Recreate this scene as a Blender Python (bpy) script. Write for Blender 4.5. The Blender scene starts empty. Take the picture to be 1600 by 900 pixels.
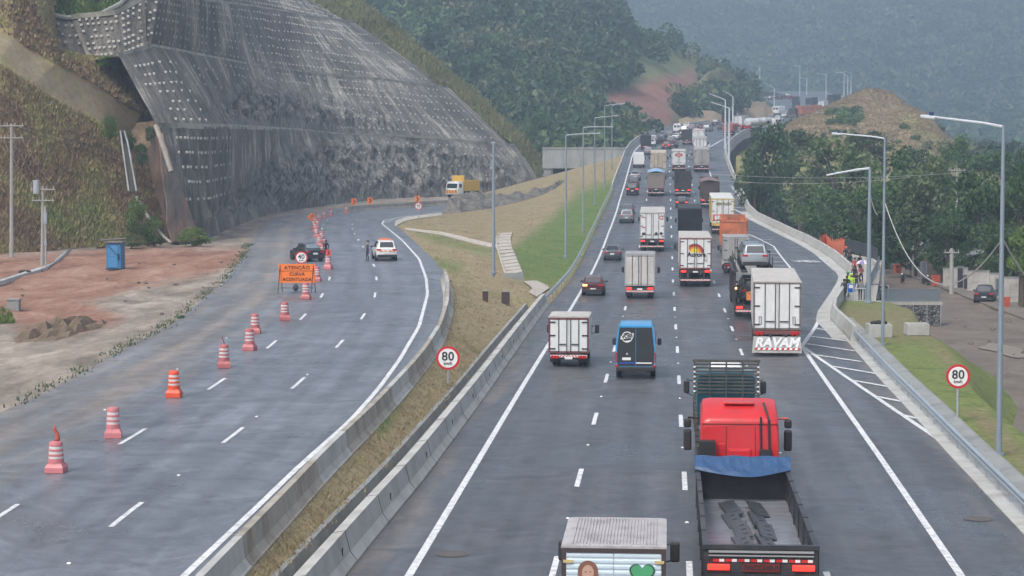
import bpy, math, random
import numpy as np
from mathutils import Vector, Matrix, noise
from math import radians, sin, cos, atan, atan2, pi, sqrt

# ---------------------------------------------------------------- camera, sky, sun, exposure
SC = bpy.context.scene
COL = SC.collection
CZ = 10.8                      # camera height above the near road (m)
FPX = 3240.0                   # focal length in pixels of a 1600 px wide frame
PITCH = math.atan(202.0 / FPX)
cam_data = bpy.data.cameras.new('camera')
cam_data.sensor_width = 36.0
cam_data.lens = FPX / 1600.0 * 36.0
cam_data.clip_start = 0.5
cam_data.clip_end = 9000.0
cam = bpy.data.objects.new('camera', cam_data)
COL.objects.link(cam)
cam.location = (0, 0, CZ)
cam.rotation_euler = (pi / 2 - PITCH, 0, 0)
SC.camera = cam
SC.render.resolution_x = 1024
SC.render.resolution_y = 576

world = bpy.data.worlds.new('World')
SC.world = world
world.use_nodes = True
wn = world.node_tree
wn.nodes.clear()
SUN_EL, SUN_AZ = radians(52), radians(215)      # azimuth: direction the light comes from, clockwise from +Y
sky = wn.nodes.new('ShaderNodeTexSky')
sky.sky_type = 'NISHITA'
sky.sun_disc = False
sky.sun_elevation = SUN_EL
sky.sun_rotation = SUN_AZ
sky.air_density = 1.0
sky.dust_density = 6.0
sky.ozone_density = 1.0
hsv = wn.nodes.new('ShaderNodeHueSaturation')   # an overcast sky is nearly grey
hsv.inputs['Saturation'].default_value = 0.5
bg = wn.nodes.new('ShaderNodeBackground')
bg.inputs['Strength'].default_value = 0.15
wo = wn.nodes.new('ShaderNodeOutputWorld')
wn.links.new(sky.outputs[0], hsv.inputs['Color'])
wn.links.new(hsv.outputs[0], bg.inputs[0])
wn.links.new(bg.outputs[0], wo.inputs[0])

sd = bpy.data.lights.new('sun', 'SUN')
sd.energy = 1.1
sd.angle = radians(13)
sd.color = (1.0, 0.97, 0.93)
sun = bpy.data.objects.new('sun', sd)
COL.objects.link(sun)
_dir = Vector((sin(SUN_AZ) * cos(SUN_EL), cos(SUN_AZ) * cos(SUN_EL), sin(SUN_EL)))
sun.rotation_euler = (-_dir).to_track_quat('-Z', 'Y').to_euler()
sun.location = (0, 0, 150)

SC.view_settings.view_transform = 'Standard'
SC.view_settings.look = 'None'
SC.view_settings.gamma = 1.0
SC.view_settings.exposure = 0.56
SC.view_settings.use_curve_mapping = False
SC.render.engine = 'CYCLES'
SC.cycles.volume_bounces = 1
SC.cycles.max_bounces = 6

R_ = random.Random(7)
HAZE_DENSITY = 0.00055

# ---------------------------------------------------------------- measuring: photograph pixel -> world point
_sp, _cp = sin(PITCH), cos(PITCH)
def ray(u, v):
    dx = u - 800.0
    dy = FPX * _cp + (450.0 - v) * _sp
    dz = -FPX * _sp + (450.0 - v) * _cp
    return dx / dy, dz / dy
def onY(u, v, Y):
    a, b = ray(u, v)
    return Vector((a * Y, Y, CZ + b * Y))
def onZ(u, v, z):
    a, b = ray(u, v)
    Y = (z - CZ) / b
    return Vector((a * Y, Y, z))
# heights of the two roads along the valley (metres below the camera / above zero)
_hy = [0, 150, 165, 181, 197, 213, 229, 245, 261, 277, 293, 309, 325, 341, 357, 373, 389, 405, 421, 455, 500, 560, 655, 700, 790, 900, 1000, 1080, 1200]
_hh = [10.8, 10.8, 10.77, 10.66, 10.46, 10.15, 9.7, 9.17, 8.56, 7.84, 7.0, 6.1, 5.12, 4.14, 3.18, 2.22, 1.3, .3, -.75, -2.6, -5.0, -7.9, -11.3, -13.4, -18.5, -25, -30.5, -34.8, -38.5]
def zR(Y): return CZ - float(np.interp(Y, _hy, _hh))
_ly = [0, 60, 90, 105, 120, 135, 150, 180, 230, 280, 350, 450, 700]
_lz = [.3, .6, .9, 1.2, 1.4, 1.6, 1.8, 2.1, 2.3, 2.4, 2.7, 4.2, 8]
def zL(Y): return float(np.interp(Y, _ly, _lz))
def onS(u, v, zf, dz=0.0):
    a, b = ray(u, v)
    lo, hi = 8.0, 1300.0
    for _ in range(60):
        m = .5 * (lo + hi)
        if CZ + b * m > zf(m) + dz: lo = m
        else: hi = m
    m = .5 * (lo + hi)
    return Vector((a * m, m, zf(m) + dz))
def onR(u, v, dz=0.0): return onS(u, v, zR, dz)
def onL(u, v, dz=0.0): return onS(u, v, zL, dz)
def curveXY(pts, on, ext=None):
    P = [on(*p) for p in pts]
    P.sort(key=lambda p: p.y)
    ys = [p.y for p in P]; xs = [p.x for p in P]
    # extend nearer than the frame along the first segment
    s = (xs[1] - xs[0]) / (ys[1] - ys[0])
    xs.insert(0, xs[0] + s * (12 - ys[0])); ys.insert(0, 12.0)
    ys = np.array(ys); xs = np.array(xs)
    # resample and smooth slightly so that the traced bends read as real curves
    Y = np.arange(12.0, ys[-1], 1.0)
    X = np.interp(Y, ys, xs)
    return Y, X
def smooth(X, n):
    k = np.ones(2 * n + 1) / (2 * n + 1)
    Xp = np.concatenate([2 * X[0] - X[n:0:-1], X, 2 * X[-1] - X[-2:-n - 2:-1]])
    return np.convolve(Xp, k, 'valid')
class Curve:
    def __init__(self, pts, on, n=3):
        self.Y, X = curveXY(pts, on)
        self.X = smooth(X, n)
    def __call__(self, y): return float(np.interp(y, self.Y, self.X))

LB = Curve([(539.5,900),(600,824),(660,752.6),(760,616.6),(820,529),(856,479),(882,449),(895.6,432),(925,372),(942,333),(954,310),(967,272),(972.5,258),(979,240),(987,228),(998,219),(1012,211.5),(1025,207),(1040,204),(1055,201),(1080,197),(1110,192),(1150,187.5),(1190,177),(1212,166),(1190,152.5),(1160,146)], onR, 4)
RB = Curve([(1600,822),(1492.7,710),(1431.6,644),(1382.7,593),(1326.5,529),(1298,501),(1300,486),(1316,460),(1326,441),(1328,432),(1322,424.5),(1300,405),(1280,392),(1259,380),(1212,357.5),(1180,342),(1168,330),(1159,310),(1145.6,280),(1138,260),(1132,242),(1133,232),(1144,220),(1156,211),(1205,195),(1250,184),(1295,172),(1312,160),(1310,150),(1295,144.5)], onR, 1)
LLINE = Curve([(640,898),(820,598),(855,541.5),(889,487),(907,456.5),(923,429),(941,390),(951,363),(962.6,332.6),(967,317),(975.6,289),(983,262),(987.5,245),(992,235),(1000,227),(1012,219),(1030,212),(1050,207),(1080,202),(1110,197),(1150,191)], onR, 4)
MID = Curve([(1077,885),(1070,755),(1064,660),(1061,595),(1058.5,548),(1055.9,510.7),(1054.1,482),(1052.8,458.6),(1051.3,438),(1050.3,402),(1049.3,369),(1048.2,339.5),(1047.7,311),(1047,287),(1046.5,275),(1046,259),(1046.5,251),(1050,240),(1058,226),(1072,214),(1095,204),(1130,196),(1180,187),(1235,172)], onR, 5)
LW = 3.57
# left carriageway
LR_edge = Curve([(388,898),(524,741),(600,662),(675,571),(698,530),(708,490),(708,460),(700,432),(672,400),(640,370),(619,352.5),(626,345),(660,338),(720,331)], onL, 3)
LL_edge = Curve([(0,645),(150,570),(275,502),(350,440),(385,395),(398,365),(412,348),(440,336),(500,328),(570,323),(640,319),(720,315)], onL, 3)
LLINE_R = Curve([(290,898),(466,730),(547,658),(588.5,611),(626,560),(655,510),(668,460),(666,435),(655,405),(630,377),(607,358),(597,350),(600,344),(640,337),(700,330)], onL, 2)
LDASH_B = Curve([(88,898),(193,806),(365,680),(467,598),(527,542),(565,498),(585,467),(588.5,441.5),(587,421.5),(580,405),(563,379),(556,369),(551,359.6),(550,351),(556,345),(570,340),(600,332),(700,321.5)], onL, 2)
LDASH_A = Curve([(0,806),(15,795),(208,682),(336,602),(417,545),(467,502),(500,467),(513,444),(517,424),(508,378),(505,368),(503,358),(505,350),(513,343),(530,337)], onL, 2)

# ---------------------------------------------------------------- mesh builder
def link(o, parent=None):
    COL.objects.link(o)
    if parent is not None: o.parent = parent
    return o
def tag(o, label=None, cat=None, group=None, kind=None):
    if label: o['label'] = label
    if cat: o['category'] = cat
    if group: o['group'] = group
    if kind: o['kind'] = kind
    return o
def thing(name, label, cat, loc=(0, 0, 0), rot=None, group=None):
    o = bpy.data.objects.new(name, None)
    o.empty_display_size = .3
    link(o)
    o.location = loc
    if rot is not None:
        if isinstance(rot, (int, float)): o.rotation_euler = (0, 0, rot)
        else:
            o.rotation_euler = rot
    return tag(o, label, cat, group)
def dup(root, loc=None, rot=None, label=None, scale=None):
    r = root.copy(); COL.objects.link(r)
    if loc is not None: r.location = loc
    if rot is not None: r.rotation_euler = (0, 0, rot) if isinstance(rot, (int, float)) else rot
    if scale is not None: r.scale = (scale,) * 3 if isinstance(scale, (int, float)) else scale
    if label: r['label'] = label
    for ch in list(root.children):
        c = ch.copy(); COL.objects.link(c); c.parent = r
        for g in list(ch.children):
            d = g.copy(); COL.objects.link(d); d.parent = c
    return r

class MB:
    def __init__(s): s.v = []; s.f = []; s.m = []
    def add(s, vs, fs, m=0):
        b = len(s.v); s.v += [tuple(p) for p in vs]
        for f in fs: s.f.append(tuple(i + b for i in f)); s.m.append(m)
        return s
    def box(s, c, d, m=0, rot=None, tx=1.0, ty=1.0):
        """box centred at c with full size d; tx, ty taper the top face"""
        x, y, z = d[0] / 2, d[1] / 2, d[2] / 2
        P = [Vector(p) for p in ((-x,-y,-z),(x,-y,-z),(x,y,-z),(-x,y,-z),(-x*tx,-y*ty,z),(x*tx,-y*ty,z),(x*tx,y*ty,z),(-x*tx,y*ty,z))]
        if rot is not None:
            P = [rot @ p for p in P]
        P = [p + Vector(c) for p in P]
        return s.add(P, [(0,3,2,1),(4,5,6,7),(0,1,5,4),(1,2,6,5),(2,3,7,6),(3,0,4,7)], m)
    def b2(s, x0, x1, y0, y1, z0, z1, m=0):
        return s.box(((x0+x1)/2, (y0+y1)/2, (z0+z1)/2), (x1-x0, y1-y0, z1-z0), m)
    def cyl(s, p0, p1, r0, r1=None, n=12, m=0, caps=True):
        r1 = r0 if r1 is None else r1
        p0, p1 = Vector(p0), Vector(p1)
        d = (p1 - p0).normalized()
        a = d.orthogonal().normalized(); b = d.cross(a)
        P = []
        for p, r in ((p0, r0), (p1, r1)):
            for i in range(n):
                t = 2 * pi * i / n
                P.append(p + a * (r * cos(t)) + b * (r * sin(t)))
        F = [(i, (i+1) % n, n + (i+1) % n, n + i) for i in range(n)]
        if caps: F += [tuple(range(n - 1, -1, -1)), tuple(range(n, 2 * n))]
        return s.add(P, F, m)
    def tube(s, pts, r, n=6, m=0):
        pts = [Vector(p) for p in pts]
        rs = r if isinstance(r, (list, tuple)) else [r] * len(pts)
        P = []; F = []
        prev = None
        for k, p in enumerate(pts):
            d = (pts[min(k+1, len(pts)-1)] - pts[max(k-1, 0)])
            if d.length < 1e-6: d = Vector((0, 0, 1))
            d.normalize()
            a = d.orthogonal().normalized() if prev is None else (prev - d * prev.dot(d)).normalized()
            prev = a; b = d.cross(a)
            for i in range(n):
                t = 2 * pi * i / n
                P.append(p + a * (rs[k] * cos(t)) + b * (rs[k] * sin(t)))
        for k in range(len(pts) - 1):
            for i in range(n):
                F.append((k*n+i, k*n+(i+1) % n, (k+1)*n+(i+1) % n, (k+1)*n+i))
        F += [tuple(range(n-1, -1, -1)), tuple(range((len(pts)-1)*n, len(pts)*n))]
        return s.add(P, F, m)
    def rings(s, rings, m=0, caps=True, closed=True):
        n = len(rings[0]); P = [p for r in rings for p in r]; F = []
        for k in range(len(rings) - 1):
            for i in range(n if closed else n - 1):
                F.append((k*n+i, k*n+(i+1) % n, (k+1)*n+(i+1) % n, (k+1)*n+i))
        if caps and closed: F += [tuple(range(n-1, -1, -1)), tuple(range((len(rings)-1)*n, len(rings)*n))]
        return s.add(P, F, m)
    def prism(s, poly, y0, y1, m=0):
        """poly: (x,z) outline extruded along y"""
        return s.rings([[(x, y0, z) for x, z in poly], [(x, y1, z) for x, z in poly]], m)
    def prismx(s, poly, x0, x1, m=0):
        """poly: (y,z) outline extruded along x"""
        return s.rings([[(x0, y, z) for y, z in poly], [(x1, y, z) for y, z in poly]], m)
    def lathe(s, prof, n=20, m=0, c=(0, 0, 0)):
        R = [[(c[0] + r * cos(2*pi*i/n), c[1] + r * sin(2*pi*i/n), c[2] + z) for i in range(n)] for r, z in prof]
        return s.rings(R, m)
    def sphere(s, c, r, n=10, m=0, sc=(1, 1, 1)):
        R = []
        for k in range(n // 2 + 1):
            a = -pi / 2 + pi * k / (n // 2)
            rr = max(cos(a), .02)
            R.append([(c[0] + r*sc[0]*rr*cos(2*pi*i/n), c[1] + r*sc[1]*rr*sin(2*pi*i/n), c[2] + r*sc[2]*sin(a)) for i in range(n)])
        return s.rings(R, m)
    def grid(s, P, m=0):
        """P: rows of points, open surface"""
        n = len(P[0])
        return s.add([p for r in P for p in r], [(k*n+i, k*n+i+1, (k+1)*n+i+1, (k+1)*n+i) for k in range(len(P)-1) for i in range(n-1)], m)
    def mesh(s, name, mats, smooth_=False):
        me = bpy.data.meshes.new(name)
        me.from_pydata(s.v, [], s.f)
        for mt in (mats if isinstance(mats, (list, tuple)) else [mats]): me.materials.append(mt)
        if any(s.m): me.polygons.foreach_set('material_index', s.m)
        if smooth_: me.polygons.foreach_set('use_smooth', [True] * len(me.polygons))
        me.update()
        return me
    def build(s, name, mats, parent=None, smooth_=False, bevel=0, fixn=True, auto=None):
        me = s.mesh(name, mats, smooth_)
        if fixn:
            import bmesh
            bm = bmesh.new(); bm.from_mesh(me)
            bmesh.ops.recalc_face_normals(bm, faces=bm.faces[:])
            bm.to_mesh(me); bm.free()
        if auto: 
            me.polygons.foreach_set('use_smooth', [True] * len(me.polygons))
            me.set_sharp_from_angle(angle=radians(auto))
        o = bpy.data.objects.new(name, me)
        link(o, parent)
        if bevel:
            b = o.modifiers.new('bevel', 'BEVEL'); b.width = bevel; b.segments = 2; b.limit_method = 'ANGLE'; b.angle_limit = radians(50)
            b.harden_normals = False
        return o
def np_object(name, V, F, mats, midx=None, parent=None, smooth_=False):
    """fast mesh from numpy arrays; F is (n,3) or (n,4)"""
    me = bpy.data.meshes.new(name)
    V = np.asarray(V, dtype=np.float32); F = np.asarray(F, dtype=np.int32)
    me.vertices.add(len(V)); me.vertices.foreach_set('co', V.ravel())
    k = F.shape[1]
    me.loops.add(F.size); me.loops.foreach_set('vertex_index', F.ravel())
    me.polygons.add(len(F))
    me.polygons.foreach_set('loop_start', np.arange(0, F.size, k, dtype=np.int32))
    me.polygons.foreach_set('loop_total', np.full(len(F), k, dtype=np.int32))
    for mt in (mats if isinstance(mats, (list, tuple)) else [mats]): me.materials.append(mt)
    if midx is not None: me.polygons.foreach_set('material_index', np.asarray(midx, dtype=np.int32))
    if smooth_: me.polygons.foreach_set('use_smooth', np.ones(len(F), dtype=bool))
    me.update(calc_edges=True)
    me.validate()
    o = bpy.data.objects.new(name, me)
    link(o, parent)
    return o

_fonts = {}
def text_mesh(txt, size, mat, name, parent, loc, rot=(pi/2, 0, 0), depth=.004, sx=1.0, align='CENTER', bold=0.0, shear=0.0, sp=1.0):
    """lettering as a real thin mesh; faces -Y of its parent by default"""
    c = bpy.data.curves.new(name, 'FONT')
    c.body = txt; c.size = size; c.align_x = align; c.align_y = 'CENTER'
    c.extrude = depth; c.offset = bold; c.shear = shear; c.space_character = sp
    t = bpy.data.objects.new(name + '_tmp', c)
    COL.objects.link(t)
    dg = bpy.context.evaluated_depsgraph_get()
    me = bpy.data.meshes.new_from_object(t.evaluated_get(dg))
    bpy.data.objects.remove(t)
    me.materials.clear(); me.materials.append(mat)
    o = bpy.data.objects.new(name, me)
    link(o, parent)
    o.location = loc; o.rotation_euler = rot; o.scale = (sx, 1, 1)
    return o

# ---------------------------------------------------------------- materials
_M = {}
def N(nt, t, **kw):
    n = nt.nodes.new(t)
    for k, v in kw.items():
        if k in n.inputs: n.inputs[k].default_value = v
        else: setattr(n, k, v)
    return n
def pm(name, col, rough=.5, metal=0.0, var=.18, scale=2.0, bump=0.0, emit=0.0, coat=0.0, spec=.5, dirt=None, dscale=1.5, damt=.35, alpha=1.0, trans=0.0, stretch=None):
    """procedural material: base colour broken up by noise, optional second (dirt) colour"""
    if name in _M: return _M[name]
    m = bpy.data.materials.new(name); m.use_nodes = True
    nt = m.node_tree; nt.nodes.clear()
    L = nt.links.new
    out = N(nt, 'ShaderNodeOutputMaterial'); b = N(nt, 'ShaderNodeBsdfPrincipled')
    L(b.outputs[0], out.inputs[0])
    tc = N(nt, 'ShaderNodeTexCoord')
    src = tc.outputs['Object']
    if stretch:
        mp = N(nt, 'ShaderNodeMapping'); mp.inputs['Scale'].default_value = stretch
        L(src, mp.inputs[0]); src = mp.outputs[0]
    no = N(nt, 'ShaderNodeTexNoise', Scale=scale, Detail=5.0, Roughness=.6); L(src, no.inputs['Vector'])
    c4 = tuple(col) + (1,)
    mx = N(nt, 'ShaderNodeMix', data_type='RGBA')
    mx.inputs[6].default_value = tuple(c * (1 - var) for c in col) + (1,)
    mx.inputs[7].default_value = tuple(min(1, c * (1 + var)) for c in col) + (1,)
    L(no.outputs[0], mx.inputs[0])
    cur = mx.outputs[2]
    if dirt:
        n2 = N(nt, 'ShaderNodeTexNoise', Scale=dscale, Detail=6.0, Roughness=.65); L(src, n2.inputs['Vector'])
        rp = N(nt, 'ShaderNodeMapRange'); rp.inputs['From Min'].default_value = .45; rp.inputs['From Max'].default_value = .7
        rp.inputs['To Max'].default_value = damt
        L(n2.outputs[0], rp.inputs[0])
        m2 = N(nt, 'ShaderNodeMix', data_type='RGBA'); m2.inputs[7].default_value = tuple(dirt) + (1,)
        L(rp.outputs[0], m2.inputs[0]); L(cur, m2.inputs[6]); cur = m2.outputs[2]
    L(cur, b.inputs['Base Color'])
    b.inputs['Roughness'].default_value = rough
    b.inputs['Metallic'].default_value = metal
    b.inputs['Specular IOR Level'].default_value = spec
    b.inputs['Coat Weight'].default_value = coat
    if coat: b.inputs['Coat Roughness'].default_value = .1
    if trans: b.inputs['Transmission Weight'].default_value = trans
    if alpha < 1: b.inputs['Alpha'].default_value = alpha
    if emit:
        b.inputs['Emission Color'].default_value = c4; b.inputs['Emission Strength'].default_value = emit
    if bump:
        bp = N(nt, 'ShaderNodeBump', Strength=bump, Distance=.05); L(no.outputs[0], bp.inputs['Height']); L(bp.outputs[0], b.inputs['Normal'])
    _M[name] = m
    return m
def gmat(name, cols, scale=.2, rough=.9, bump=.5, detail=8.0, fine=6.0, finev=.25, stretch=None, bdist=.2, spec=.3, pos=None, warp=0.0):
    """ground-like material: ramp over large noise, modulated by fine noise (world-sized, Object coords)"""
    if name in _M: return _M[name]
    m = bpy.data.materials.new(name); m.use_nodes = True
    nt = m.node_tree; nt.nodes.clear(); L = nt.links.new
    out = N(nt, 'ShaderNodeOutputMaterial'); b = N(nt, 'ShaderNodeBsdfPrincipled'); L(b.outputs[0], out.inputs[0])
    tc = N(nt, 'ShaderNodeTexCoord'); src = tc.outputs['Object']
    if stretch:
        mp = N(nt, 'ShaderNodeMapping'); mp.inputs['Scale'].default_value = stretch; L(src, mp.inputs[0]); src = mp.outputs[0]
    n1 = N(nt, 'ShaderNodeTexNoise', Scale=scale, Detail=detail, Roughness=.62, Distortion=warp); L(src, n1.inputs['Vector'])
    rp = N(nt, 'ShaderNodeValToRGB'); el = rp.color_ramp.elements
    n = len(cols)
    while len(el) < n: el.new(.5)
    for i, c in enumerate(cols):
        el[i].position = (pos[i] if pos else .3 + .4 * i / max(1, n - 1)); el[i].color = tuple(c) + (1,)
    L(n1.outputs[0], rp.inputs[0])
    n2 = N(nt, 'ShaderNodeTexNoise', Scale=fine, Detail=4.0, Roughness=.7); L(src, n2.inputs['Vector'])
    mr = N(nt, 'ShaderNodeMapRange'); mr.inputs['From Min'].default_value = .25; mr.inputs['From Max'].default_value = .75
    mr.inputs['To Min'].default_value = 1 - finev; mr.inputs['To Max'].default_value = 1 + finev
    L(n2.outputs[0], mr.inputs[0])
    vm = N(nt, 'ShaderNodeVectorMath', operation='SCALE'); L(rp.outputs[0], vm.inputs[0]); L(mr.outputs[0], vm.inputs['Scale'])
    L(vm.outputs[0], b.inputs['Base Color'])
    b.inputs['Roughness'].default_value = rough; b.inputs['Specular IOR Level'].default_value = spec
    if bump:
        bp = N(nt, 'ShaderNodeBump', Strength=bump, Distance=bdist); L(n2.outputs[0], bp.inputs['Height']); L(bp.outputs[0], b.inputs['Normal'])
    _M[name] = m
    return m
# ---------------------------------------------------------------- setting materials
def asphalt(name, base, bluish=1.0):
    m = bpy.data.materials.new(name); m.use_nodes = True
    nt = m.node_tree; nt.nodes.clear(); L = nt.links.new
    out = N(nt, 'ShaderNodeOutputMaterial'); b = N(nt, 'ShaderNodeBsdfPrincipled'); L(b.outputs[0], out.inputs[0])
    tc = N(nt, 'ShaderNodeTexCoord')
    at = N(nt, 'ShaderNodeAttribute', attribute_name='lane')     # (across, along, dust) in metres
    mp = N(nt, 'ShaderNodeMapping'); mp.inputs['Scale'].default_value = (1.1, .035, 0); L(at.outputs['Vector'], mp.inputs[0])
    n1 = N(nt, 'ShaderNodeTexNoise', Scale=1.0, Detail=5.0, Roughness=.6); L(mp.outputs[0], n1.inputs['Vector'])   # wheel-track streaks
    n2 = N(nt, 'ShaderNodeTexNoise', Scale=.12, Detail=8.0, Roughness=.7, Distortion=1.0); L(tc.outputs['Object'], n2.inputs['Vector'])
    n3 = N(nt, 'ShaderNodeTexNoise', Scale=14.0, Detail=3.0, Roughness=.7); L(tc.outputs['Object'], n3.inputs['Vector'])
    a1 = N(nt, 'ShaderNodeMath', operation='MULTIPLY_ADD'); a1.inputs[1].default_value = .5; L(n1.outputs[0], a1.inputs[0]); 
    h = N(nt, 'ShaderNodeMath', operation='MULTIPLY'); h.inputs[1].default_value = .62; L(n2.outputs[0], h.inputs[0]); L(h.outputs[0], a1.inputs[2])  # broad pale patches: wet sheen put into the colour
    rp = N(nt, 'ShaderNodeValToRGB'); el = rp.color_ramp.elements
    el[0].position = .40; el[0].color = tuple(c * .62 for c in base) + (1,)
    el[1].position = .74; el[1].color = tuple(c * 1.5 for c in base) + (1,)
    e = el.new(.56); e.color = tuple(base) + (1,)
    L(a1.outputs[0], rp.inputs[0])
    mr = N(nt, 'ShaderNodeMapRange'); mr.inputs['To Min'].default_value = .75; mr.inputs['To Max'].default_value = 1.25; L(n3.outputs[0], mr.inputs[0])
    vm = N(nt, 'ShaderNodeVectorMath', operation='SCALE'); L(rp.outputs[0], vm.inputs[0]); L(mr.outputs[0], vm.inputs['Scale'])
    # dust: z of the attribute plus patchy noise
    sx = N(nt, 'ShaderNodeSeparateXYZ'); L(at.outputs['Vector'], sx.inputs[0])
    mp2 = N(nt, 'ShaderNodeMapping'); mp2.inputs['Scale'].default_value = (.8, .07, 0); L(at.outputs['Vector'], mp2.inputs[0])
    n4 = N(nt, 'ShaderNodeTexNoise', Scale=1.0, Detail=7.0, Roughness=.7); L(mp2.outputs[0], n4.inputs['Vector'])
    d1 = N(nt, 'ShaderNodeMath', operation='ADD'); L(sx.outputs[2], d1.inputs[0]); L(n4.outputs[0], d1.inputs[1])
    d2 = N(nt, 'ShaderNodeMapRange'); d2.inputs['From Min'].default_value = .85; d2.inputs['From Max'].default_value = 1.3; d2.inputs['To Max'].default_value = .85; L(d1.outputs[0], d2.inputs[0])
    mx = N(nt, 'ShaderNodeMix', data_type='RGBA'); L(d2.outputs[0], mx.inputs[0]); L(vm.outputs[0], mx.inputs[6]); mx.inputs[7].default_value = (.25, .2, .155, 1)
    # worn wheel tracks, paving joints, and pale wet sheen painted as patches
    wt = N(nt, 'ShaderNodeMath', operation='MULTIPLY'); wt.inputs[1].default_value = 3.52; L(sx.outputs[0], wt.inputs[0])
    wc = N(nt, 'ShaderNodeMath', operation='COSINE'); L(wt.outputs[0], wc.inputs[0])
    wm = N(nt, 'ShaderNodeMath', operation='MULTIPLY_ADD'); wm.inputs[1].default_value = -.07; wm.inputs[2].default_value = 1.0; L(wc.outputs[0], wm.inputs[0])
    n6 = N(nt, 'ShaderNodeTexNoise', Scale=.45, Detail=8.0, Roughness=.75, Distortion=2.0); L(tc.outputs['Object'], n6.inputs['Vector'])
    m6 = N(nt, 'ShaderNodeMapRange'); m6.inputs['From Min'].default_value = .3; m6.inputs['From Max'].default_value = .7; m6.inputs['To Min'].default_value = .66; m6.inputs['To Max'].default_value = 1.42; L(n6.outputs[0], m6.inputs[0])  # pale side of the range paints wet sheen into the colour
    ww = N(nt, 'ShaderNodeMath', operation='MULTIPLY'); L(wm.outputs[0], ww.inputs[0]); L(m6.outputs[0], ww.inputs[1])
    jn = N(nt, 'ShaderNodeMath', operation='FRACT'); js = N(nt, 'ShaderNodeMath', operation='MULTIPLY'); js.inputs[1].default_value = 1/23.0; L(sx.outputs[1], js.inputs[0]); L(js.outputs[0], jn.inputs[0])
    jl = N(nt, 'ShaderNodeMath', operation='LESS_THAN'); jl.inputs[1].default_value = .006; L(jn.outputs[0], jl.inputs[0])
    jm = N(nt, 'ShaderNodeMath', operation='MULTIPLY_ADD'); jm.inputs[1].default_value = .16; L(jl.outputs[0], jm.inputs[0]); L(ww.outputs[0], jm.inputs[2])
    v6 = N(nt, 'ShaderNodeVectorMath', operation='SCALE'); L(mx.outputs[2], v6.inputs[0]); L(jm.outputs[0], v6.inputs['Scale'])
    L(v6.outputs[0], b.inputs['Base Color'])
    r1 = N(nt, 'ShaderNodeMapRange'); r1.inputs['From Min'].default_value = .35; r1.inputs['From Max'].default_value = .7
    r1.inputs['To Min'].default_value = .24; r1.inputs['To Max'].default_value = .62; L(n2.outputs[0], r1.inputs[0])
    r2 = N(nt, 'ShaderNodeMath', operation='MULTIPLY_ADD'); r2.inputs[1].default_value = .3; L(d2.outputs[0], r2.inputs[0]); L(r1.outputs[0], r2.inputs[2])
    L(r2.outputs[0], b.inputs['Roughness']); b.inputs['Specular IOR Level'].default_value = .5
    bp = N(nt, 'ShaderNodeBump', Strength=.35, Distance=.012); L(n3.outputs[0], bp.inputs['Height']); L(bp.outputs[0], b.inputs['Normal'])
    return m
ASPH_R = asphalt('asphalt_main', (.072, .076, .085))
ASPH_L = asphalt('asphalt_left', (.125, .136, .158))  # base raised and blued: sky reflection on wet asphalt, put into the colour
PAINT = pm('road_paint', (.72, .73, .74), rough=.55, var=.15, scale=3, dirt=(.20, .20, .21), dscale=4, damt=.75)
CONC_W = pm('pale_concrete', (.44, .44, .42), rough=.85, var=.15, scale=1.2, dirt=(.24, .22, .19), dscale=.8, damt=.6, bump=.2)
CONC_O = pm('weathered_concrete', (.36, .33, .285), rough=.9, var=.2, scale=1.0, dirt=(.17, .135, .10), dscale=.9, damt=.8, bump=.3, stretch=(1, 1, .5))
CONC_G = pm('grey_concrete', (.27, .28, .275), rough=.9, var=.2, scale=.8, dirt=(.12, .12, .12), dscale=.5, damt=.6, bump=.3)
STEEL = pm('galvanised_steel', (.47, .52, .56), rough=.42, metal=.55, var=.1, scale=3)
def add_attr(o, name, A):
    at = o.data.attributes.new(name, 'FLOAT_VECTOR', 'POINT')
    at.data.foreach_set('vector', np.asarray(A, dtype=np.float32).ravel())
def add_f(o, name, A):
    at = o.data.attributes.new(name, 'FLOAT', 'POINT')
    at.data.foreach_set('value', np.asarray(A, dtype=np.float32).ravel())
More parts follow.
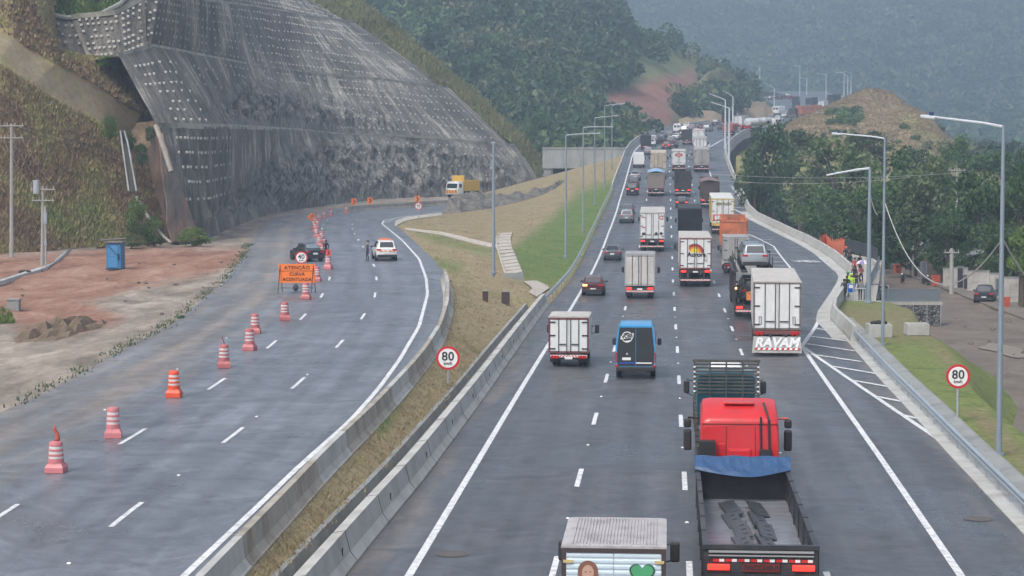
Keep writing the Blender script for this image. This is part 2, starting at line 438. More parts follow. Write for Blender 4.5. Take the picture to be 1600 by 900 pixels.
def mixmat(name, colsA, colsB, scaleA=.3, scaleB=.3, rough=.92, fine=5.0, finev=.35, bump=.6, bdist=.15, stretch=None, edge=.35, nscale=.8, colC=None):
    """two noise ramps mixed by the point attribute k (0 = A, 1 = B), with a ragged edge"""
    m = bpy.data.materials.new(name); m.use_nodes = True
    nt = m.node_tree; nt.nodes.clear(); L = nt.links.new
    out = N(nt, 'ShaderNodeOutputMaterial'); b = N(nt, 'ShaderNodeBsdfPrincipled'); L(b.outputs[0], out.inputs[0])
    tc = N(nt, 'ShaderNodeTexCoord'); src = tc.outputs['Object']
    if stretch:
        mp = N(nt, 'ShaderNodeMapping'); mp.inputs['Scale'].default_value = stretch; L(src, mp.inputs[0]); src = mp.outputs[0]
    def ramp(cols, sc, off):
        n1 = N(nt, 'ShaderNodeTexNoise', Scale=sc, Detail=8.0, Roughness=.65, Distortion=.4)
        ad = N(nt, 'ShaderNodeVectorMath', operation='ADD'); ad.inputs[1].default_value = (off, off, off); L(src, ad.inputs[0]); L(ad.outputs[0], n1.inputs['Vector'])
        rp = N(nt, 'ShaderNodeValToRGB'); el = rp.color_ramp.elements
        while len(el) < len(cols): el.new(.5)
        for i, c in enumerate(cols):
            el[i].position = .34 + .34 * i / max(1, len(cols) - 1); el[i].color = tuple(c) + (1,)
        L(n1.outputs[0], rp.inputs[0]); return rp.outputs[0]
    A = ramp(colsA, scaleA, 0); B = ramp(colsB, scaleB, 31.7)
    at = N(nt, 'ShaderNodeAttribute', attribute_name='k')
    n3 = N(nt, 'ShaderNodeTexNoise', Scale=nscale, Detail=8.0, Roughness=.7); L(tc.outputs['Object'], n3.inputs['Vector'])
    ma = N(nt, 'ShaderNodeMath', operation='ADD'); L(at.outputs['Fac'], ma.inputs[0]); L(n3.outputs[0], ma.inputs[1])
    mr = N(nt, 'ShaderNodeMapRange'); mr.inputs['From Min'].default_value = 1 - edge * .5; mr.inputs['From Max'].default_value = 1 + edge * .5; L(ma.outputs[0], mr.inputs[0])
    mx = N(nt, 'ShaderNodeMix', data_type='RGBA'); L(mr.outputs[0], mx.inputs[0]); L(A, mx.inputs[6]); L(B, mx.inputs[7])
    n2 = N(nt, 'ShaderNodeTexNoise', Scale=fine, Detail=5.0, Roughness=.75); L(src, n2.inputs['Vector'])
    m2 = N(nt, 'ShaderNodeMapRange'); m2.inputs['From Min'].default_value = .25; m2.inputs['From Max'].default_value = .75
    m2.inputs['To Min'].default_value = 1 - finev; m2.inputs['To Max'].default_value = 1 + finev; L(n2.outputs[0], m2.inputs[0])
    vm = N(nt, 'ShaderNodeVectorMath', operation='SCALE'); L(mx.outputs[2], vm.inputs[0]); L(m2.outputs[0], vm.inputs['Scale'])
    L(vm.outputs[0], b.inputs['Base Color']); b.inputs['Roughness'].default_value = rough; b.inputs['Specular IOR Level'].default_value = .25
    bp = N(nt, 'ShaderNodeBump', Strength=bump, Distance=bdist); L(n2.outputs[0], bp.inputs['Height']); L(bp.outputs[0], b.inputs['Normal'])
    return m
def fbm(x, y, z=0.0, o=4): return noise.fractal(Vector((x, y, z)), 1.0, 2.0, o)

# ---------------------------------------------------------------- road sheets
def road_sheet(name, left, right, zf, Y0, Y1, step, mat, ncol=14, ref=None, dust=None, dz=0.0):
    Ys = list(np.arange(Y0, Y1 + .01, step))
    P = []; A = []
    for y in Ys:
        a, b = left(y), right(y)
        for i in range(ncol + 1):
            x = a + (b - a) * i / ncol
            P.append((x, y, zf(y) + dz))
            A.append((x - (ref(y) if ref else 0), y, dust(x, y, a, b) if dust else 0))
    n = ncol + 1
    F = [(k*n+i, k*n+i+1, (k+1)*n+i+1, (k+1)*n+i) for k in range(len(Ys)-1) for i in range(ncol)]
    o = np_object(name, P, F, mat, smooth_=True)
    add_attr(o, 'lane', A)
    return tag(o, kind='structure')
def dust_main(x, y, a, b):
    d = 0.0
    e = min(x - a, (b - x) * .9)
    if e < 2.9: d = .5 * (1 - e / 2.9) if y < 330 else .1
    return d
def dust_left(x, y, a, b):
    # the outermost lane is buried under tan dust, with a worn grey track through it
    w = LDASH_A(y) - 3.2
    if x < w:
        t = w - x
        if t < 1.8: return .58
        if t < 5.2: return .50
        return .56 + .12 * min(2.5, t - 5.2)
    if x < w + 2: return .42
    return 0
main_road = road_sheet('main_road', LB, RB, zR, 14, 1120, 2, ASPH_R, 12, ref=MID, dust=dust_main)
left_road = road_sheet('left_road', LL_edge, LR_edge, zL, 14, 362, 2, ASPH_L, 18, ref=LDASH_B, dust=dust_left)
left_road['kind'] = 'structure'

def strip_pts(P, w, dz, zf, mb, m=0, step=1.0):
    """paint a strip of width w along world polyline P (x,y), lying on zf"""
    Q = []
    for a, b in zip(P[:-1], P[1:]):
        n = max(1, int((Vector(b[:2]) - Vector(a[:2])).length / step))
        for i in range(n): Q.append((a[0] + (b[0]-a[0])*i/n, a[1] + (b[1]-a[1])*i/n))
    Q.append(tuple(P[-1][:2]))
    R = []
    for i, q in enumerate(Q):
        a = Vector(Q[max(0, i-1)]); b = Vector(Q[min(len(Q)-1, i+1)])
        d = (b - a).normalized(); nx = Vector((-d.y, d.x)) * w / 2
        R.append([(q[0]+nx.x, q[1]+nx.y, zf(q[1]+nx.y)+dz), (q[0]-nx.x, q[1]-nx.y, zf(q[1]-nx.y)+dz)])
    mb.grid(R, m)
def curve_line(cv, y0, y1, off=0.0, step=2.0):
    return [(cv(y) + off, y) for y in np.arange(y0, y1 + .01, step)]
def dashes(cv, y_c, y0, y1, off, w, mb, zf, period=16.0, ln=4.0, dz=.012):
    Y = np.arange(y0, y1, .5); X = np.array([cv(y) for y in Y]) + off
    S = np.concatenate([[0], np.cumsum(np.hypot(np.diff(X), np.diff(Y)))])
    s_c = np.interp(y_c, Y, S)
    k0 = int(math.floor((0 - s_c) / period)); k1 = int(math.ceil((S[-1] - s_c) / period))
    for k in range(k0, k1 + 1):
        a = s_c + k * period - ln / 2; b = a + ln
        if a < 0 or b > S[-1]: continue
        pts = [(float(np.interp(s, S, X)), float(np.interp(s, S, Y))) for s in np.linspace(a, b, 4)]
        strip_pts(pts, w, dz, zf, mb)
mk = MB()
strip_pts(curve_line(LLINE, 14, 640), .22, .012, zR, mk)
RL_low = [(1640,1098),(1500,898),(1378,719),(1281,582),(1254,543),(1235,515)]
strip_pts([onR(*p)[:2] for p in RL_low], .22, .012, zR, mk)
strip_pts(curve_line(MID, 132, 470, 2 * LW), .2, .012, zR, mk)
strip_pts([onR(*p)[:2] for p in [(1106.7,231),(1133,216),(1150,209)]], .3, .016, zR, mk)
dashes(MID, 69.1, 16, 640, 0, .17, mk, zR)
dashes(MID, 69.8, 16, 560, -LW, .17, mk, zR)
dashes(MID, 67.7, 16, 560, LW, .17, mk, zR)
mk.build('lane_lines', PAINT, main_road, fixn=False)
mk = MB()
def img_strip(pts, w=.2, dz=.016, on=onR, zf=zR): strip_pts([on(*p)[:2] for p in pts], w, dz, zf, mk)
# bay and gore lines
img_strip([(1147.6,327),(1203,355.5),(1237,372.5),(1265,387),(1301.6,420),(1313,429),(1314,434),(1294,473),(1273.6,512),(1253,541)], .24)
img_strip([(1142.8,290.7),(1152,303),(1161,320)], .16)
for a, b in [((1138,304),(1152,303)),((1140,311),(1155,311)),((1142,318),(1161,319)),((1144,324),(1165,325))]: img_strip([a, b], .45)
img_strip([(1169,366),(1180,370.5),(1209,385),(1236,420)], .2)
for a, b in [((1186,374),(1208,374.5)),((1190,378),(1212,390)),((1196,390),(1214,390.5)),((1198,396),(1219,396.5)),((1203,402),(1224,402.5)),((1208,409),(1228,409.5)),((1212,415.5),(1233,416))][0:1]+[((1196,390),(1214,390.5)),((1198,396),(1219,396.5)),((1203,402),(1224,402.5)),((1208,409),(1228,409.5)),((1212,415.5),(1233,416))]: img_strip([a, b], .35, .02)
img_strip([(1253,541),(1281,561),(1326,592),(1464.6,686)], .22, .02)
for a, b in [((1273.6,513.4),(1298,517)),((1267,526),(1330,534)),((1259.6,537.5),(1337,549)),((1267,554),(1346,565.5)),((1299,572.5),(1370,584.5)),((1330,594.5),(1390,605)),((1369,620),(1409.6,628)),((1410,649),(1435,654.5))]: img_strip([a, b], .3, .024)
mk.build('gore_hatching', PAINT, main_road, fixn=False)
# ONIBUS lettering painted on the bay (seen upside down by nobody: it reads towards the camera)
p = onR(1258, 408)
om = text_mesh('ÔNIBUS', 2.3, PAINT, 'lane_lettering', main_road, (p.x, p.y, zR(p.y) + .03), rot=(0, 0, 0), depth=.001, sx=.42, bold=.03)
bpy.context.view_layer.update()
w = om.dimensions.x
om.scale = (2.4 / (w / .42), 4.2, 1)
mk = MB()
strip_pts(curve_line(LLINE_R, 16, 344), .2, .012, zL, mk)
yA = onL(365, 680).y
dashes(LDASH_B, yA, 16, 300, 0, .16, mk, zL)
yA = onL(208, 682).y
dashes(LDASH_A, yA, 16, 290, 0, .16, mk, zL)
strip_pts([onL(*p)[:2] for p in [(596,349),(620,341),(700,331)]], .15, .013, zL, mk)
mk.build('lane_lines', PAINT, left_road, fixn=False)

# ---------------------------------------------------------------- swept kerbs, barriers, rails
def sweep(cv, zf, y0, y1, prof, step=2.0, off=0.0, mb=None, m=0, jit=0.0):
    """prof: closed (dx,dz) outline swept along the curve"""
    mb = mb or MB(); R = []
    ys = list(np.arange(y0, y1, step)) + [y1]
    for y in ys:
        s = (cv(y + 1) - cv(y - 1)) / 2.0
        nrm = 1 / sqrt(1 + s * s)
        j = jit * (R_.random() - .5)
        R.append([(cv(y) + off + dx * nrm, y - dx * s * nrm, zf(y) + dz * (1 + j)) for dx, dz in prof])
    mb.rings(R, m)
    return mb
class Off:
    def __init__(s, c, o): s.c = c; s.o = o
    def __call__(s, y): return s.c(y) + s.o
JERS = [(-.30, -.1), (-.30, .08), (-.16, .30), (-.09, .85), (.09, .85), (.16, .30), (.30, .08), (.30, -.1)]
# main road, left side: cast barrier nearest the camera
b = sweep(LB, zR, 16, 153, [(-.62, -.2), (-.62, .8), (-.30, .85), (-.16, .30), (.02, .06), (.02, -.2)], 2.0)
cb = b.build('concrete_barrier', CONC_W)
tag(cb, 'long pale cast concrete barrier along the left edge of the busy road', 'barrier')
_rm = [pm('reflector_frame', (.02, .02, .02)), pm('reflector_white', (.8, .8, .8), rough=.3)]
for y in np.arange(36, 150, 9.0):
    x = LB(y) - .19; refl = MB()
    refl.box((x, y, zR(y) + .47), (.03, .16, .2), 0); refl.box((x + .012, y, zR(y) + .47), (.03, .09, .14), 1)
    refl.build('reflector', _rm, cb)
for y in np.arange(31, 150, 6.0):      # cast joints
    x = LB(y); j_ = MB(); j_.prism([(x - .64, .3), (x - .64, .81), (x - .29, .862), (x - .15, .31), (x + .03, .065), (x + .03, .0), (x - .3, .0)], y, y + .035)
    j_.build('joint', pm('joint_dark', (.10, .10, .095), rough=.9), cb)
kb = sweep(LB, zR, 16, 150, [(-1.65, -.4), (-1.65, .30), (-1.45, .32), (-1.38, -.0), (-1.38, -.4)], 3.0)
tag(kb.build('kerb_wall', CONC_G), 'low grey concrete gutter wall between the median grass and the cast barrier', 'kerb')
gb = sweep(LB, zR, 16, 150, [(-1.40, -.4), (-1.40, -.02), (-.60, -.02), (-.60, -.4)], 3.0)
tag(gb.build('gutter', CONC_G), kind='structure')
# bridge parapet, left side
b = sweep(LB, zR, 330, 700, [(-.34, -.8), (-.34, .92), (-.12, .92), (-.04, .3), (.1, .05), (.1, -.8)], 2.0)
tag(b.build('bridge_parapet', CONC_W), 'pale concrete parapet curving along the left edge of the viaduct', 'parapet')
# left road jersey segments
jseg = None
ys = 26.0; k = 0
LBAR = Off(LR_edge, -.34)
while ys < 148:
    y1 = ys + 6.3
    b = sweep(LBAR, zL, ys + .03, y1 - .03, [(-.32, -.05), (-.32, .1), (-.17, .32), (-.1, .86), (.1, .86), (.17, .32), (.30, .14), (.36, .12), (.36, -.05)], 2.1)
    mat = CONC_O if k % 3 else CONC_W
    o = b.build('jersey_barrier', mat)
    tag(o, 'weathered concrete barrier block in the row between the left road and the grass median' if k % 3 else 'paler grey barrier block in the row between the left road and the grass median', 'barrier', 'barrier blocks beside the median' if k % 3 else 'paler barrier blocks beside the median')
    ys = y1; k += 1
# far barrier of the left road, in front of the rock face
fb = MB()
FP = [onL(*p) for p in [(545,331),(570,328.5),(620,325.5),(680,321.5),(735,317.5)]]
for a, c in zip(FP[:-1], FP[1:]):
    n = max(1, int((c - a).length / 5))
    for i in range(n):
        p = a.lerp(c, i / n); q = a.lerp(c, (i + .985) / n); d = (q - p).normalized(); s = Vector((-d.y, d.x, 0))
        fb = MB()
        fb.rings([[tuple(r + s * dx + Vector((0, 0, dz))) for dx, dz in JERS] for r in (p, q)])
        o = fb.build('barrier_block', CONC_O)
        tag(o, 'tan concrete barrier block in the far row below the rock face', 'barrier', 'barrier blocks below the rock face')
fk = MB(); fk.rings([[tuple(p + Vector((-.9 + dx, -1.2, dz))) for dx, dz in [(0, -.1), (.0, .16), (.9, .16), (.9, -.1)]] for p in FP])

# main road right side
def guardrail(cv, zf, y0, y1, name, label, sp=2.0, side=1, post_every=1):
    t = thing(name, label, 'guardrail', (0, 0, 0))
    W = [(0, .42), (.06, .47), (.06, .53), (0, .58), (.06, .63), (.06, .69), (0, .74), (-.03, .74), (.03, .66), (.03, .63), (-.03, .58), (.03, .53), (.03, .50), (-.03, .42)]
    W = [(-side * a, z) for a, z in W]
    sweep(cv, zf, y0, y1, W, 2.0).build('beam', STEEL, t)
    first = None
    for y in np.arange(y0 + .5, y1, sp):
        if first is None:
            m = MB(); m.b2(-.03, .03, -.06, .06, -.2, .72); m.b2(-.07, .02, -.05, .05, .48, .68)
            first = m.mesh('post', STEEL)
        o = bpy.data.objects.new('post', first); link(o, t)
        o.location = (cv(y) + side * .1, y, zf(y))
        if side < 0: o.rotation_euler = (0, 0, pi)
    return t
guardrail(Off(RB, .15), zR, 16, 126, 'guardrail', 'long galvanised guardrail beside the hatched right edge of the busy road', 2.4, 1)
guardrail(Off(LB, -.25), zR, 152, 334, 'guardrail', 'galvanised guardrail on the grassy left edge of the busy road climbing to the viaduct', 4.0, -1)
# pale edge gutter and shotcrete shoulder behind the right guardrail
b = sweep(RB, zR, 16, 124, [(-.25, -.2), (-.25, .03), (.42, .06), (.42, -.2)], 2.0)
tag(b.build('edge_kerb', CONC_W), kind='structure')
b = sweep(RB, zR, 16, 140, [(.42, -.5), (.42, .03), (1.35, .16), (1.5, .1), (1.5, -.5)], 3.0, jit=.5)
tag(b.build('shoulder_apron', CONC_G), kind='structure')
# white parapet by the bay: lower piece (near) and upper piece (far)
WP = Curve([(1330,535),(1326.5,530),(1298,501),(1300,486),(1316,460)], onR, 1)
b = sweep(WP, zR, onR(1330,535).y, onR(1316,461).y, [(-.0, -.6), (-.05, .25), (.12, .95), (.34, .95), (.34, -.6)], 1.5)
tag(b.build('bay_parapet', CONC_W), 'short angled white concrete parapet beside the bus bay hatching', 'parapet')
b = sweep(RB, zR, onR(1326,430).y, onR(1168,330).y, [(-.05, -.8), (-.02, .2), (.14, .92), (.36, .92), (.36, -.8)], 2.0)
pp = b.build('bay_parapet', CONC_W)
tag(pp, 'long white concrete parapet curving along the outer edge of the bus bay', 'parapet')
b = sweep(RB, zR, onR(1168,330).y, 640, [(-.1, -1.2), (-.1, .1), (.02, .35), (.1, .9), (.34, .9), (.5, .1), (.9, -1.2)], 2.0)
tag(b.build('viaduct_parapet', CONC_W), 'pale concrete parapet on the right edge of the viaduct behind the dark trees', 'parapet')
# light gutter strip inside the bay edge
b = sweep(RB, zR, onR(1326,531).y, onR(1170,331).y, [(-1.0, -.2), (-1.0, .02), (-.05, .05), (-.05, -.2)], 2.0)
tag(b.build('bay_gutter', CONC_W), kind='structure')
# viaduct body: deck slab and piers
b = MB()
R = []
for y in np.arange(338, 660, 4):
    R.append([(LB(y) - .3, y, zR(y) - .1), (RB(y) + .7, y, zR(y) - .1), (RB(y) + .2, y, zR(y) - 1.0), (RB(y) - 2.0, y, zR(y) - 2.6), (LB(y) + 2.0, y, zR(y) - 2.6), (LB(y) - .1, y, zR(y) - 1.0)])
b.rings(R)
vd = b.build('viaduct', CONC_G)
tag(vd, 'grey concrete viaduct carrying the busy road above the trees', 'bridge')
for y in (372, 402, 434, 470, 510, 560, 610):
    for x0, x1 in ((RB(y) - 5, RB(y) - .8), (LB(y) + .6, LB(y) + 4)):
        m_ = MB(); m_.b2(x0, x1, y - .7, y + .7, -6, zR(y) - 2.4)
        m_.build('pier', CONC_G, vd)
# ---------------------------------------------------------------- terrain
def resample(row, n):
    """row of world points -> n points evenly by length in x,y,z"""
    P = np.array([tuple(p) for p in row]); d = np.concatenate([[0], np.cumsum(np.linalg.norm(np.diff(P, axis=0), axis=1))])
    t = np.linspace(0, d[-1], n)
    return np.stack([np.interp(t, d, P[:, k]) for k in range(3)], 1)
def resample_u(row, us):
    """row: list of (u,...,point) sampled at image columns"""
    return None
def up(prev, pix, k):
    """next row of a slope: points seen at pix, rising from prev with k metres back per metre up"""
    out = []
    for p, (u, v) in zip(prev, pix):
        a, s = ray(u, v)
        Y = (p[1] + k * (CZ - p[2])) / (1 - k * s)
        out.append(Vector((a * Y, Y, CZ + s * Y)))
    return out
def loft(rows, nrs, nc, disp=None, seed=0.0):
    """rows: key rows (same length lists of points); nrs: subdivisions per band. returns grid of points (R, C, 3)"""
    RR = [np.array([tuple(p) for p in r]) for r in rows]
    nk = RR[0].shape[0]
    t = np.linspace(0, nk - 1, nc)
    RR = [np.stack([np.interp(t, np.arange(nk), r[:, k]) for k in range(3)], 1) for r in RR]
    G = []
    for a, b, n in zip(RR[:-1], RR[1:], nrs):
        for i in range(n): G.append(a + (b - a) * i / n)
    G.append(RR[-1])
    G = np.array(G)
    if disp:
        for i in range(G.shape[0]):
            for j in range(G.shape[1]):
                G[i, j] += disp(G[i, j], i / (G.shape[0] - 1), j / (G.shape[1] - 1))
    return G
def grid_obj(name, G, mat, parent=None, k=None, smooth_=True):
    r, c = G.shape[:2]
    idx = np.arange(r * c).reshape(r, c)
    F = np.stack([idx[:-1, :-1], idx[:-1, 1:], idx[1:, 1:], idx[1:, :-1]], -1).reshape(-1, 4)
    o = np_object(name, G.reshape(-1, 3), F, mat, parent=parent, smooth_=smooth_)
    if k is not None: add_f(o, 'k', k.ravel())
    return o
def proj(p):
    """world point -> photograph pixel"""
    y = p[1]; dz = p[2] - CZ
    f = y * _cp - dz * _sp; up_ = y * _sp + dz * _cp
    return 800 + FPX * p[0] / f, 450 - FPX * up_ / f
def inpoly(x, y, poly):
    ins = False; n = len(poly); j = n - 1
    for i in range(n):
        xi, yi = poly[i]; xj, yj = poly[j]
        if (yi > y) != (yj > y) and x < (xj - xi) * (y - yi) / (yj - yi) + xi: ins = not ins
        j = i
    return ins
def polydist(x, y, poly):
    d = 1e9
    for i in range(len(poly)):
        ax, ay = poly[i]; bx, by = poly[(i + 1) % len(poly)]
        t = max(0, min(1, ((x-ax)*(bx-ax)+(y-ay)*(by-ay)) / ((bx-ax)**2+(by-ay)**2+1e-9)))
        d = min(d, math.hypot(x-ax-t*(bx-ax), y-ay-t*(by-ay)))
    return d
def soft(p, polys, w=10.0):
    """0..1 membership of a ground point in areas surveyed on the photograph"""
    u, v = proj(p); best = 0.0
    for poly in polys:
        d = polydist(u, v, poly); i = inpoly(u, v, poly)
        best = max(best, min(1, .5 + (d if i else -d) / (2 * w)))
    return max(0, best)

# one sheet out to the horizon
SOIL = gmat('valley_soil', [(.10, .085, .06), (.15, .125, .09), (.09, .10, .055)], scale=.02, fine=.6)
g = MB(); g.grid([[(x, y, -7 + (0 if y < 900 else 0)) for x in (-4000, -400, 0, 400, 4000)] for y in (-400, 0, 300, 600, 1200, 6000)])
tag(g.build('ground', SOIL, fixn=False), kind='structure')

# left side: red earth and dusty works track
DIRT = mixmat('works_dirt', [(.16, .135, .11), (.26, .22, .18), (.38, .33, .28)], [(.17, .085, .058), (.27, .15, .105), (.35, .23, .175)], scaleA=.4, scaleB=.3, fine=2.0, finev=.33, stretch=(1, .35, 1), edge=.5, nscale=.3, bump=.5)
red_polys = [[(-200, 400), (0, 400), (230, 384), (400, 388), (395, 402), (330, 428), (210, 452), (120, 480), (0, 500), (-200, 500)], [(20, 470), (130, 470), (200, 500), (120, 520), (20, 515)]]
rows = []; kk = []
for y in np.concatenate([np.arange(20, 120, 2.0), np.arange(120, 300, 1.6), np.arange(300, 470, 5.0)]):
    xe = LL_edge(y) + .6
    r = []; kr = []
    for t in np.concatenate([np.linspace(0, 1, 60) ** 1.5]):
        x = xe - t * 90
        d = xe - x
        h = zL(y) + .03 - .14 * math.exp(-d / .4)
        if d > 1: h += min(1, (d - 1) / 4) * (.16 * fbm(x * .12, y * .05) + .10 * fbm(x * .5, y * .12, 5.0) + .05 * fbm(x * 1.6, y * .5, 9.0))
        if d < 1.6: h += .05 * fbm(x, y * .3)
        # tyre ruts curving round the bend
        if 2 < d < 26: h += -.15 * max(0, sin(d * 1.9 + .8 * fbm(x * .05, y * .02))) ** 4
        p = (x, y, h)
        r.append(p); kr.append(soft(p, red_polys, 15) - .25 * max(0, fbm(x * .06, y * .025, 3.0)))
    rows.append(r); kk.append(kr)
o = grid_obj('dirt_ground', np.array(rows), DIRT, k=np.array(kk)); tag(o, kind='structure')

# grass between the roads
GRASS_M = mixmat('median_grass', [(.24, .185, .105), (.30, .245, .145), (.21, .18, .09)], [(.075, .14, .035), (.12, .18, .05), (.16, .18, .06)], scaleA=.35, scaleB=.35, fine=3.0, finev=.4, edge=.6, nscale=.35, stretch=(1, .8, 1))
green_polys = [[(905, 300), (960, 280), (960, 300), (900, 420), (862, 455), (800, 430), (790, 395), (850, 350)], [(560, 640), (640, 560), (660, 565), (600, 680)], [(655, 364), (700, 372), (778, 394), (760, 396), (680, 376)], [(650, 400), (720, 415), (715, 425), (650, 412)]]
def zmed(x, y):
    a = LR_edge(y) if y < 345 else LR_edge(345) - (y - 345) * .0
    b = LB(y) - 1.2 if y < 151 else LB(y) - .1
    t = min(1, max(0, (x - a) / (b - a)))
    zl, zr = zL(y) - .02, zR(y) - .08
    if y < 160: zl += .1
    g_ = t ** 1.25 if y > 200 else t
    return zl + (zr - zl) * g_ + (.08 * fbm(x * .2, y * .08) if .03 < t < .95 else 0) + .28 * sin(pi * t) * min(1, max(0, (y - 130) / 60))
rows = []; kk = []
for y in np.arange(16, 425, 1.6):
    a = LR_edge(min(y, 345)); b = LB(y) - (1.64 if y < 150 else .05)
    r = []; kr = []
    for i in range(45):
        x = a + (b - a) * i / 44
        p = (x, y, zmed(x, y)); r.append(p); kr.append(soft(p, green_polys, 14))
    rows.append(r); kk.append(kr)
MED = np.array(rows)
tag(grid_obj('median_ground', MED, GRASS_M, k=np.array(kk)), kind='structure')

# right embankment: grass top, slope down to the lower street, street, far bank
def toe(y): return float(np.interp(y, [14, 60, 95, 100.6, 109, 114.6, 123, 132.5, 140, 150, 160], [16, 20, 23.5, 24.5, 26.8, 27.7, 28.9, 29.5, 29.6, 29.3, 28.9]))
def zG(y): return float(np.interp(y, [0, 100, 160, 200, 300, 420, 600, 900], [-2.6, -2.3, -2.0, -2.0, -2.8, -3.8, -4.0, 2.0]))
GRASS_R = mixmat('embankment_grass', [(.115, .155, .045), (.17, .20, .065), (.085, .13, .036)], [(.21, .17, .095), (.17, .165, .075), (.25, .21, .13)], scaleA=.5, scaleB=.5, fine=3.2, finev=.42, edge=.6, nscale=.4)
dry_polys = [[(1310, 478), (1480, 478), (1500, 520), (1440, 535), (1340, 528)], [(1440, 530), (1480, 545), (1520, 600), (1500, 600)], [(1500, 640), (1560, 700), (1600, 740), (1600, 700), (1540, 640)]]
rows = []; kk = []
for y in np.arange(16, 158.6, 1.2):
    a = RB(y) + (1.2 if y < 128 else .3); b = toe(y)
    if b < a + 2: b = a + 2
    brk = .55 if y < 135 else .55 + .4 * min(1, (y - 135) / 15)
    r = []; kr = []
    for i in range(32):
        t = i / 31; x = a + (b - a) * t
        if t < brk: z = zR(y) - .02 - .12 * t
        else:
            s = (t - brk) / (1 - brk); s = s * s * (3 - 2 * s) * .35 + s * .65
            z = zR(y) - .12 + (zG(y) + .05 - zR(y)) * s
        z += .06 * fbm(x * .4, y * .2) if 0 < t < 1 else 0
        p = (x, y, z); r.append(p); kr.append(soft(p, dry_polys, 12))
    rows.append(r); kk.append(kr)
tag(grid_obj('embankment_ground', np.array(rows), GRASS_R, k=np.array(kk)), kind='structure')
STREET = mixmat('wet_street', [(.12, .095, .075), (.16, .13, .105), (.20, .165, .13)], [(.15, .115, .085), (.20, .16, .12), (.11, .09, .07)], scaleA=.3, scaleB=.5, rough=.55, fine=2.5, finev=.3, edge=.5, nscale=.5)
def street_l(y): return float(np.interp(y, [14, 60, 157, 162, 210, 300, 420, 700], [15, 19.5, 32.3, 33, 36.0, 41, 47, 60]))
def street_r(y): return float(np.interp(y, [60, 110, 160, 185, 230, 300, 420, 700], [28, 36, 40.5, 41.5, 44, 49, 55, 68]))
rows = []; kk = []
for y in np.arange(20, 700, 3.0):
    a = min(RB(y) + .5, 60) - 1; r = []; kr = []
    for i in range(60):
        x = a + 1 + (i / 59) ** 1.3 * 160
        z = zG(y) + .12 * fbm(x * .1, y * .1)
        if x > street_r(y): z += min(1.2, (x - street_r(y)) * .07)
        # dirt track rising away below the viaduct
        p = (x, y, z); r.append(p)
        kr.append(0 if street_l(y) < x < street_r(y) else 1)
    rows.append(r); kk.append(kr)
tag(grid_obj('lower_street', np.array(rows), STREET, k=np.array(kk)), kind='structure')
# brown puddle at the street edge
b = MB(); c = onZ(1570, 545, -1.92)
pts = [(c.x + rx * (1 + .25 * sin(3 * a) + .15 * sin(5 * a + 1)) * cos(a), c.y + ry * (1 + .2 * sin(2 * a)) * sin(a), zG(c.y) + .09) for rx, ry in ((1.1, 5.0),) for a in np.linspace(0, 2 * pi, 40, endpoint=False)]
b.add(pts, [tuple(range(40))])
tag(b.build('puddle', pm('puddle_water', (.24, .185, .13), rough=.3, var=.2), fixn=False), kind='structure')

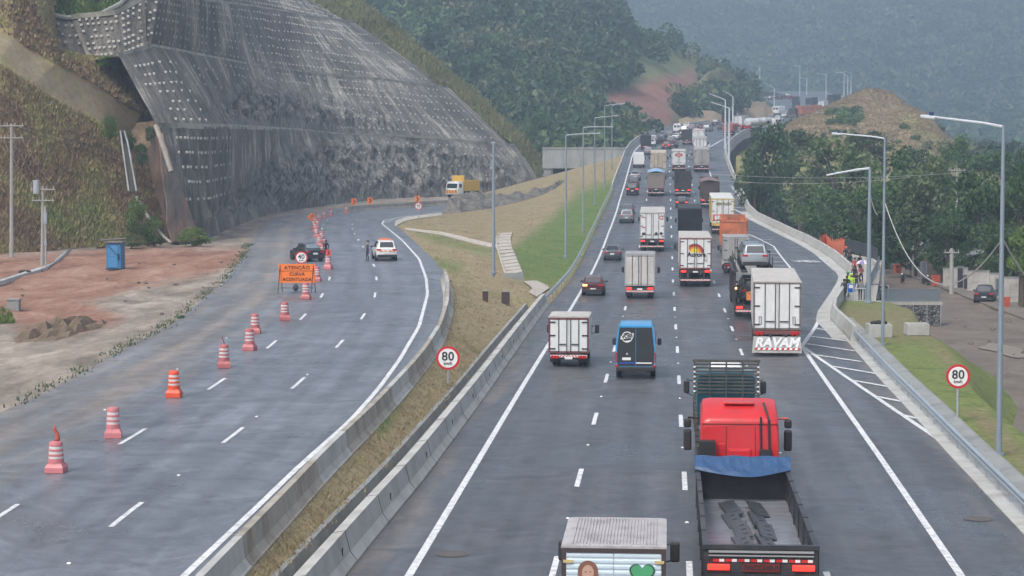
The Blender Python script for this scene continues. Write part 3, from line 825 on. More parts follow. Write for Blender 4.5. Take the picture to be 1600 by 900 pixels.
# ---------------------------------------------------------------- rock cutting with its benches
def rock_material():
    m = bpy.data.materials.new('shotcrete_rock'); m.use_nodes = True
    nt = m.node_tree; nt.nodes.clear(); L = nt.links.new
    out = N(nt, 'ShaderNodeOutputMaterial'); b = N(nt, 'ShaderNodeBsdfPrincipled'); L(b.outputs[0], out.inputs[0])
    tc = N(nt, 'ShaderNodeTexCoord'); at = N(nt, 'ShaderNodeAttribute', attribute_name='lane')   # (along, up, rockiness)
    mp = N(nt, 'ShaderNodeMapping'); mp.inputs['Scale'].default_value = (.8, .17, 0); mp.inputs['Rotation'].default_value = (0, 0, .48); L(at.outputs['Vector'], mp.inputs[0])
    n1 = N(nt, 'ShaderNodeTexNoise', Scale=1.0, Detail=9.0, Roughness=.68, Distortion=.6); L(mp.outputs[0], n1.inputs['Vector'])
    n0 = N(nt, 'ShaderNodeTexNoise', Scale=.07, Detail=5.0, Roughness=.6, Distortion=.8); L(at.outputs['Vector'], n0.inputs['Vector'])
    ad = N(nt, 'ShaderNodeMath', operation='MULTIPLY_ADD'); ad.inputs[1].default_value = .5; L(n0.outputs[0], ad.inputs[0]); 
    h = N(nt, 'ShaderNodeMath', operation='MULTIPLY'); h.inputs[1].default_value = .5; L(n1.outputs[0], h.inputs[0]); L(h.outputs[0], ad.inputs[2])
    rp = N(nt, 'ShaderNodeValToRGB'); el = rp.color_ramp.elements
    el[0].position = .38; el[0].color = (.038, .036, .033, 1); el[1].position = .63; el[1].color = (.52, .48, .41, 1)
    e = el.new(.46); e.color = (.10, .092, .08, 1); e = el.new(.53); e.color = (.18, .165, .142, 1)
    L(ad.outputs[0], rp.inputs[0])
    # bare rock: crackled, bluish dark
    n2 = N(nt, 'ShaderNodeTexNoise', Scale=1.0, Detail=10.0, Roughness=.75, Distortion=1.0); mp3 = N(nt, 'ShaderNodeMapping'); mp3.inputs['Scale'].default_value = (1.2, .5, 0); mp3.inputs['Rotation'].default_value = (0, 0, .7)
    L(at.outputs['Vector'], mp3.inputs[0]); L(mp3.outputs[0], n2.inputs['Vector'])
    r2 = N(nt, 'ShaderNodeValToRGB'); e2 = r2.color_ramp.elements
    e2[0].position = .42; e2[0].color = (.026, .025, .024, 1); e2[1].position = .60; e2[1].color = (.30, .285, .255, 1); L(n2.outputs[0], r2.inputs[0])
    sx = N(nt, 'ShaderNodeSeparateXYZ'); L(at.outputs['Vector'], sx.inputs[0])
    mx = N(nt, 'ShaderNodeMix', data_type='RGBA'); L(sx.outputs[2], mx.inputs[0]); L(rp.outputs[0], mx.inputs[6]); L(r2.outputs[0], mx.inputs[7])
    n5 = N(nt, 'ShaderNodeTexNoise', Scale=2.5, Detail=6.0, Roughness=.8); L(tc.outputs['Object'], n5.inputs['Vector'])
    mr = N(nt, 'ShaderNodeMapRange'); mr.inputs['From Min'].default_value = .3; mr.inputs['From Max'].default_value = .7; mr.inputs['To Min'].default_value = .55; mr.inputs['To Max'].default_value = 1.5; L(n5.outputs[0], mr.inputs[0])
    vm = N(nt, 'ShaderNodeVectorMath', operation='SCALE'); L(mx.outputs[2], vm.inputs[0]); L(mr.outputs[0], vm.inputs['Scale'])
    L(vm.outputs[0], b.inputs['Base Color']); b.inputs['Roughness'].default_value = .75
    bp = N(nt, 'ShaderNodeBump', Strength=.7, Distance=.35); L(n5.outputs[0], bp.inputs['Height']); L(bp.outputs[0], b.inputs['Normal'])
    return m
ROCK = rock_material()
BASE_PIX = [(262,378),(300,374),(330,371),(350,360),(390,346),(430,332),(500,323),(560,320),(600,317),(650,313),(700,309),(770,300),(850,290)]
BASE_Y =   [206, 211, 217, 240, 277, 318, 355, 375, 388, 396, 404, 416, 430]
base = [onY(u, v, Y) for (u, v), Y in zip(BASE_PIX, BASE_Y)]
A_PIX = [(246,196),(285,197),(320,198),(350,198),(385,199),(425,201),(475,204),(520,209),(560,211),(620,212),(680,216),(740,222),(805,227)]
rowA = up(base, A_PIX, .45)
A_in = [p + Vector((-.8, 3.2, .25)) for p in rowA]
C_PIX = [(186,87),(215,80),(240,73),(280,80),(330,90),(385,100),(440,108),(480,112),(520,117),(560,121),(605,125),(650,131),(700,136)]
rowC = up(A_in, C_PIX, .5)
C_in = [p + Vector((-.8, 3.0, .25)) for p in rowC]
C_in[0] = onY(138, 94, 230.2); C_in[1] = onY(190, 90, 229.4)
D_PIX = [(112,27),(182,20),(250,-15),(285,-8),(325,2),(360,6),(395,10),(425,15),(455,20),(480,25),(505,29),(530,32),(556,36)]
rowD = up(C_in, D_PIX, .5)
D_in = [p + Vector((-.8, 3.0, .25)) for p in rowD]
T_PIX = [(114,20),(196,-30),(250,-85),(285,-80),(310,-75),(340,-70),(365,-65),(385,-60),(405,-50),(425,-40),(445,-30),(465,-15),(484,0)]
rowT = up(D_in, T_PIX, .55)
rock_poly = [[(330,345),(430,250),(520,215),(620,215),(700,225),(800,260),(830,300),(600,318),(430,332)], [(430,200),(470,150),(600,175),(640,212),(520,208)], [(330,180),(370,130),(470,140),(470,200),(400,200)]]
def band(a, b, nr, nc, amp, ridg=True):
    r0 = np.array([tuple(p) for p in a]); r1 = np.array([tuple(p) for p in b])
    nk = len(r0); t = np.linspace(0, nk - 1, nc)
    r0 = np.stack([np.interp(t, np.arange(nk), r0[:, k]) for k in range(3)], 1); r1 = np.stack([np.interp(t, np.arange(nk), r1[:, k]) for k in range(3)], 1)
    dl = np.concatenate([[0], np.cumsum(np.linalg.norm(np.diff(r0, axis=0), axis=1))])
    G = np.zeros((nr + 1, nc, 3)); A = np.zeros((nr + 1, nc, 3))
    for j in range(nc):
        tan = r0[min(j+1, nc-1)] - r0[max(j-1, 0)]; nrm = np.cross(tan, r1[j] - r0[j]); nrm /= (np.linalg.norm(nrm) + 1e-9)
        if nrm[1] > 0: nrm = -nrm
        for i in range(nr + 1):
            f = i / nr; p = r0[j] + (r1[j] - r0[j]) * f
            w = soft(p, rock_poly, 18)
            s, z = dl[j], p[2]
            d = .35 * fbm(s * .09, z * .05, 3.0) + .12 * fbm(s * .5, z * .12, 7.0)
            if w > 0:
                q = abs(noise.fractal(Vector((s * .22 + z * .12, z * .16 - s * .06, 1.0)), 1.0, 2.1, 6)); d += w * (2.6 * (.5 - q) + .5 * fbm(s * .9, z * .45, 2.0, 3))
            d *= amp * min(1, 4 * min(f, 1 - f) + .15)
            G[i, j] = p + nrm * d; A[i, j] = (s, z, w)
    return G, A
def rot_idx(G): return G
wall = thing('rock_cutting', 'tall dark terraced rock cutting sprayed with concrete and dotted with rows of anchor heads', 'rock face', tuple(base[6]))
woff = Vector(base[6])
def wallpart(name, a, b, nr, nc, amp):
    G, A = band(a, b, nr, nc, amp)
    o = grid_obj(name, G - np.array(tuple(woff)), ROCK, parent=wall, smooth_=name not in ('lower_face', 'middle_face'))
    add_attr(o, 'lane', A.reshape(-1, 3))
    return G
G1 = wallpart('lower_face', base, rowA, 46, 420, 1.0)
G2 = wallpart('middle_face', A_in, rowC, 46, 420, .9)
G3 = wallpart('upper_face', C_in, rowD, 34, 380, .8)
G4 = wallpart('top_face', D_in, rowT, 20, 300, .8)
BENCH = pm('bench_concrete', (.42, .40, .35), rough=.9, var=.3, scale=.5, dirt=(.08, .09, .05), dscale=.3, damt=.8)
def bench(name, a, b):
    nk = len(a); t = np.linspace(0, nk - 1, 160)
    aa, bb = [np.stack([np.interp(t, np.arange(nk), np.array([tuple(p) for p in r])[:, k]) for k in range(3)], 1) for r in (a, b)]
    m = MB(); R = []
    for p, q in zip(aa, bb):
        p = p - np.array(tuple(woff)); q = q - np.array(tuple(woff))
        R.append([tuple(p + [0, -.3, -.25]), tuple(p + [0, -.42, .3]), tuple(p + [0, .2, .2]), tuple(p + [0, .3, .0]), tuple(q + [0, .4, -.05])])
    m.grid(R); m.build(name, BENCH, wall, fixn=False)
bench('bench', rowA, A_in); bench('bench', rowC, C_in); bench('bench', rowD, D_in)
# separate short wall at the far left, above the brown slope
S_PIX = [(78,88),(100,90),(125,93),(150,91),(172,89),(190,92),(230,92)]
sb = [onY(u, v, 231) for u, v in S_PIX]
st = up(sb, [(44,12),(75,22),(100,29),(125,29),(150,27),(188,8),(225,-30)], .45)
G5 = wallpart('side_face', sb, st, 16, 90, .6)
m = MB(); m.tube([tuple(p - woff + Vector((0, -.2, .1))) for p in st], .26, 6); m.tube([tuple(sb[0] - woff), tuple(st[0] - woff)], .35, 6)
m.build('edge_beam', CONC_G, wall)
m = MB(); q = [onY(246,196,base[0].y+3), onY(256,225,base[0].y+2), onY(270,268,base[0].y+1)]
m.tube([tuple(p - woff + Vector((0, -1, 0))) for p in q], .26, 6)
m.build('edge_beam', CONC_O, wall)
# anchor heads: rows of small pale pyramids
ANC = pm('anchor_concrete', (.43, .42, .39), rough=.9, var=.15)
def anchor_rows(G, fr, c0, c1, n):
    r, c = G.shape[:2]; out = []
    for f in fr:
        i = int(f * (r - 1))
        for s in np.linspace(c0, c1, n):
            s2 = s; j = int(s2 * (c - 1)); i2 = max(1, min(r - 2, i))
            if R_.random() < .2: continue
            p = G[i2, j]; out.append(p)
    return out
anch = []
anch += anchor_rows(G5, (.15, .38, .62, .85), .04, .97, 14)
anch += anchor_rows(G1, (.36, .5, .64, .77, .9), .06, .27, 17)
anch += anchor_rows(G1, (.3, .5, .7, .88), .62, .98, 26)
anch += anchor_rows(G2, (.08, .2, .32, .44), .08, .2, 5)
anch += anchor_rows(G2, (.55, .68, .81), .04, .34, 17)
anch += anchor_rows(G2, (.8, .92), .36, .6, 22)
anch += anchor_rows(G2, (.1, .25, .4, .55, .68, .8, .92), .60, .97, 34)
anch += anchor_rows(G3, (.1, .24, .38, .52, .66, .8, .92), .015, .97, 84)
anch += anchor_rows(G4, (.1, .24, .38), .2, .95, 60)
anch.sort(key=lambda p: p[1])
am = MB(); am.box((0, 0, 0), (.27, .2, .27), 0, rot=Matrix.Rotation(radians(-24), 3, "X")); am.box((0, -.15, -.02), (.14, .12, .14), 0)
ame = am.mesh('anchor_head', ANC)
for p in anch[:100]:
    o = bpy.data.objects.new('anchor_head', ame); link(o, wall); o.location = Vector(p) - woff + Vector((0, -.1, 0))
rest = MB()
for p in anch[100:]:
    q = Vector(p) - woff + Vector((0, -.1, 0)); rest.add([Vector(a) + q for a in am.v], am.f)
tag(rest.build('anchor_heads', ANC, wall), kind='stuff')

# grass strip along the right-hand crest of the cutting
HILLG = mixmat('hill_grass', [(.15, .155, .06), (.20, .19, .08), (.12, .14, .05)], [(.17, .24, .06), (.23, .29, .085), (.15, .20, .06)], scaleA=.12, scaleB=.15, fine=1.5, finev=.4, edge=.5, nscale=.2)
ends = [rowT[-1], rowD[-1] , D_in[-1], rowC[-1], C_in[-1], rowA[-1], A_in[-1], base[-1]]
ev = [proj(p)[1] for p in ends]; ey = [p.y for p in ends]
def eY(v): return float(np.interp(v, ev, ey))
inner = [(470,-25),(484,0),(515,20),(550,34),(568,48),(590,78),(618,100),(650,122),(680,131),(703,138),(722,165),(745,188),(775,203),(803,226),(822,250),(838,272),(850,289)]
outer = [(500,-60),(530,-20),(570,8),(600,30),(625,50),(650,72),(675,92),(700,112),(722,130),(745,150),(765,168),(785,186),(805,205),(825,226),(840,246),(850,264),(868,292)]
r0 = [onY(u, v, eY(v) + .3) for u, v in inner]; r1 = [onY(u, v, eY(v2) + 9) for (u, v), (_, v2) in zip(outer, inner)]
r2 = [p + Vector((6, 16, -9)) for p in r1]
G = loft([r0, r1, r2], [14, 8], 120, lambda p, i, j: np.array([.3 * fbm(p[0]*.3, p[1]*.3), .3 * fbm(p[0]*.3, p[2]*.3, 4), .5 * fbm(p[0]*.15, p[2]*.15, 9)]) if i > .02 else np.zeros(3))
CREST = G
tag(grid_obj('crest_slope', G, HILLG, k=np.full(G.shape[:2], 1.0)), kind='structure')

# vegetated hillside on the left with its tan access ramp
HS = mixmat('hillside_grass', [(.19, .125, .085), (.24, .175, .10), (.29, .255, .115), (.20, .24, .085)], [(.20, .16, .105), (.25, .21, .14), (.22, .19, .11)], scaleA=.11, scaleB=.3, fine=1.6, finev=.28, edge=.35, nscale=.35, bump=.35)
h0 = [onL(u, v) for u, v in [(-330,404),(-120,402),(0,398),(60,394),(120,389),(180,385),(230,382),(262,379)]]
h1 = up(h0, [(-420,-60),(-160,10),(0,90),(55,126),(110,165),(160,198),(195,214),(216,226)], 1.2)
h2 = up(h1, [(-420,-120),(-140,-40),(20,58),(85,98),(140,128),(190,158),(222,178),(246,192)], 1.9)
h3 = up(h2, [(-420,-260),(-160,-180),(10,-40),(50,10),(80,88),(130,93),(168,92),(192,90)], .9)
h4 = [p + Vector((-2, 18, 10 if i < 4 else 2.0)) for i, p in enumerate(h3)]
G = loft([h0, h1, h2, h3, h4], [46, 12, 22, 10], 200, lambda p, i, j: np.array([0, .8 * fbm(p[0]*.08, p[2]*.08, 2.0), .5 * fbm(p[0]*.15, p[1]*.15, 5.0)]) * min(1, i * 8) * min(1, (1 - j) * 10))
HILL = G
k = np.zeros(G.shape[:2]); k[47:57, :] = .62; k[45:47, :] = .45; k[57:61, :] = .38
for j in range(200):
    if j > 185: k[44:60, j] = .5
tag(grid_obj('hillside', G, HS, k=k), kind='structure')
# dark wedge of rough rock between hillside and cutting
w0 = [h0[-1] + Vector((0, -.3, 0)), base[0] + Vector((.3, -.4, 0)), base[1] + Vector((.8, -.3, 0))]
w1 = [onY(228, 236, h1[-1].y - .6), onY(246, 208, rowA[0].y - .5), onY(254, 207, rowA[0].y - .6)]
G = loft([w0, w1], [40], 40, lambda p, i, j: np.array([.2 * fbm(p[0]*.6, p[2]*.3), .5 * fbm(p[0]*.4, p[2]*.25, 3), 0]))
WEDGE = gmat('wedge_soil', [(.09, .08, .07), (.13, .115, .10), (.22, .13, .095), (.11, .095, .08)], scale=.16, fine=1.6, stretch=(2, 1, .4))
tag(grid_obj('cut_slope', G, WEDGE), kind='structure')
yq = h1[-1].y - 1.4
G = loft([[onY(u, v, yq) for u, v in [(200,213),(214,192),(247,188)]], [onY(u, v, yq - 1) for u, v in [(222,242),(238,240),(258,228)]]], [16], 24, lambda p, i, j: np.array([0, .4 * fbm(p[0]*.5, p[2]*.5), 0]))
tag(grid_obj('soil_patch', G, gmat('patch_soil', [(.20, .13, .09), (.27, .19, .13), (.16, .15, .07)], scale=.4, fine=3)), kind='structure')
# top of the plateau above the small wall
v0 = [p + Vector((0, .3, .2)) for p in st]; v1 = [p + Vector((-1, 14, 9)) for p in v0]
G = loft([v0, v1], [10], 40, lambda p, i, j: np.array([0, 0, .5 * fbm(p[0]*.3, p[1]*.3)]) if i > 0 else np.zeros(3))
tag(grid_obj('plateau_slope', G, HILLG, k=np.full(G.shape[:2], .6)), kind='structure'); PLAT = G

# ---------------------------------------------------------------- middle hill (forest, red cut) and mounds by the viaduct
MIDG = mixmat('mid_hill_ground', [(.10, .13, .055), (.15, .165, .075), (.20, .19, .10)], [(.20, .10, .07), (.27, .13, .095), (.22, .16, .115)], scaleA=.03, scaleB=.04, fine=.5, finev=.4, edge=.5, nscale=.08)
mb0 = [(300,330,560),(600,320,530),(800,300,470),(860,292,465),(905,285,470),(955,262,478),(990,235,520),(1025,212,585),(1060,200,630),(1110,190,680),(1150,186,700),(1166,172,800)]
mb0 = [onY(*q) for q in mb0]
m1 = [onY(*q) for q in [(300,120,640),(600,120,620),(800,160,560),(870,180,545),(910,190,545),(955,180,560),(990,170,600),(1030,165,640),(1065,158,680),(1105,160,720),(1140,165,745),(1167,168,830)]]
m2 = [onY(*q) for q in [(300,-60,760),(560,-60,740),(740,0,690),(830,60,670),(880,90,660),(930,100,670),(980,105,690),(1030,110,710),(1060,112,740),(1105,125,770),(1135,140,790),(1160,152,850)]]
m3 = [onY(*q) for q in [(200,-260,940),(560,-170,920),(740,-80,860),(850,-40,830),(905,-12,810),(950,6,800),(985,40,790),(1010,60,790),(1046,64,800),(1098,100,810),(1128,120,820),(1152,146,870)]]
m4 = [p + Vector((20, 120, -30)) for p in m3]
G = loft([mb0, m1, m2, m3, m4], [18, 22, 22, 8], 120, lambda p, i, j: np.array([0, 4 * fbm(p[0]*.02, p[2]*.03), 1.6 * fbm(p[0]*.03, p[1]*.02, 5)]) * min(1, i * 6))
MIDH = G
red_p = [[(905,150),(960,140),(1000,130),(1078,108),(1100,140),(1060,150),(1075,165),(1062,178),(1040,196),(1005,204),(970,192),(925,180)]]
k = np.array([[soft(p, red_p, 14) * .95 for p in r] for r in G])
tag(grid_obj('middle_hill', G, MIDG, k=k), kind='structure')
TAN = gmat('tan_soil', [(.23, .17, .11), (.29, .22, .145), (.20, .17, .095)], scale=.08, fine=.9, finev=.25)
def mound(name, crest, foot, dy, mat, back=25, n=60, rough=.5, k=None):
    c = [onY(*q) for q in crest]; f = [onY(*q) for q in foot]
    b = [p + Vector((0, back, -back * .55)) for p in c]
    G = loft([f, c, b], [20, 10], n, lambda p, i, j: np.array([0, rough * fbm(p[0]*.2, p[2]*.2), rough * .6 * fbm(p[0]*.3, p[1]*.3, 5)]) * min(1, i * 5))
    o = grid_obj(name, G, mat, k=(np.full(G.shape[:2], k) if k is not None else None))
    tag(o, kind='structure'); return G
mound('sand_bank', [(985,212,600),(1020,201,620),(1050,190,640),(1080,180,650),(1098,172,655),(1118,174,660),(1140,184,665),(1160,188,680)], [(985,216,560),(1020,206,600),(1050,203,622),(1080,200,640),(1098,198,645),(1118,195,650),(1140,192,660),(1160,190,675)], 0, TAN, rough=.4)
mound('sand_heap', [(1130,182,700),(1150,165,712),(1175,157,725),(1195,160,735),(1210,172,742),(1216,184,745)], [(1130,188,690),(1150,188,695),(1175,188,705),(1195,187,715),(1210,186,725),(1217,186,738)], 0, TAN, rough=.5)
GREENB = gmat('bushy_slope', [(.07, .085, .04), (.12, .125, .06), (.16, .14, .08)], scale=.06, fine=.7, finev=.4)
mound('spur', [(1040,158,690),(1065,150,700),(1085,138,710),(1105,112,720),(1125,106,735),(1140,112,750),(1155,130,770),(1168,158,790)], [(1040,176,670),(1065,182,675),(1085,186,680),(1105,184,690),(1125,180,700),(1140,175,715),(1155,170,740),(1168,168,775)], 0, GREENB, rough=1.2)
# mound on the right of the road
MOUND = mixmat('dry_mound', [(.21, .155, .10), (.27, .21, .125), (.17, .13, .08)], [(.17, .18, .075), (.22, .21, .095), (.22, .20, .10)], scaleA=.12, scaleB=.12, fine=1.0, finev=.38, edge=.5, nscale=.15)
ff = [Vector((onY(*q).x, q[2] - 12, -5)) for q in [(1140,245,430),(1210,250,430),(1260,255,430),(1320,262,430),(1380,270,430),(1430,275,430),(1500,290,440),(1600,300,450)]]
f = [onY(*q) for q in [(1150,245,430),(1210,250,430),(1260,255,430),(1320,262,430),(1380,270,430),(1430,275,430),(1500,290,440),(1600,300,450)]]
c1 = [onY(*q) for q in [(1215,206,500),(1245,190,500),(1275,182,500),(1325,179,500),(1385,183,500),(1430,178,500),(1450,181,503),(1500,240,515)]]
c2 = [onY(*q) for q in [(1216,204,510),(1248,187,520),(1282,174,530),(1325,173,535),(1380,178,535),(1428,173,530),(1447,177,525),(1500,238,525)]]
c3 = [onY(*q) for q in [(1222,202,520),(1262,183,545),(1302,163,560),(1334,145,565),(1362,139,565),(1388,143,560),(1414,170,550),(1500,240,535)]]
c4 = [p + Vector((5, 45, -22)) for p in c3]
G = loft([ff, f, c1, c2, c3, c4], [6, 24, 5, 16, 8], 130, lambda p, i, j: np.array([0, .8 * fbm(p[0]*.1, p[2]*.1), .45 * fbm(p[0]*.2, p[1]*.15, 5)]) * min(1, i * 5))
MND = G
grn = [[(1395,178),(1425,170),(1478,215),(1490,250),(1440,235)], [(1285,175),(1350,170),(1350,195),(1290,192)]]
k = np.array([[max(soft(p, grn, 12) * .8, .9 if proj(p)[1] > 228 else 0) for p in r] for r in G])
tag(grid_obj('dry_mound', G, MOUND, k=k), kind='structure')
m = MB()
pth = [onY(u, v, Y) for u, v, Y in [(1338,143,560),(1325,150,556),(1308,158,548),(1290,167,535),(1272,178,515),(1262,184,503)]]
# pale path worn along the ridge
def nearest_on(G, p):
    Q = G.reshape(-1, 3); d = ((Q[:, 0] - p[0]) ** 2 + (Q[:, 1] - p[1]) ** 2); return Q[d.argmin()]
_Q = MND.reshape(-1, 3); _U = np.array([proj(p) for p in _Q])
def pt_on(u, v):
    d = (_U[:, 0] - u) ** 2 + (_U[:, 1] - v) ** 2; i = np.argsort(d)[:6]; w = 1 / (d[i] + .5)
    Y = (_Q[i, 1] * w).sum() / w.sum(); return onY(u, v, Y - .8)
R = []
for u, v in [(1336,148),(1325,152),(1312,158),(1300,165),(1288,171),(1275,178),(1268,183),(1262,190),(1260,200)]:
    R.append([tuple(pt_on(u - 1.6, v)), tuple(pt_on(u, v - .3)), tuple(pt_on(u + 1.6, v))])
m.grid(R); tag(m.build('path', pm('path_soil', (.36, .30, .22), rough=.95, var=.2, scale=.8), fixn=False), kind='structure')

# ---------------------------------------------------------------- far hills
FARG = gmat('far_hill_ground', [(.035, .055, .03), (.05, .075, .038), (.07, .09, .045)], scale=.004, fine=.06, finev=.3)
us = [-600, -100, 300, 700, 950, 1150, 1350, 1550, 1750, 2100, 2600]
fr = [[onY(u, 262, 1180) for u in us]]
fr.append([onY(u, 190, 1380) for u in us]); fr.append([onY(u, 90, 1650) for u in us]); fr.append([onY(u, -20, 1950) for u in us]); fr.append([onY(u, -130, 2300) for u in us]); fr.append([onY(u, -60, 3000) for u in us])
G = loft(fr, [10, 14, 14, 12, 5], 90, lambda p, i, j: np.array([0, 60 * fbm(p[0]*.004, p[2]*.01), 16 * fbm(p[0]*.005, p[1]*.003, 5)]) * min(1, i * 6 + .1))
FAR = G
tag(grid_obj('far_hill', G, FARG), kind='structure')
# valley floor behind the right-hand trees
v0 = [onY(u, 300, 470) for u in (1450, 1700, 2100, 2700)]; v1 = [onY(u, 262, 760) for u in (1350, 1700, 2200, 2900)]; v2 = [onY(u, 258, 1300) for u in (1150, 1700, 2300, 3000)]
G = loft([v0, v1, v2], [14, 14], 40, lambda p, i, j: np.array([0, 0, 4 * fbm(p[0]*.01, p[1]*.01)])); VAL = G
tag(grid_obj('valley_floor', G, FARG), kind='structure')

# ---------------------------------------------------------------- haze
m = bpy.data.materials.new('haze_air'); m.use_nodes = True; nt = m.node_tree; nt.nodes.clear()
out = N(nt, 'ShaderNodeOutputMaterial'); pv = N(nt, 'ShaderNodeVolumePrincipled')
pv.inputs['Color'].default_value = (.54, .69, .88, 1); pv.inputs['Density'].default_value = HAZE_DENSITY; pv.inputs['Anisotropy'].default_value = .2
nt.links.new(pv.outputs[0], out.inputs['Volume'])
hz = MB(); hz.b2(-4500, 4500, -900, 6500, -9, 420)
o = hz.build('haze', m); tag(o, kind='stuff')
# ---------------------------------------------------------------- foliage
def leafmat(name, col, var=.3):
    m = bpy.data.materials.new(name); m.use_nodes = True
    nt = m.node_tree; nt.nodes.clear(); L = nt.links.new
    out = N(nt, 'ShaderNodeOutputMaterial'); b = N(nt, 'ShaderNodeBsdfPrincipled')
    tc = N(nt, 'ShaderNodeTexCoord'); n1 = N(nt, 'ShaderNodeTexNoise', Scale=.35, Detail=4.0); L(tc.outputs['Object'], n1.inputs['Vector'])
    oi = N(nt, 'ShaderNodeObjectInfo')
    mx = N(nt, 'ShaderNodeMix', data_type='RGBA'); L(n1.outputs[0], mx.inputs[0])
    mx.inputs[6].default_value = tuple(c * (1 - var) for c in col) + (1,); mx.inputs[7].default_value = tuple(c * (1 + var) for c in col) + (1,)
    hs = N(nt, 'ShaderNodeHueSaturation'); L(mx.outputs[2], hs.inputs['Color'])
    mr = N(nt, 'ShaderNodeMapRange'); mr.inputs['To Min'].default_value = .8; mr.inputs['To Max'].default_value = 1.25; L(oi.outputs['Random'], mr.inputs[0]); L(mr.outputs[0], hs.inputs['Value'])
    L(hs.outputs[0], b.inputs['Base Color']); b.inputs['Roughness'].default_value = .6; b.inputs['Specular IOR Level'].default_value = .3
    tr = N(nt, 'ShaderNodeBsdfTranslucent'); L(hs.outputs[0], tr.inputs[0])
    ms = N(nt, 'ShaderNodeMixShader'); ms.inputs[0].default_value = .3; L(b.outputs[0], ms.inputs[1]); L(tr.outputs[0], ms.inputs[2]); L(ms.outputs[0], out.inputs[0])
    return m
LEAF = {
 'dark': [leafmat('leaf_dark', (.055, .105, .042)), leafmat('leaf_dark_b', (.085, .145, .055)), leafmat('leaf_dark_c', (.035, .07, .034))],
 'mid': [leafmat('leaf_mid', (.07, .135, .045)), leafmat('leaf_mid_b', (.10, .175, .055)), leafmat('leaf_mid_c', (.045, .09, .034))],
 'light': [leafmat('leaf_light', (.12, .18, .07)), leafmat('leaf_light_b', (.16, .21, .095)), leafmat('leaf_light_c', (.085, .135, .055))],
 'bright': [leafmat('leaf_bright', (.15, .24, .055)), leafmat('leaf_bright_b', (.20, .29, .08)), leafmat('leaf_bright_c', (.09, .16, .045))]}
BARK = pm('bark', (.085, .07, .055), rough=.95, var=.35, scale=4, bump=.5)
rng = np.random.default_rng(11)
def leaf_quads(C, Rr, n, size, flat=.8):
    """C: (k,3) lobe centres, Rr: (k,) radii -> vertices (k*n*4,3)"""
    k = len(C)
    d = rng.normal(size=(k, n, 3)); d /= np.linalg.norm(d, axis=2, keepdims=True)
    d[..., 2] *= flat
    rad = Rr[:, None, None] * (rng.uniform(.45, 1.0, size=(k, n, 1)) ** .5) * (1 + .12 * rng.normal(size=(k, n, 1)))
    P = C[:, None, :] + d * rad
    a = rng.normal(size=(k, n, 3)); a /= np.linalg.norm(a, axis=2, keepdims=True)
    nr = d + .9 * rng.normal(size=(k, n, 3)); b = np.cross(a, nr); b /= (np.linalg.norm(b, axis=2, keepdims=True) + 1e-6)
    s = size * rng.uniform(.55, 1.3, size=(k, n, 1))
    V = np.stack([P - a * s, P - b * s * .55, P + a * s, P + b * s * .55], 2)
    return V.reshape(-1, 3)
def leaf_obj(name, V, mats, nlobe, n, parent=None):
    F = np.arange(len(V)).reshape(-1, 4)
    mi = np.repeat(rng.choice(3, size=nlobe, p=[.45, .33, .22]), n)
    flip = rng.random(len(mi)) < .25; mi[flip] = rng.choice(3, size=flip.sum())
    return np_object(name, V, F, mats, midx=mi, parent=parent)
def crown_cloud(nl, n, size, seed):
    """crown in a unit box: x,y in -0.5..0.5, z in 0..1"""
    C = []; Rr = []
    rr = random.Random(seed)
    while len(C) < nl:
        a = rr.uniform(0, 2 * pi); z = rr.uniform(0, 1); w = math.sin(pi * min(1, .18 + z * .75)) ** .7
        r = rr.uniform(.3, 1) ** .6 * .40 * w
        C.append((r * cos(a), r * sin(a), .1 + .78 * z)); Rr.append(rr.uniform(.10, .19))
    return leaf_quads(np.array(C), np.array(Rr), n, size)
PROTO = {}
def proto(kind, v):
    key = (kind, v)
    if key not in PROTO:
        nl, n = 30, 130
        V = crown_cloud(nl, n, .028, 100 + v * 7 + len(kind))
        V[:, :2] *= 1.0
        o = leaf_obj('crown', V, LEAF[kind], nl, n)
        me = o.data; bpy.data.objects.remove(o)
        PROTO[key] = me
    return PROTO[key]
def trunk_mesh(h, r, spread, seed):
    rr = random.Random(seed); m = MB()
    top = h * .62
    pts = [(0, 0, -.4), (rr.uniform(-.1, .1), rr.uniform(-.1, .1), top * .5), (rr.uniform(-.3, .3), rr.uniform(-.3, .3), top)]
    m.tube(pts, [r * 1.25, r, r * .75], 8)
    for i in range(6):
        a = rr.uniform(0, 2 * pi); z0 = top * rr.uniform(.5, 1); L_ = spread * rr.uniform(.5, .9)
        m.tube([(0, 0, z0), (cos(a) * L_ * .4, sin(a) * L_ * .4, z0 + h * .12), (cos(a) * L_, sin(a) * L_, z0 + h * rr.uniform(.2, .33))], [r * .5, r * .32, r * .12], 6)
    return m
def tree(label, kind, u, vt, vb, wpx, Y, zg=None, group=None, v=None, cat='tree', name='tree'):
    top = onY(u, vt, Y); bot = onY(u, vb, Y); w = wpx * Y / FPX
    z0 = zG(Y) if zg is None else zg
    z0 = min(z0, bot.z)
    t = thing(name, label, cat, (top.x, Y, z0), R_.uniform(0, 6.2), group)
    v = R_.randrange(3) if v is None else v
    c = bpy.data.objects.new('crown', proto(kind, v)); link(c, t)
    c.location = (0, 0, bot.z - z0); c.scale = (w, w * .95, (top.z - bot.z) * 1.04)
    h = top.z - z0
    trunk_mesh(h, max(.18, .022 * h), w * .42, int(u)).build('trunk', BARK, t)
    return t
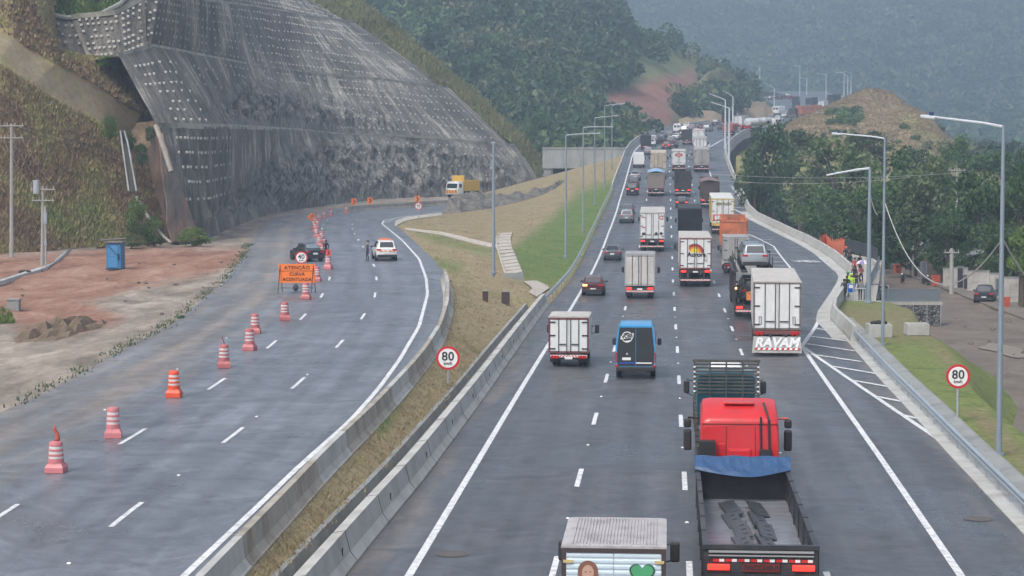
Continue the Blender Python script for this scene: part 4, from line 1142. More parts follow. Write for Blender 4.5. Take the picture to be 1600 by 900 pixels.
TREES = [
 ('big dark leafy tree against the right side of the viaduct', 'dark', 1203, 193, 345, 118, 325),
 ('dark tree just behind the tree beside the viaduct', 'dark', 1252, 203, 300, 100, 365),
 ('broad pale green tree filling the gap behind the bus bay', 'light', 1305, 212, 352, 165, 300),
 ('small dark tree under the arm of the middle street lamp', 'dark', 1352, 205, 262, 95, 345),
 ('mid green tree behind the tall middle lamp pole', 'mid', 1392, 238, 392, 140, 262),
 ('pale feathery tree between the two tall right lamp poles', 'light', 1447, 245, 390, 135, 256),
 ('round bright topped tree rising over the row right of the dry mound', 'mid', 1492, 212, 300, 84, 345),
 ('dark tree left of the rightmost lamp pole', 'dark', 1525, 268, 425, 125, 218),
 ('dark tree at the right edge of the picture over the low houses', 'dark', 1592, 262, 440, 130, 205),
 ('mid green tree over the dark curved fence', 'mid', 1347, 300, 402, 118, 236),
 ('shady tree above the two parked motorcycles', 'dark', 1432, 330, 425, 120, 226),
 ('dark tree hanging over the doorway wall', 'dark', 1482, 330, 432, 100, 210),
 ('low mid green tree beside the dirt track', 'mid', 1292, 290, 378, 92, 275),
 ('dark tree crown behind the round topped tree', 'dark', 1555, 236, 320, 110, 300),
 ('pale tree on the skyline of the right hand row', 'mid', 1432, 226, 300, 90, 350),
 ('low dark tree shading the upper street corner', 'dark', 1385, 345, 418, 90, 248),
 ('dark tree far right on the skyline of the row', 'dark', 1612, 232, 330, 100, 290),
 ('bright green young tree at the right edge beside the street', 'bright', 1600, 355, 432, 62, 176),
 ('shadowy tree between the viaduct pier and the dirt track', 'dark', 1180, 250, 352, 70, 300),
 ('dark tree overhanging the black parked car', 'dark', 1560, 350, 436, 90, 203),
 ('tree with olive leaves in the middle of the right hand row', 'mid', 1470, 280, 380, 110, 268),
 ('dense tree filling behind the pale feathery tree', 'mid', 1410, 262, 350, 110, 300),
]
for i, (lab, kind, u, vt, vb, w, Y) in enumerate(TREES):
    tree(lab, kind, u, vt, vb, w, Y, group='trees along the lower street', v=i % 3)
# trees that stand out at the foot of the middle hill
MT = [
 ('dark round tree at the left end of the viaduct parapet', 'dark', 990, 186, 232, 48, 560, 6), ('tree behind the concrete gallery wall, left end', 'mid', 868, 206, 246, 44, 500, 6),
 ('tree behind the concrete gallery wall, in its middle', 'dark', 905, 196, 240, 46, 505, 6), ('tree behind the gallery wall beside the tall lamp posts', 'mid', 940, 190, 240, 44, 510, 6),
 ('bright yellowish green tree just above the gallery wall', 'bright', 872, 218, 244, 36, 480, 6), ('dark tree above the red soil cut', 'dark', 905, 150, 196, 52, 560, 14),
 ('dark tree clump between the red soil and the sand bank, left', 'dark', 1062, 142, 178, 42, 650, 16), ('dark tree clump between the red soil and the sand bank, right', 'dark', 1090, 146, 180, 40, 680, 18),
 ('green tree standing on the lower forest edge', 'mid', 838, 170, 226, 56, 490, 8), ('large dark tree low on the forested hill', 'dark', 800, 130, 190, 60, 540, 10),
 ('bare brownish tree in the middle of the forested hill', 'light', 805, 84, 132, 54, 600, 30)]
for i, (lab, kind, u, vt, vb, w, Y, zg) in enumerate(MT):
    tree(lab, kind, u, vt, vb, w, Y, zg=onY(u, vb + 6, Y).z, group='trees at the foot of the middle hill', v=i % 3)

def forest(name, G, i0, i1, keep, ncrown, rad, nleaf, size, mats, lift=.5, nl=3):
    r, c = G.shape[:2]; C = []
    while len(C) < ncrown:
        i = rng.uniform(i0, i1); j = rng.uniform(0, c - 1.01)
        a, b = int(i), int(j); fi, fj = i - a, j - b
        if a >= r - 1: continue
        p = G[a, b] * (1-fi)*(1-fj) + G[a+1, b] * fi*(1-fj) + G[a, b+1] * (1-fi)*fj + G[a+1, b+1] * fi*fj
        u, v = proj(p)
        if not keep(u, v, p): continue
        C.append(p)
    C = np.array(C); CC = []; RR = []
    for p in C:
        s = rng.uniform(.65, 1.25)
        for q in range(nl):
            CC.append(p + np.array([rng.normal() * rad * .45, rng.normal() * rad * .45, rad * (lift + rng.uniform(-.1, .6)) * s])); RR.append(rad * s * rng.uniform(.5, .75))
    V = leaf_quads(np.array(CC), np.array(RR), nleaf, size)
    F = np.arange(len(V)).reshape(-1, 4)
    mi = np.repeat(rng.choice(len(mats), size=len(C)), nl * nleaf)
    o = np_object(name, V, F, mats, midx=mi)
    return tag(o, kind='stuff')
FM = [leafmat('wood_' + n_, c_, .35) for n_, c_ in (('a', (.042, .085, .038)), ('b', (.062, .11, .046)), ('c', (.028, .056, .028)), ('d', (.085, .13, .055)), ('e', (.05, .08, .044)), ('f', (.11, .125, .07)), ('g', (.034, .068, .036)))]
def keep_mid(u, v, p):
    if u < 480 or u > 1175 or v > 262 or v < -60: return False
    if any(soft(onY(u, v + dv, p[1]), red_p, 8) > .3 for dv in (0, -9, -18)): return False
    if u > 962: return rng.random() < (.04 if v < 150 else .2)
    return True
forest('forest', MIDH, 1, 58, keep_mid, 1900, 5.2, 55, 1.0, FM)
forest('forest', MIDH, 30, 63, lambda u, v, p: 480 < u < 958 and -60 < v < 130, 900, 5.5, 50, 1.1, FM)
def keep_far(u, v, p): return 860 < u < 1760 and -60 < v < 275
forest('far_forest', FAR, 0, 46, keep_far, 5200, 8.5, 26, 2.5, FM + LEAF['mid'][:1], nl=2)
forest('valley_trees', VAL, 0, 27, lambda u, v, p: 1380 < u < 1700, 260, 6.0, 60, 1.1, FM)
# scrub on the dry mound and the spur
forest('scrub', MND, 8, 50, lambda u, v, p: (1290 < u < 1345 and 176 < v < 198) or (v > 190 and rng.random() < .03), 60, 1.2, 40, .35, LEAF['mid'] + LEAF['light'], lift=.2)

# undergrowth between the lower street and the dry mound
UG = np.array([[(onY(u, 300, Y).x, Y, zG(Y) + .3) for u in np.linspace(1165, 1760, 40)] for Y in np.linspace(285, 455, 20)])
forest('undergrowth', UG, 0, 19, lambda u, v, p: p[0] > street_r(p[1]) + 3 or p[1] > 400, 760, 4.2, 60, .75, LEAF['dark'] + LEAF['mid'], lift=.6)
UG2 = np.array([[(x, Y, zG(Y) + .5) for x in np.linspace(street_r(Y) + 4, street_r(Y) + 60, 30)] for Y in np.linspace(214, 300, 12)])
forest('undergrowth', UG2, 0, 11, lambda u, v, p: True, 260, 3.2, 60, .6, LEAF['dark'] + LEAF['mid'][:1], lift=.6)

# grass tufts
def tufts(name, G, i0, i1, n, hgt, mat, keep=None, w=.10, blades=4):
    r, c = G.shape[:2]
    i = rng.uniform(i0, i1, n); j = rng.uniform(0, c - 1.01, n)
    a = np.minimum(i.astype(int), r - 2); b = j.astype(int); fi = (i - a)[:, None]; fj = (j - b)[:, None]
    P = G[a, b] * (1-fi)*(1-fj) + G[a+1, b] * fi*(1-fj) + G[a, b+1] * (1-fi)*fj + G[a+1, b+1] * fi*fj
    if keep is not None:
        K = np.array([keep(*proj(p)) for p in P]); P = P[K]
    n = len(P)
    P = np.repeat(P, blades, 0) + rng.normal(size=(n * blades, 3)) * [.22, .22, 0]
    h = hgt * rng.uniform(.4, 1.3, (len(P), 1)); ang = rng.uniform(0, 2 * pi, (len(P), 1))
    wv = np.concatenate([np.cos(ang), np.sin(ang), np.zeros_like(ang)], 1) * w * rng.uniform(.6, 1.4, (len(P), 1))
    lean = rng.normal(size=(len(P), 3)) * [.35, .35, 0] * h
    V = np.stack([P - wv, P + wv, P + lean + [0, 0, 1] * h], 1).reshape(-1, 3)
    F = np.arange(len(V)).reshape(-1, 3)
    return tag(np_object(name, V, F, mat), kind='stuff')
tufts('hillside_grass', HILL, 0, 44, 26000, .42, HS, keep=lambda u, v: -30 < u < 275 and v > -10, w=.07)
tufts('hillside_grass', HILL, 58, 90, 7000, .4, HS, keep=lambda u, v: -30 < u < 275 and v > -10, w=.12)
tufts('crest_grass', CREST, 0, 18, 9000, 1.0, HILLG, w=.16)
tufts('plateau_grass', PLAT, 0, 10, 1500, .8, LEAF['bright'][2], w=.12)
tufts('mound_grass', MND, 6, 52, 14000, .45, MOUND, w=.09)
tufts('median_grass', MED, 0, 250, 9000, .10, GRASS_M, keep=lambda u, v: 380 < u < 980, w=.03)
# edge weeds beside the works track
WE = []
for y in np.arange(75, 210, .5):
    for q in range(3): WE.append((LL_edge(y) - .25 + rng.normal() * .22, y + rng.uniform(0, .5), zL(y)))
WE = np.array([[np.array(p), np.array(p) + [0.001, 0, 0]] for p in WE]); 
tufts('track_weeds', WE, 0, len(WE) - 1.01, 380, .16, LEAF['mid'][2], w=.04)
# bushes
def bush(label, kind, u, vt, vb, wpx, Y, name='bush'):
    top = onY(u, vt, Y); bot = onY(u, vb, Y); w = wpx * Y / FPX
    t = thing(name, label, 'bush', tuple(bot), R_.uniform(0, 6), 'bushes on the left hillside')
    c = bpy.data.objects.new('foliage', proto(kind, R_.randrange(3))); link(c, t)
    c.scale = (w, w * .8, (top.z - bot.z) * 1.15); c.location = (0, 0, -.12 * (top.z - bot.z))
    s = MB(); s.tube([(0, 0, -.3), (.05, 0, (top.z - bot.z) * .5)], [.08, .04], 5); s.build('stem', BARK, t)
bush('tall bright green bush left of the foot of the drainage stair', 'bright', 214, 306, 366, 52, 199)
bush('yellow green bush at the foot of the drainage stair', 'bright', 240, 336, 380, 50, 201)
bush('low green bush at the foot of the rock cutting', 'bright', 302, 354, 381, 58, 204)
bush('green bush at the top of the drainage stair', 'bright', 172, 180, 214, 34, 211)
bush('green bush on the soil patch above the drainage stair', 'mid', 205, 206, 232, 26, 207)
bush('small dark bush beside the cutting edge beam', 'mid', 236, 196, 220, 22, 214)
bush('dark bush halfway down the wedge of rough rock', 'mid', 222, 222, 254, 24, 210)
bush('tall reedy green bush at the left edge of the picture', 'bright', 2, 362, 405, 36, 192)
bush('yellowish bush on the tan ramp edge', 'bright', 165, 86, 104, 40, 226)
bush('ragged bush at the lower left beside the red earth', 'bright', 8, 478, 548, 44, 118)
bush('low scrub bush behind the blue cabin', 'light', 205, 366, 384, 44, 197)
# ---------------------------------------------------------------- vehicles
TYRE = pm('tyre_rubber', (.022, .022, .023), rough=.85, var=.2, dirt=(.07, .065, .06), dscale=3, damt=.5)
RIM = pm('rim_metal', (.32, .33, .34), rough=.4, metal=.7, var=.15)
RIMD = pm('rim_dark', (.10, .10, .10), rough=.5, metal=.5)
GLASS = pm('car_glass', (.025, .032, .038), rough=.08, var=.15, spec=.8)
GLASSB = pm('rear_glass_sky', (.16, .20, .23), rough=.12, var=.2, spec=.8)  # paler than GLASS: the sky's reflection is painted into the colour
BLACK = pm('black_plastic', (.025, .025, .027), rough=.6, var=.2)
CHAS = pm('chassis_paint', (.032, .031, .031), rough=.7, var=.3, dirt=(.09, .08, .07), dscale=2, damt=.5)
REDL = pm('tail_lens', (.42, .012, .012), rough=.25, var=.05)
REDON = pm('tail_lens_lit', (.9, .03, .02), rough=.3, emit=1.6, var=.03)
AMBON = pm('amber_lens_lit', (1.0, .45, .12), rough=.3, emit=3.0, var=.03)
PLATE = pm('number_plate', (.75, .76, .76), rough=.4, var=.05)
WHITE = pm('white_panel', (.70, .71, .70), rough=.42, var=.04, scale=.8, dirt=(.40, .37, .33), dscale=.7, damt=.45, stretch=(1, 1, .35))
WHITEC = pm('white_car_paint', (.74, .75, .75), rough=.25, coat=.6, var=.02)
ALU = pm('aluminium_trim', (.50, .50, .49), rough=.4, metal=.6, var=.1)
ROOFW = pm('truck_roof_grey', (.50, .48, .45), rough=.6, var=.1, dirt=(.30, .25, .20), dscale=1.2, damt=.7)
REDW_R = pm('stripe_red', (.55, .03, .03), rough=.4, var=.05)
REDW_W = pm('stripe_white', (.78, .78, .76), rough=.4, var=.05)
def paint(name, col, rough=.28, metal=.35, coat=.6): return pm('paint_' + name, col, rough=rough, metal=metal, coat=coat, var=.05, scale=1.5)
_wm = {}
def wheel(parent, x, y, r=.33, w=.22, rim=None, dual=False):
    key = (round(r, 2), round(w, 2), dual)
    if key not in _wm:
        m = MB(); tw = w
        for dx in ((0,) if not dual else (-w * .55, w * .55)):
            prof = [(-tw/2, r*.62), (-tw/2, r*.9), (-tw/2+.03, r), (tw/2-.03, r), (tw/2, r*.9), (tw/2, r*.62)]
            m.rings([[(dx + px, pr * cos(2*pi*i/18), pr * sin(2*pi*i/18)) for i in range(18)] for px, pr in prof])
        m2 = MB(); o_ = (w * .55 if dual else 0)
        for s in (-1, 1):
            e = s * (o_ + w/2 - .02); m2.cyl((e - s*.05, 0, 0), (e, 0, 0), r*.6, r*.56, 16); m2.cyl((e, 0, 0), (e + s*.03, 0, 0), r*.2, r*.16, 8)
        _wm[key] = (m.mesh('tyre', TYRE), m2)
    me, m2 = _wm[key]
    o = bpy.data.objects.new('wheel', me); link(o, parent); o.location = (x, y, r)
    rk = key + ((rim or RIM).name,)
    if rk not in _wm: _wm[rk] = m2.mesh('rim', rim or RIM)
    q = bpy.data.objects.new('rim', _wm[rk]); link(q, o)
    return o
def heading(y, cv=None, zf=None):
    cv = cv or MID; zf = zf or zR
    return atan2(cv(y + 4) - cv(y - 1), 5.0), atan2(zf(y + 4) - zf(y - 1), 5.0)
def vroot(name, label, cat, u, v, yaw=0.0, on=None, cv=None, zf=None, group=None, face=0.0):
    p = (on or onR)(u, v); h, pt = heading(p.y, cv, zf)
    return thing(name, label, cat, tuple(p + Vector((0, 0, .012))), (pt if face == 0 else -pt, 0, -(h + radians(yaw)) + face), group)
def quad_on(mb, a, b, c, d, u0, u1, v0, v1, off, m=0):
    """panel inset on the quad a-b-c-d (a,b bottom; d,c top), proud by off; slightly thick"""
    a, b, c, d = map(Vector, (a, b, c, d))
    n = (b - a).cross(d - a).normalized() * off
    def P(s, t): return (a * (1-s) + b * s) * (1-t) + (d * (1-s) + c * s) * t
    F = [P(u0, v0) + n, P(u1, v0) + n, P(u1, v1) + n, P(u0, v1) + n]; B = [p - n * 1.6 for p in F]
    mb.add(F + B, [(0,1,2,3),(7,6,5,4),(0,4,5,1),(1,5,6,2),(2,6,7,3),(3,7,4,0)], m)

CARS = {
 # stations: y, half width at belt, z low, z belt, z roof, half width roof ; glass bands by index
 'hatch': dict(L=4.05, st=[(0,.72,.42,.86,.88,.60),(.10,.84,.27,.93,.95,.66),(.48,.88,.22,.98,1.44,.57),(1.1,.89,.22,.97,1.53,.60),(2.1,.89,.22,.95,1.52,.60),(2.55,.885,.22,.94,1.43,.58),(3.2,.87,.22,.93,.955,.66),(3.85,.82,.26,.80,.84,.62),(4.05,.70,.36,.62,.66,.55)], rw=(1,2), ws=(5,6), sg=(2,5), wy=(.72,3.25)),
 'suv': dict(L=4.45, st=[(0,.76,.45,1.0,1.02,.64),(.08,.88,.30,1.06,1.08,.70),(.42,.92,.26,1.10,1.62,.62),(1.1,.93,.26,1.09,1.71,.65),(2.3,.93,.26,1.07,1.70,.65),(2.8,.925,.26,1.06,1.60,.62),(3.45,.91,.26,1.04,1.06,.70),(4.2,.86,.30,.92,.96,.66),(4.45,.72,.42,.75,.78,.56)], rw=(1,2), ws=(5,6), sg=(2,5), wy=(.85,3.55)),
 'sedan': dict(L=4.45, st=[(0,.72,.42,.86,.90,.62),(.10,.84,.26,.93,1.0,.70),(.55,.87,.22,.95,1.02,.70),(1.15,.88,.22,.96,1.42,.56),(1.7,.885,.22,.95,1.48,.58),(2.6,.885,.22,.94,1.45,.57),(3.25,.87,.22,.92,.95,.66),(4.2,.82,.26,.80,.84,.62),(4.45,.70,.36,.62,.66,.55)], rw=(2,3), ws=(5,6), sg=(3,5), wy=(.95,3.6)),
}
def car_parts(t, kind, mat, lit=False, rails=False, glass=None, amber=False, plate=True, small=False, rimm=None, scale=1.0, lowtrim=True):
    D = CARS[kind]; st = D['st']; s = scale
    def ring(q):
        y, w, zl, zb, zr, wr = [a * s for a in q]
        return [(-w*.90, y, zl), (-w*.985, y, zl + (zb-zl)*.35), (-w, y, zl + (zb-zl)*.7), (-w*.96, y, zb), (-wr, y, zr), (-wr*.5, y, zr + .025*s), (0, y, zr + .035*s),
                (wr*.5, y, zr + .025*s), (wr, y, zr), (w*.96, y, zb), (w, y, zl + (zb-zl)*.7), (w*.985, y, zl + (zb-zl)*.35), (w*.90, y, zl)]
    R = [ring(q) for q in st]
    mb = MB(); mb.rings(R); mb.build('body', mat, t, auto=38, bevel=0)
    # glazing
    i, j = D['rw']; a, b = R[i], R[j]
    g = MB(); quad_on(g, a[4], a[8], b[8], b[4], .07, .93, .14, .93, .045); g.build('rear_window', glass or GLASS, t)
    i, j = D['ws']; a, b = R[j], R[i]
    g = MB(); quad_on(g, a[8], a[4], b[4], b[8], .06, .94, .06, .94, .045); g.build('windscreen', GLASS, t)
    i, j = D['sg']
    for sd in (0, 1):
        g = MB()
        for k in range(i, j):
            A, B = R[k], R[k+1]
            if sd == 0: quad_on(g, B[3], A[3], A[4], B[4], .05, .96, .10, .88, .012)
            else: quad_on(g, A[9], B[9], B[8], A[8], .05, .96, .10, .88, .012)
        g.build('side_window', GLASS, t)
    y0, w0, zl0, zb0, zr0, wr0 = [a_ * s for a_ in st[1]]
    # rear bumper, lamps, plate
    g = MB(); g.box((0, .03 * s, zl0 + .12 * s), (w0 * 1.86, .16 * s, .26 * s), 0); g.build('bumper', BLACK if lowtrim else mat, t, bevel=.03)
    for sx in (-1, 1):
        g = MB(); g.box((sx * w0 * .74, .045 * s, zb0 - .10 * s), (w0 * .40, .12 * s, .14 * s), 0); g.box((sx * w0 * .92, .12 * s, zb0 - .08 * s), (w0 * .10, .16 * s, .16 * s), 0)
        g.build('tail_light', AMBON if (amber and sx < 0) else (REDON if lit else REDL), t, bevel=.02)
    if plate:
        g = MB(); g.box((0, -.015 * s, zl0 + (.26 if kind == 'hatch' else .42) * s), (.42 * s, .03, .14 * s)); g.build('number_plate', PLATE, t)
    for sx in (-1, 1):
        g = MB(); yy = st[5][0] * s; zz = st[5][3] * s
        g.box((sx * (st[5][1] * s + .10), yy, zz + .05), (.20, .12, .14)); g.build('mirror', BLACK if not small else mat, t, bevel=.03)
        for yw in D['wy']: wheel(t, sx * (st[3][1] * s - .12), yw * s, (.33 if kind != 'suv' else .36) * s, .22 * s, rimm)
    # wheel arches
    g = MB()
    for sx in (-1, 1):
        for yw in D['wy']: g.cyl((sx * (st[3][1] * s - .06), yw * s, .34 * s), (sx * (st[3][1] * s + .004), yw * s, .34 * s), .42 * s, .42 * s, 16)
    for k in (0, 1): pass
    g.build('wheel_arches', BLACK, t)
    if rails:
        for sx in (-1, 1):
            g = MB(); q = st[2]; g.tube([(sx * wr * .93, yy_, zz_ + .05) for yy_, zz_, wr in ((.6, 1.64, .62), (1.3, 1.71, .65), (2.5, 1.69, .64))], .025, 5); g.build('roof_rail', ALU, t)
def car(label, kind, mat, u, v, group='cars queueing on the busy road', name='car', yaw=0, on=None, cv=None, zf=None, face=0, cat='car', **kw):
    t = vroot(name, label, cat, u, v, yaw, on, cv, zf, group, face)
    car_parts(t, kind, mat, **kw)
    return t

def stripes(t, y, z, w, h, n=14, name='reflective_strip', slant=.5):
    m = MB(); m.box((0, y, z), (w, .03, h), 1)
    for i in range(n):
        x0 = -w/2 + w * (i + .1) / n; x1 = x0 + w / n * .5; k = slant * h
        k = min(k, w / n * .35)
        sgn = 1 if i < n / 2 else -1
        m.add([(x0 - k*sgn, y - .021, z - h/2 + .01), (x1 - k*sgn, y - .021, z - h/2 + .01), (x1 + k*sgn, y - .021, z + h/2 - .01), (x0 + k*sgn, y - .021, z + h/2 - .01)], [(0,1,2,3)], 0)
    return m.build(name, [REDW_R, REDW_W], t)
def truck_cab(t, y0, W, H, mat, L=2.0, mirrors=True, roofcol=None, z0=.55, mx=.30, round_=True):
    """cab from y0 forward"""
    m = MB(); w = W / 2
    secs = [(y0, w * .96, z0, H * .97), (y0 + .12, w, z0, H), (y0 + L * .55, w, z0, H * 1.0), (y0 + L * .80, w * .98, z0, H * .93), (y0 + L * .93, w * .97, z0 + .02, z0 + (H - z0) * .5), (y0 + L, w * .95, z0 + .05, z0 + (H - z0) * .28)]
    R = [[(-a, y, b), (-a, y, c - .22), (-a * .93, y, c - .05), (-a * .6, y, c), (a * .6, y, c), (a * .93, y, c - .05), (a, y, c - .22), (a, y, b)] for y, a, b, c in secs]
    m.rings(R); c = m.build('cab', mat, t, auto=35)
    g = MB(); g.add([(-w*.86, y0+L*.955, z0+(H-z0)*.48), (w*.86, y0+L*.955, z0+(H-z0)*.48), (w*.84, y0+L*.84, H*.86), (-w*.84, y0+L*.84, H*.86)], [(0,1,2,3)]); g.build('windscreen', GLASS, t)
    for sx in (-1, 1):
        g = MB(); g.box((sx * (w + .006), y0 + L * .5, z0 + (H - z0) * .66), (.02, L * .42, (H - z0) * .28)); g.build('side_window', GLASS, t)
        if mirrors:
            g = MB(); g.box((sx * (w + mx), y0 + L * .78, H * .74), (.22, .16, .46)); 
            o = g.build('mirror', BLACK, t, bevel=.04)
            g = MB(); g.tube([(sx * w, y0 + L*.78, H*.80), (sx * (w + mx), y0 + L*.78, H*.84)], .02, 5); g.tube([(sx * w, y0 + L*.78, H*.62), (sx * (w + mx), y0 + L*.78, H*.66)], .02, 5); g.build('mirror_arm', BLACK, o)
    return c
def truck_base(t, W, L, floor, wheels, r=.5, bumper=True, lit=False, flaps=True, stripe=True, plate=True, lamps=True):
    """chassis, wheels, rear lights, under-run bar; L is the total length"""
    m = MB()
    for sx in (-1, 1): m.b2(sx*.42-.06, sx*.42+.06, .15, L - .6, r * 1.0, r + .28)
    for y in np.arange(.4, L - 1, 1.4): m.b2(-.42, .42, y, y + .12, r + .05, r + .22)
    m.b2(-W/2 + .1, W/2 - .1, .04, .14, floor - .34, floor - .02)
    m.build('chassis', CHAS, t)
    for y, du in wheels:
        for sx in (-1, 1): wheel(t, sx * (W/2 - (.36 if du else .22)), y, r, .26 if r > .42 else .2, RIMD if du else RIM, dual=du)
    if bumper:
        m = MB(); m.b2(-W/2 + .06, W/2 - .06, .02, .12, .48, .66); m.b2(-.75, -.65, .05, .2, .6, floor - .2); m.b2(.65, .75, .05, .2, .6, floor - .2); m.build('underrun_bar', CHAS, t)
        if stripe: stripes(t, .0, .57, W - .2, .13, 12)
    if lamps:
        for sx in (-1, 1):
            m = MB(); m.box((sx * (W/2 - .34), .0, floor - .2), (.42, .1, .15)); m.build('tail_light', REDON if lit else REDL, t, bevel=.02)
    if plate:
        m = MB(); m.box((0, -.01, floor - .24), (.40, .03, .13)); m.build('number_plate', PLATE, t)
    if flaps:
        for sx in (-1, 1):
            m = MB(); m.box((sx * (W/2 - .32), .22, .5), (.5, .02, .55)); m.build('mud_flap', BLACK, t)
def doors(t, W, z0, z1, y, mat, bars=2, ribs=0, framem=None, hinge=True, lockbars=True, framecol=None, handle=False):
    """two rear doors with locking bars and hinges inside a frame"""
    fr = MB(); e = .09
    fr.b2(-W/2, W/2, y - .05, y, z1 - e, z1); fr.b2(-W/2, W/2, y - .05, y, z0, z0 + e); fr.b2(-W/2, -W/2 + e, y - .05, y, z0 + e, z1 - e); fr.b2(W/2 - e, W/2, y - .05, y, z0 + e, z1 - e)
    fr.build('rear_frame', framem or ALU, t)
    wd = W/2 - e - .015
    for sx in (-1, 1):
        m = MB(); x0, x1 = sorted((sx * .012, sx * (wd)))
        if ribs:
            n = ribs; hz = (z1 - z0 - 2*e - .02) / n
            prof = []
            for i in range(n):
                zz = z0 + e + .01 + i * hz; prof += [(y - .02, zz), (y - .035, zz + hz * .35), (y - .035, zz + hz * .7)]
            prof.append((y - .02, z1 - e - .01)); prof += [(y - .0, z1 - e - .01), (y - .0, z0 + e + .01)]
            m.prismx(prof, x0, x1)
        else:
            m.b2(x0, x1, y - .035, y, z0 + e + .01, z1 - e - .01)
        d = m.build('rear_door', mat, t)
        h = MB()
        if lockbars:
            for b in range(bars):
                xb = sx * (.10 + b * (wd - .25) * .9 / max(1, bars - .0)) if bars > 1 else sx * .12
                if b == 1: xb = sx * wd * .55
                h.b2(xb - .022, xb + .022, y - .075, y - .04, z0 + .02, z1 - .02)
        if hinge:
            for f in (.08, .5, .92):
                zz = z0 + e + (z1 - z0 - 2*e) * f; a, b = sorted((sx * (wd - .26), sx * (wd + .05))); h.b2(a, b, y - .07, y - .036, zz - .035, zz + .035)
            a, b = sorted((sx * .14, sx * wd * .52)); h.b2(a, b, y - .09, y - .076, z0 + .42, z0 + .48)
        if h.v: h.build('door_fittings', framecol or CHAS, d)
def cargo_box(t, W, z0, z1, y0, y1, mat, roofm=None, ribs=0, sideribs=0, name='cargo_box'):
    m = MB(); m.b2(-W/2, W/2, y0, y1, z0, z1 - .06)
    c = m.build(name, mat, t, bevel=.025)
    m = MB()
    m.rings([[(-W/2 - .01, y, z1 - .06), (-W/2 - .01, y, z1 - .02), (-W/2 + .12, y, z1 + .0), (W/2 - .12, y, z1), (W/2 + .01, y, z1 - .02), (W/2 + .01, y, z1 - .06)] for y in (y0 - .03, y1 + .02)])
    if ribs:
        for i in range(ribs):
            x = -W/2 + .22 + (W - .44) * i / (ribs - 1); m.b2(x - .014, x + .014, y0 + .15, y1 - .15, z1 - .004, z1 + .022)
    r = m.build('roof', roofm or ROOFW, t)
    if sideribs:
        m = MB()
        for sx in (-1, 1):
            for i in range(sideribs):
                y = y0 + .2 + (y1 - y0 - .4) * i / (sideribs - 1); m.b2(sx * (W/2 + .012) - .014, sx * (W/2 + .012) + .014, y - .03, y + .03, z0, z1 - .08)
        m.build('side_ribs', ALU, t)
    return c
def box_truck(label, u, v, W, H, L, floor, mat=WHITE, roofm=None, cabm=WHITE, cabH=None, r=.5, ribs=0, bars=2, roofribs=0, lit=False, yaw=0, framem=None, cabL=2.0, group='trucks on the busy road', name='box_truck', semi=False, stripe=True, sideribs=0, mx=.3, flaps=True, framecol=None, hinge=True):
    t = vroot(name, label, 'truck', u, v, yaw, group=group)
    wl = [(1.1, True), (2.35, True), (3.6, True)] if semi else ([(1.2, True)] if L < 7 else [(1.3, True), (2.5, True)])
    tot = L + .3 + cabL
    cab0 = L + (.9 if semi else .25)
    wl = wl + ([(cab0 - 2.0, True)] if semi else []) + [(cab0 + cabL * .62, False)]
    truck_base(t, W, cab0 + cabL * .8, floor, wl, r, lit=lit, stripe=stripe, flaps=flaps)
    cargo_box(t, W, floor, H, 0.0, L, mat, roofm, roofribs, sideribs)
    doors(t, W, floor + .02, H - .08, -.002, mat, bars, ribs, framem, framecol=framecol, hinge=hinge)
    truck_cab(t, cab0, min(W, 2.45) - .05, cabH or H * .86, cabm, cabL, mx=mx + (W - min(W, 2.45)) / 2)
    return t
GREYP = pm('grey_panel', (.36, .35, .34), rough=.55, var=.12, dirt=(.16, .14, .12), dscale=.8, damt=.7, stretch=(1, 1, .4))
BEIGE = pm('beige_panel', (.50, .44, .34), rough=.6, var=.1, dirt=(.22, .18, .13), dscale=1, damt=.6)
BLACKC = pm('black_tarp', (.020, .022, .025), rough=.55, var=.25, scale=1.2, bump=.3)
SILVER = pm('silver_ribbed', (.47, .46, .45), rough=.4, metal=.45, var=.12, dirt=(.26, .23, .20), dscale=.9, damt=.5)
BLUET = pm('blue_tarp', (.026, .075, .175), rough=.5, var=.35, scale=3, bump=.6)
ORANGE = pm('orange_body', (.58, .17, .07), rough=.5, var=.22, dirt=(.15, .08, .055), dscale=.8, damt=.95)
RUST = pm('rusty_steel', (.22, .10, .06), rough=.8, var=.3, dirt=(.08, .06, .05), dscale=2, damt=.7)
YELLOW = pm('yellow_panel', (.62, .47, .12), rough=.45, var=.08)
RED = pm('red_cab_paint', (.58, .022, .028), rough=.38, coat=.3, var=.08, dirt=(.28, .04, .035), dscale=1.2, damt=.5)
DARKR = pm('seam_dark_red', (.12, .01, .01), rough=.6)
GREENT = pm('dark_text', (.05, .05, .05), rough=.5)

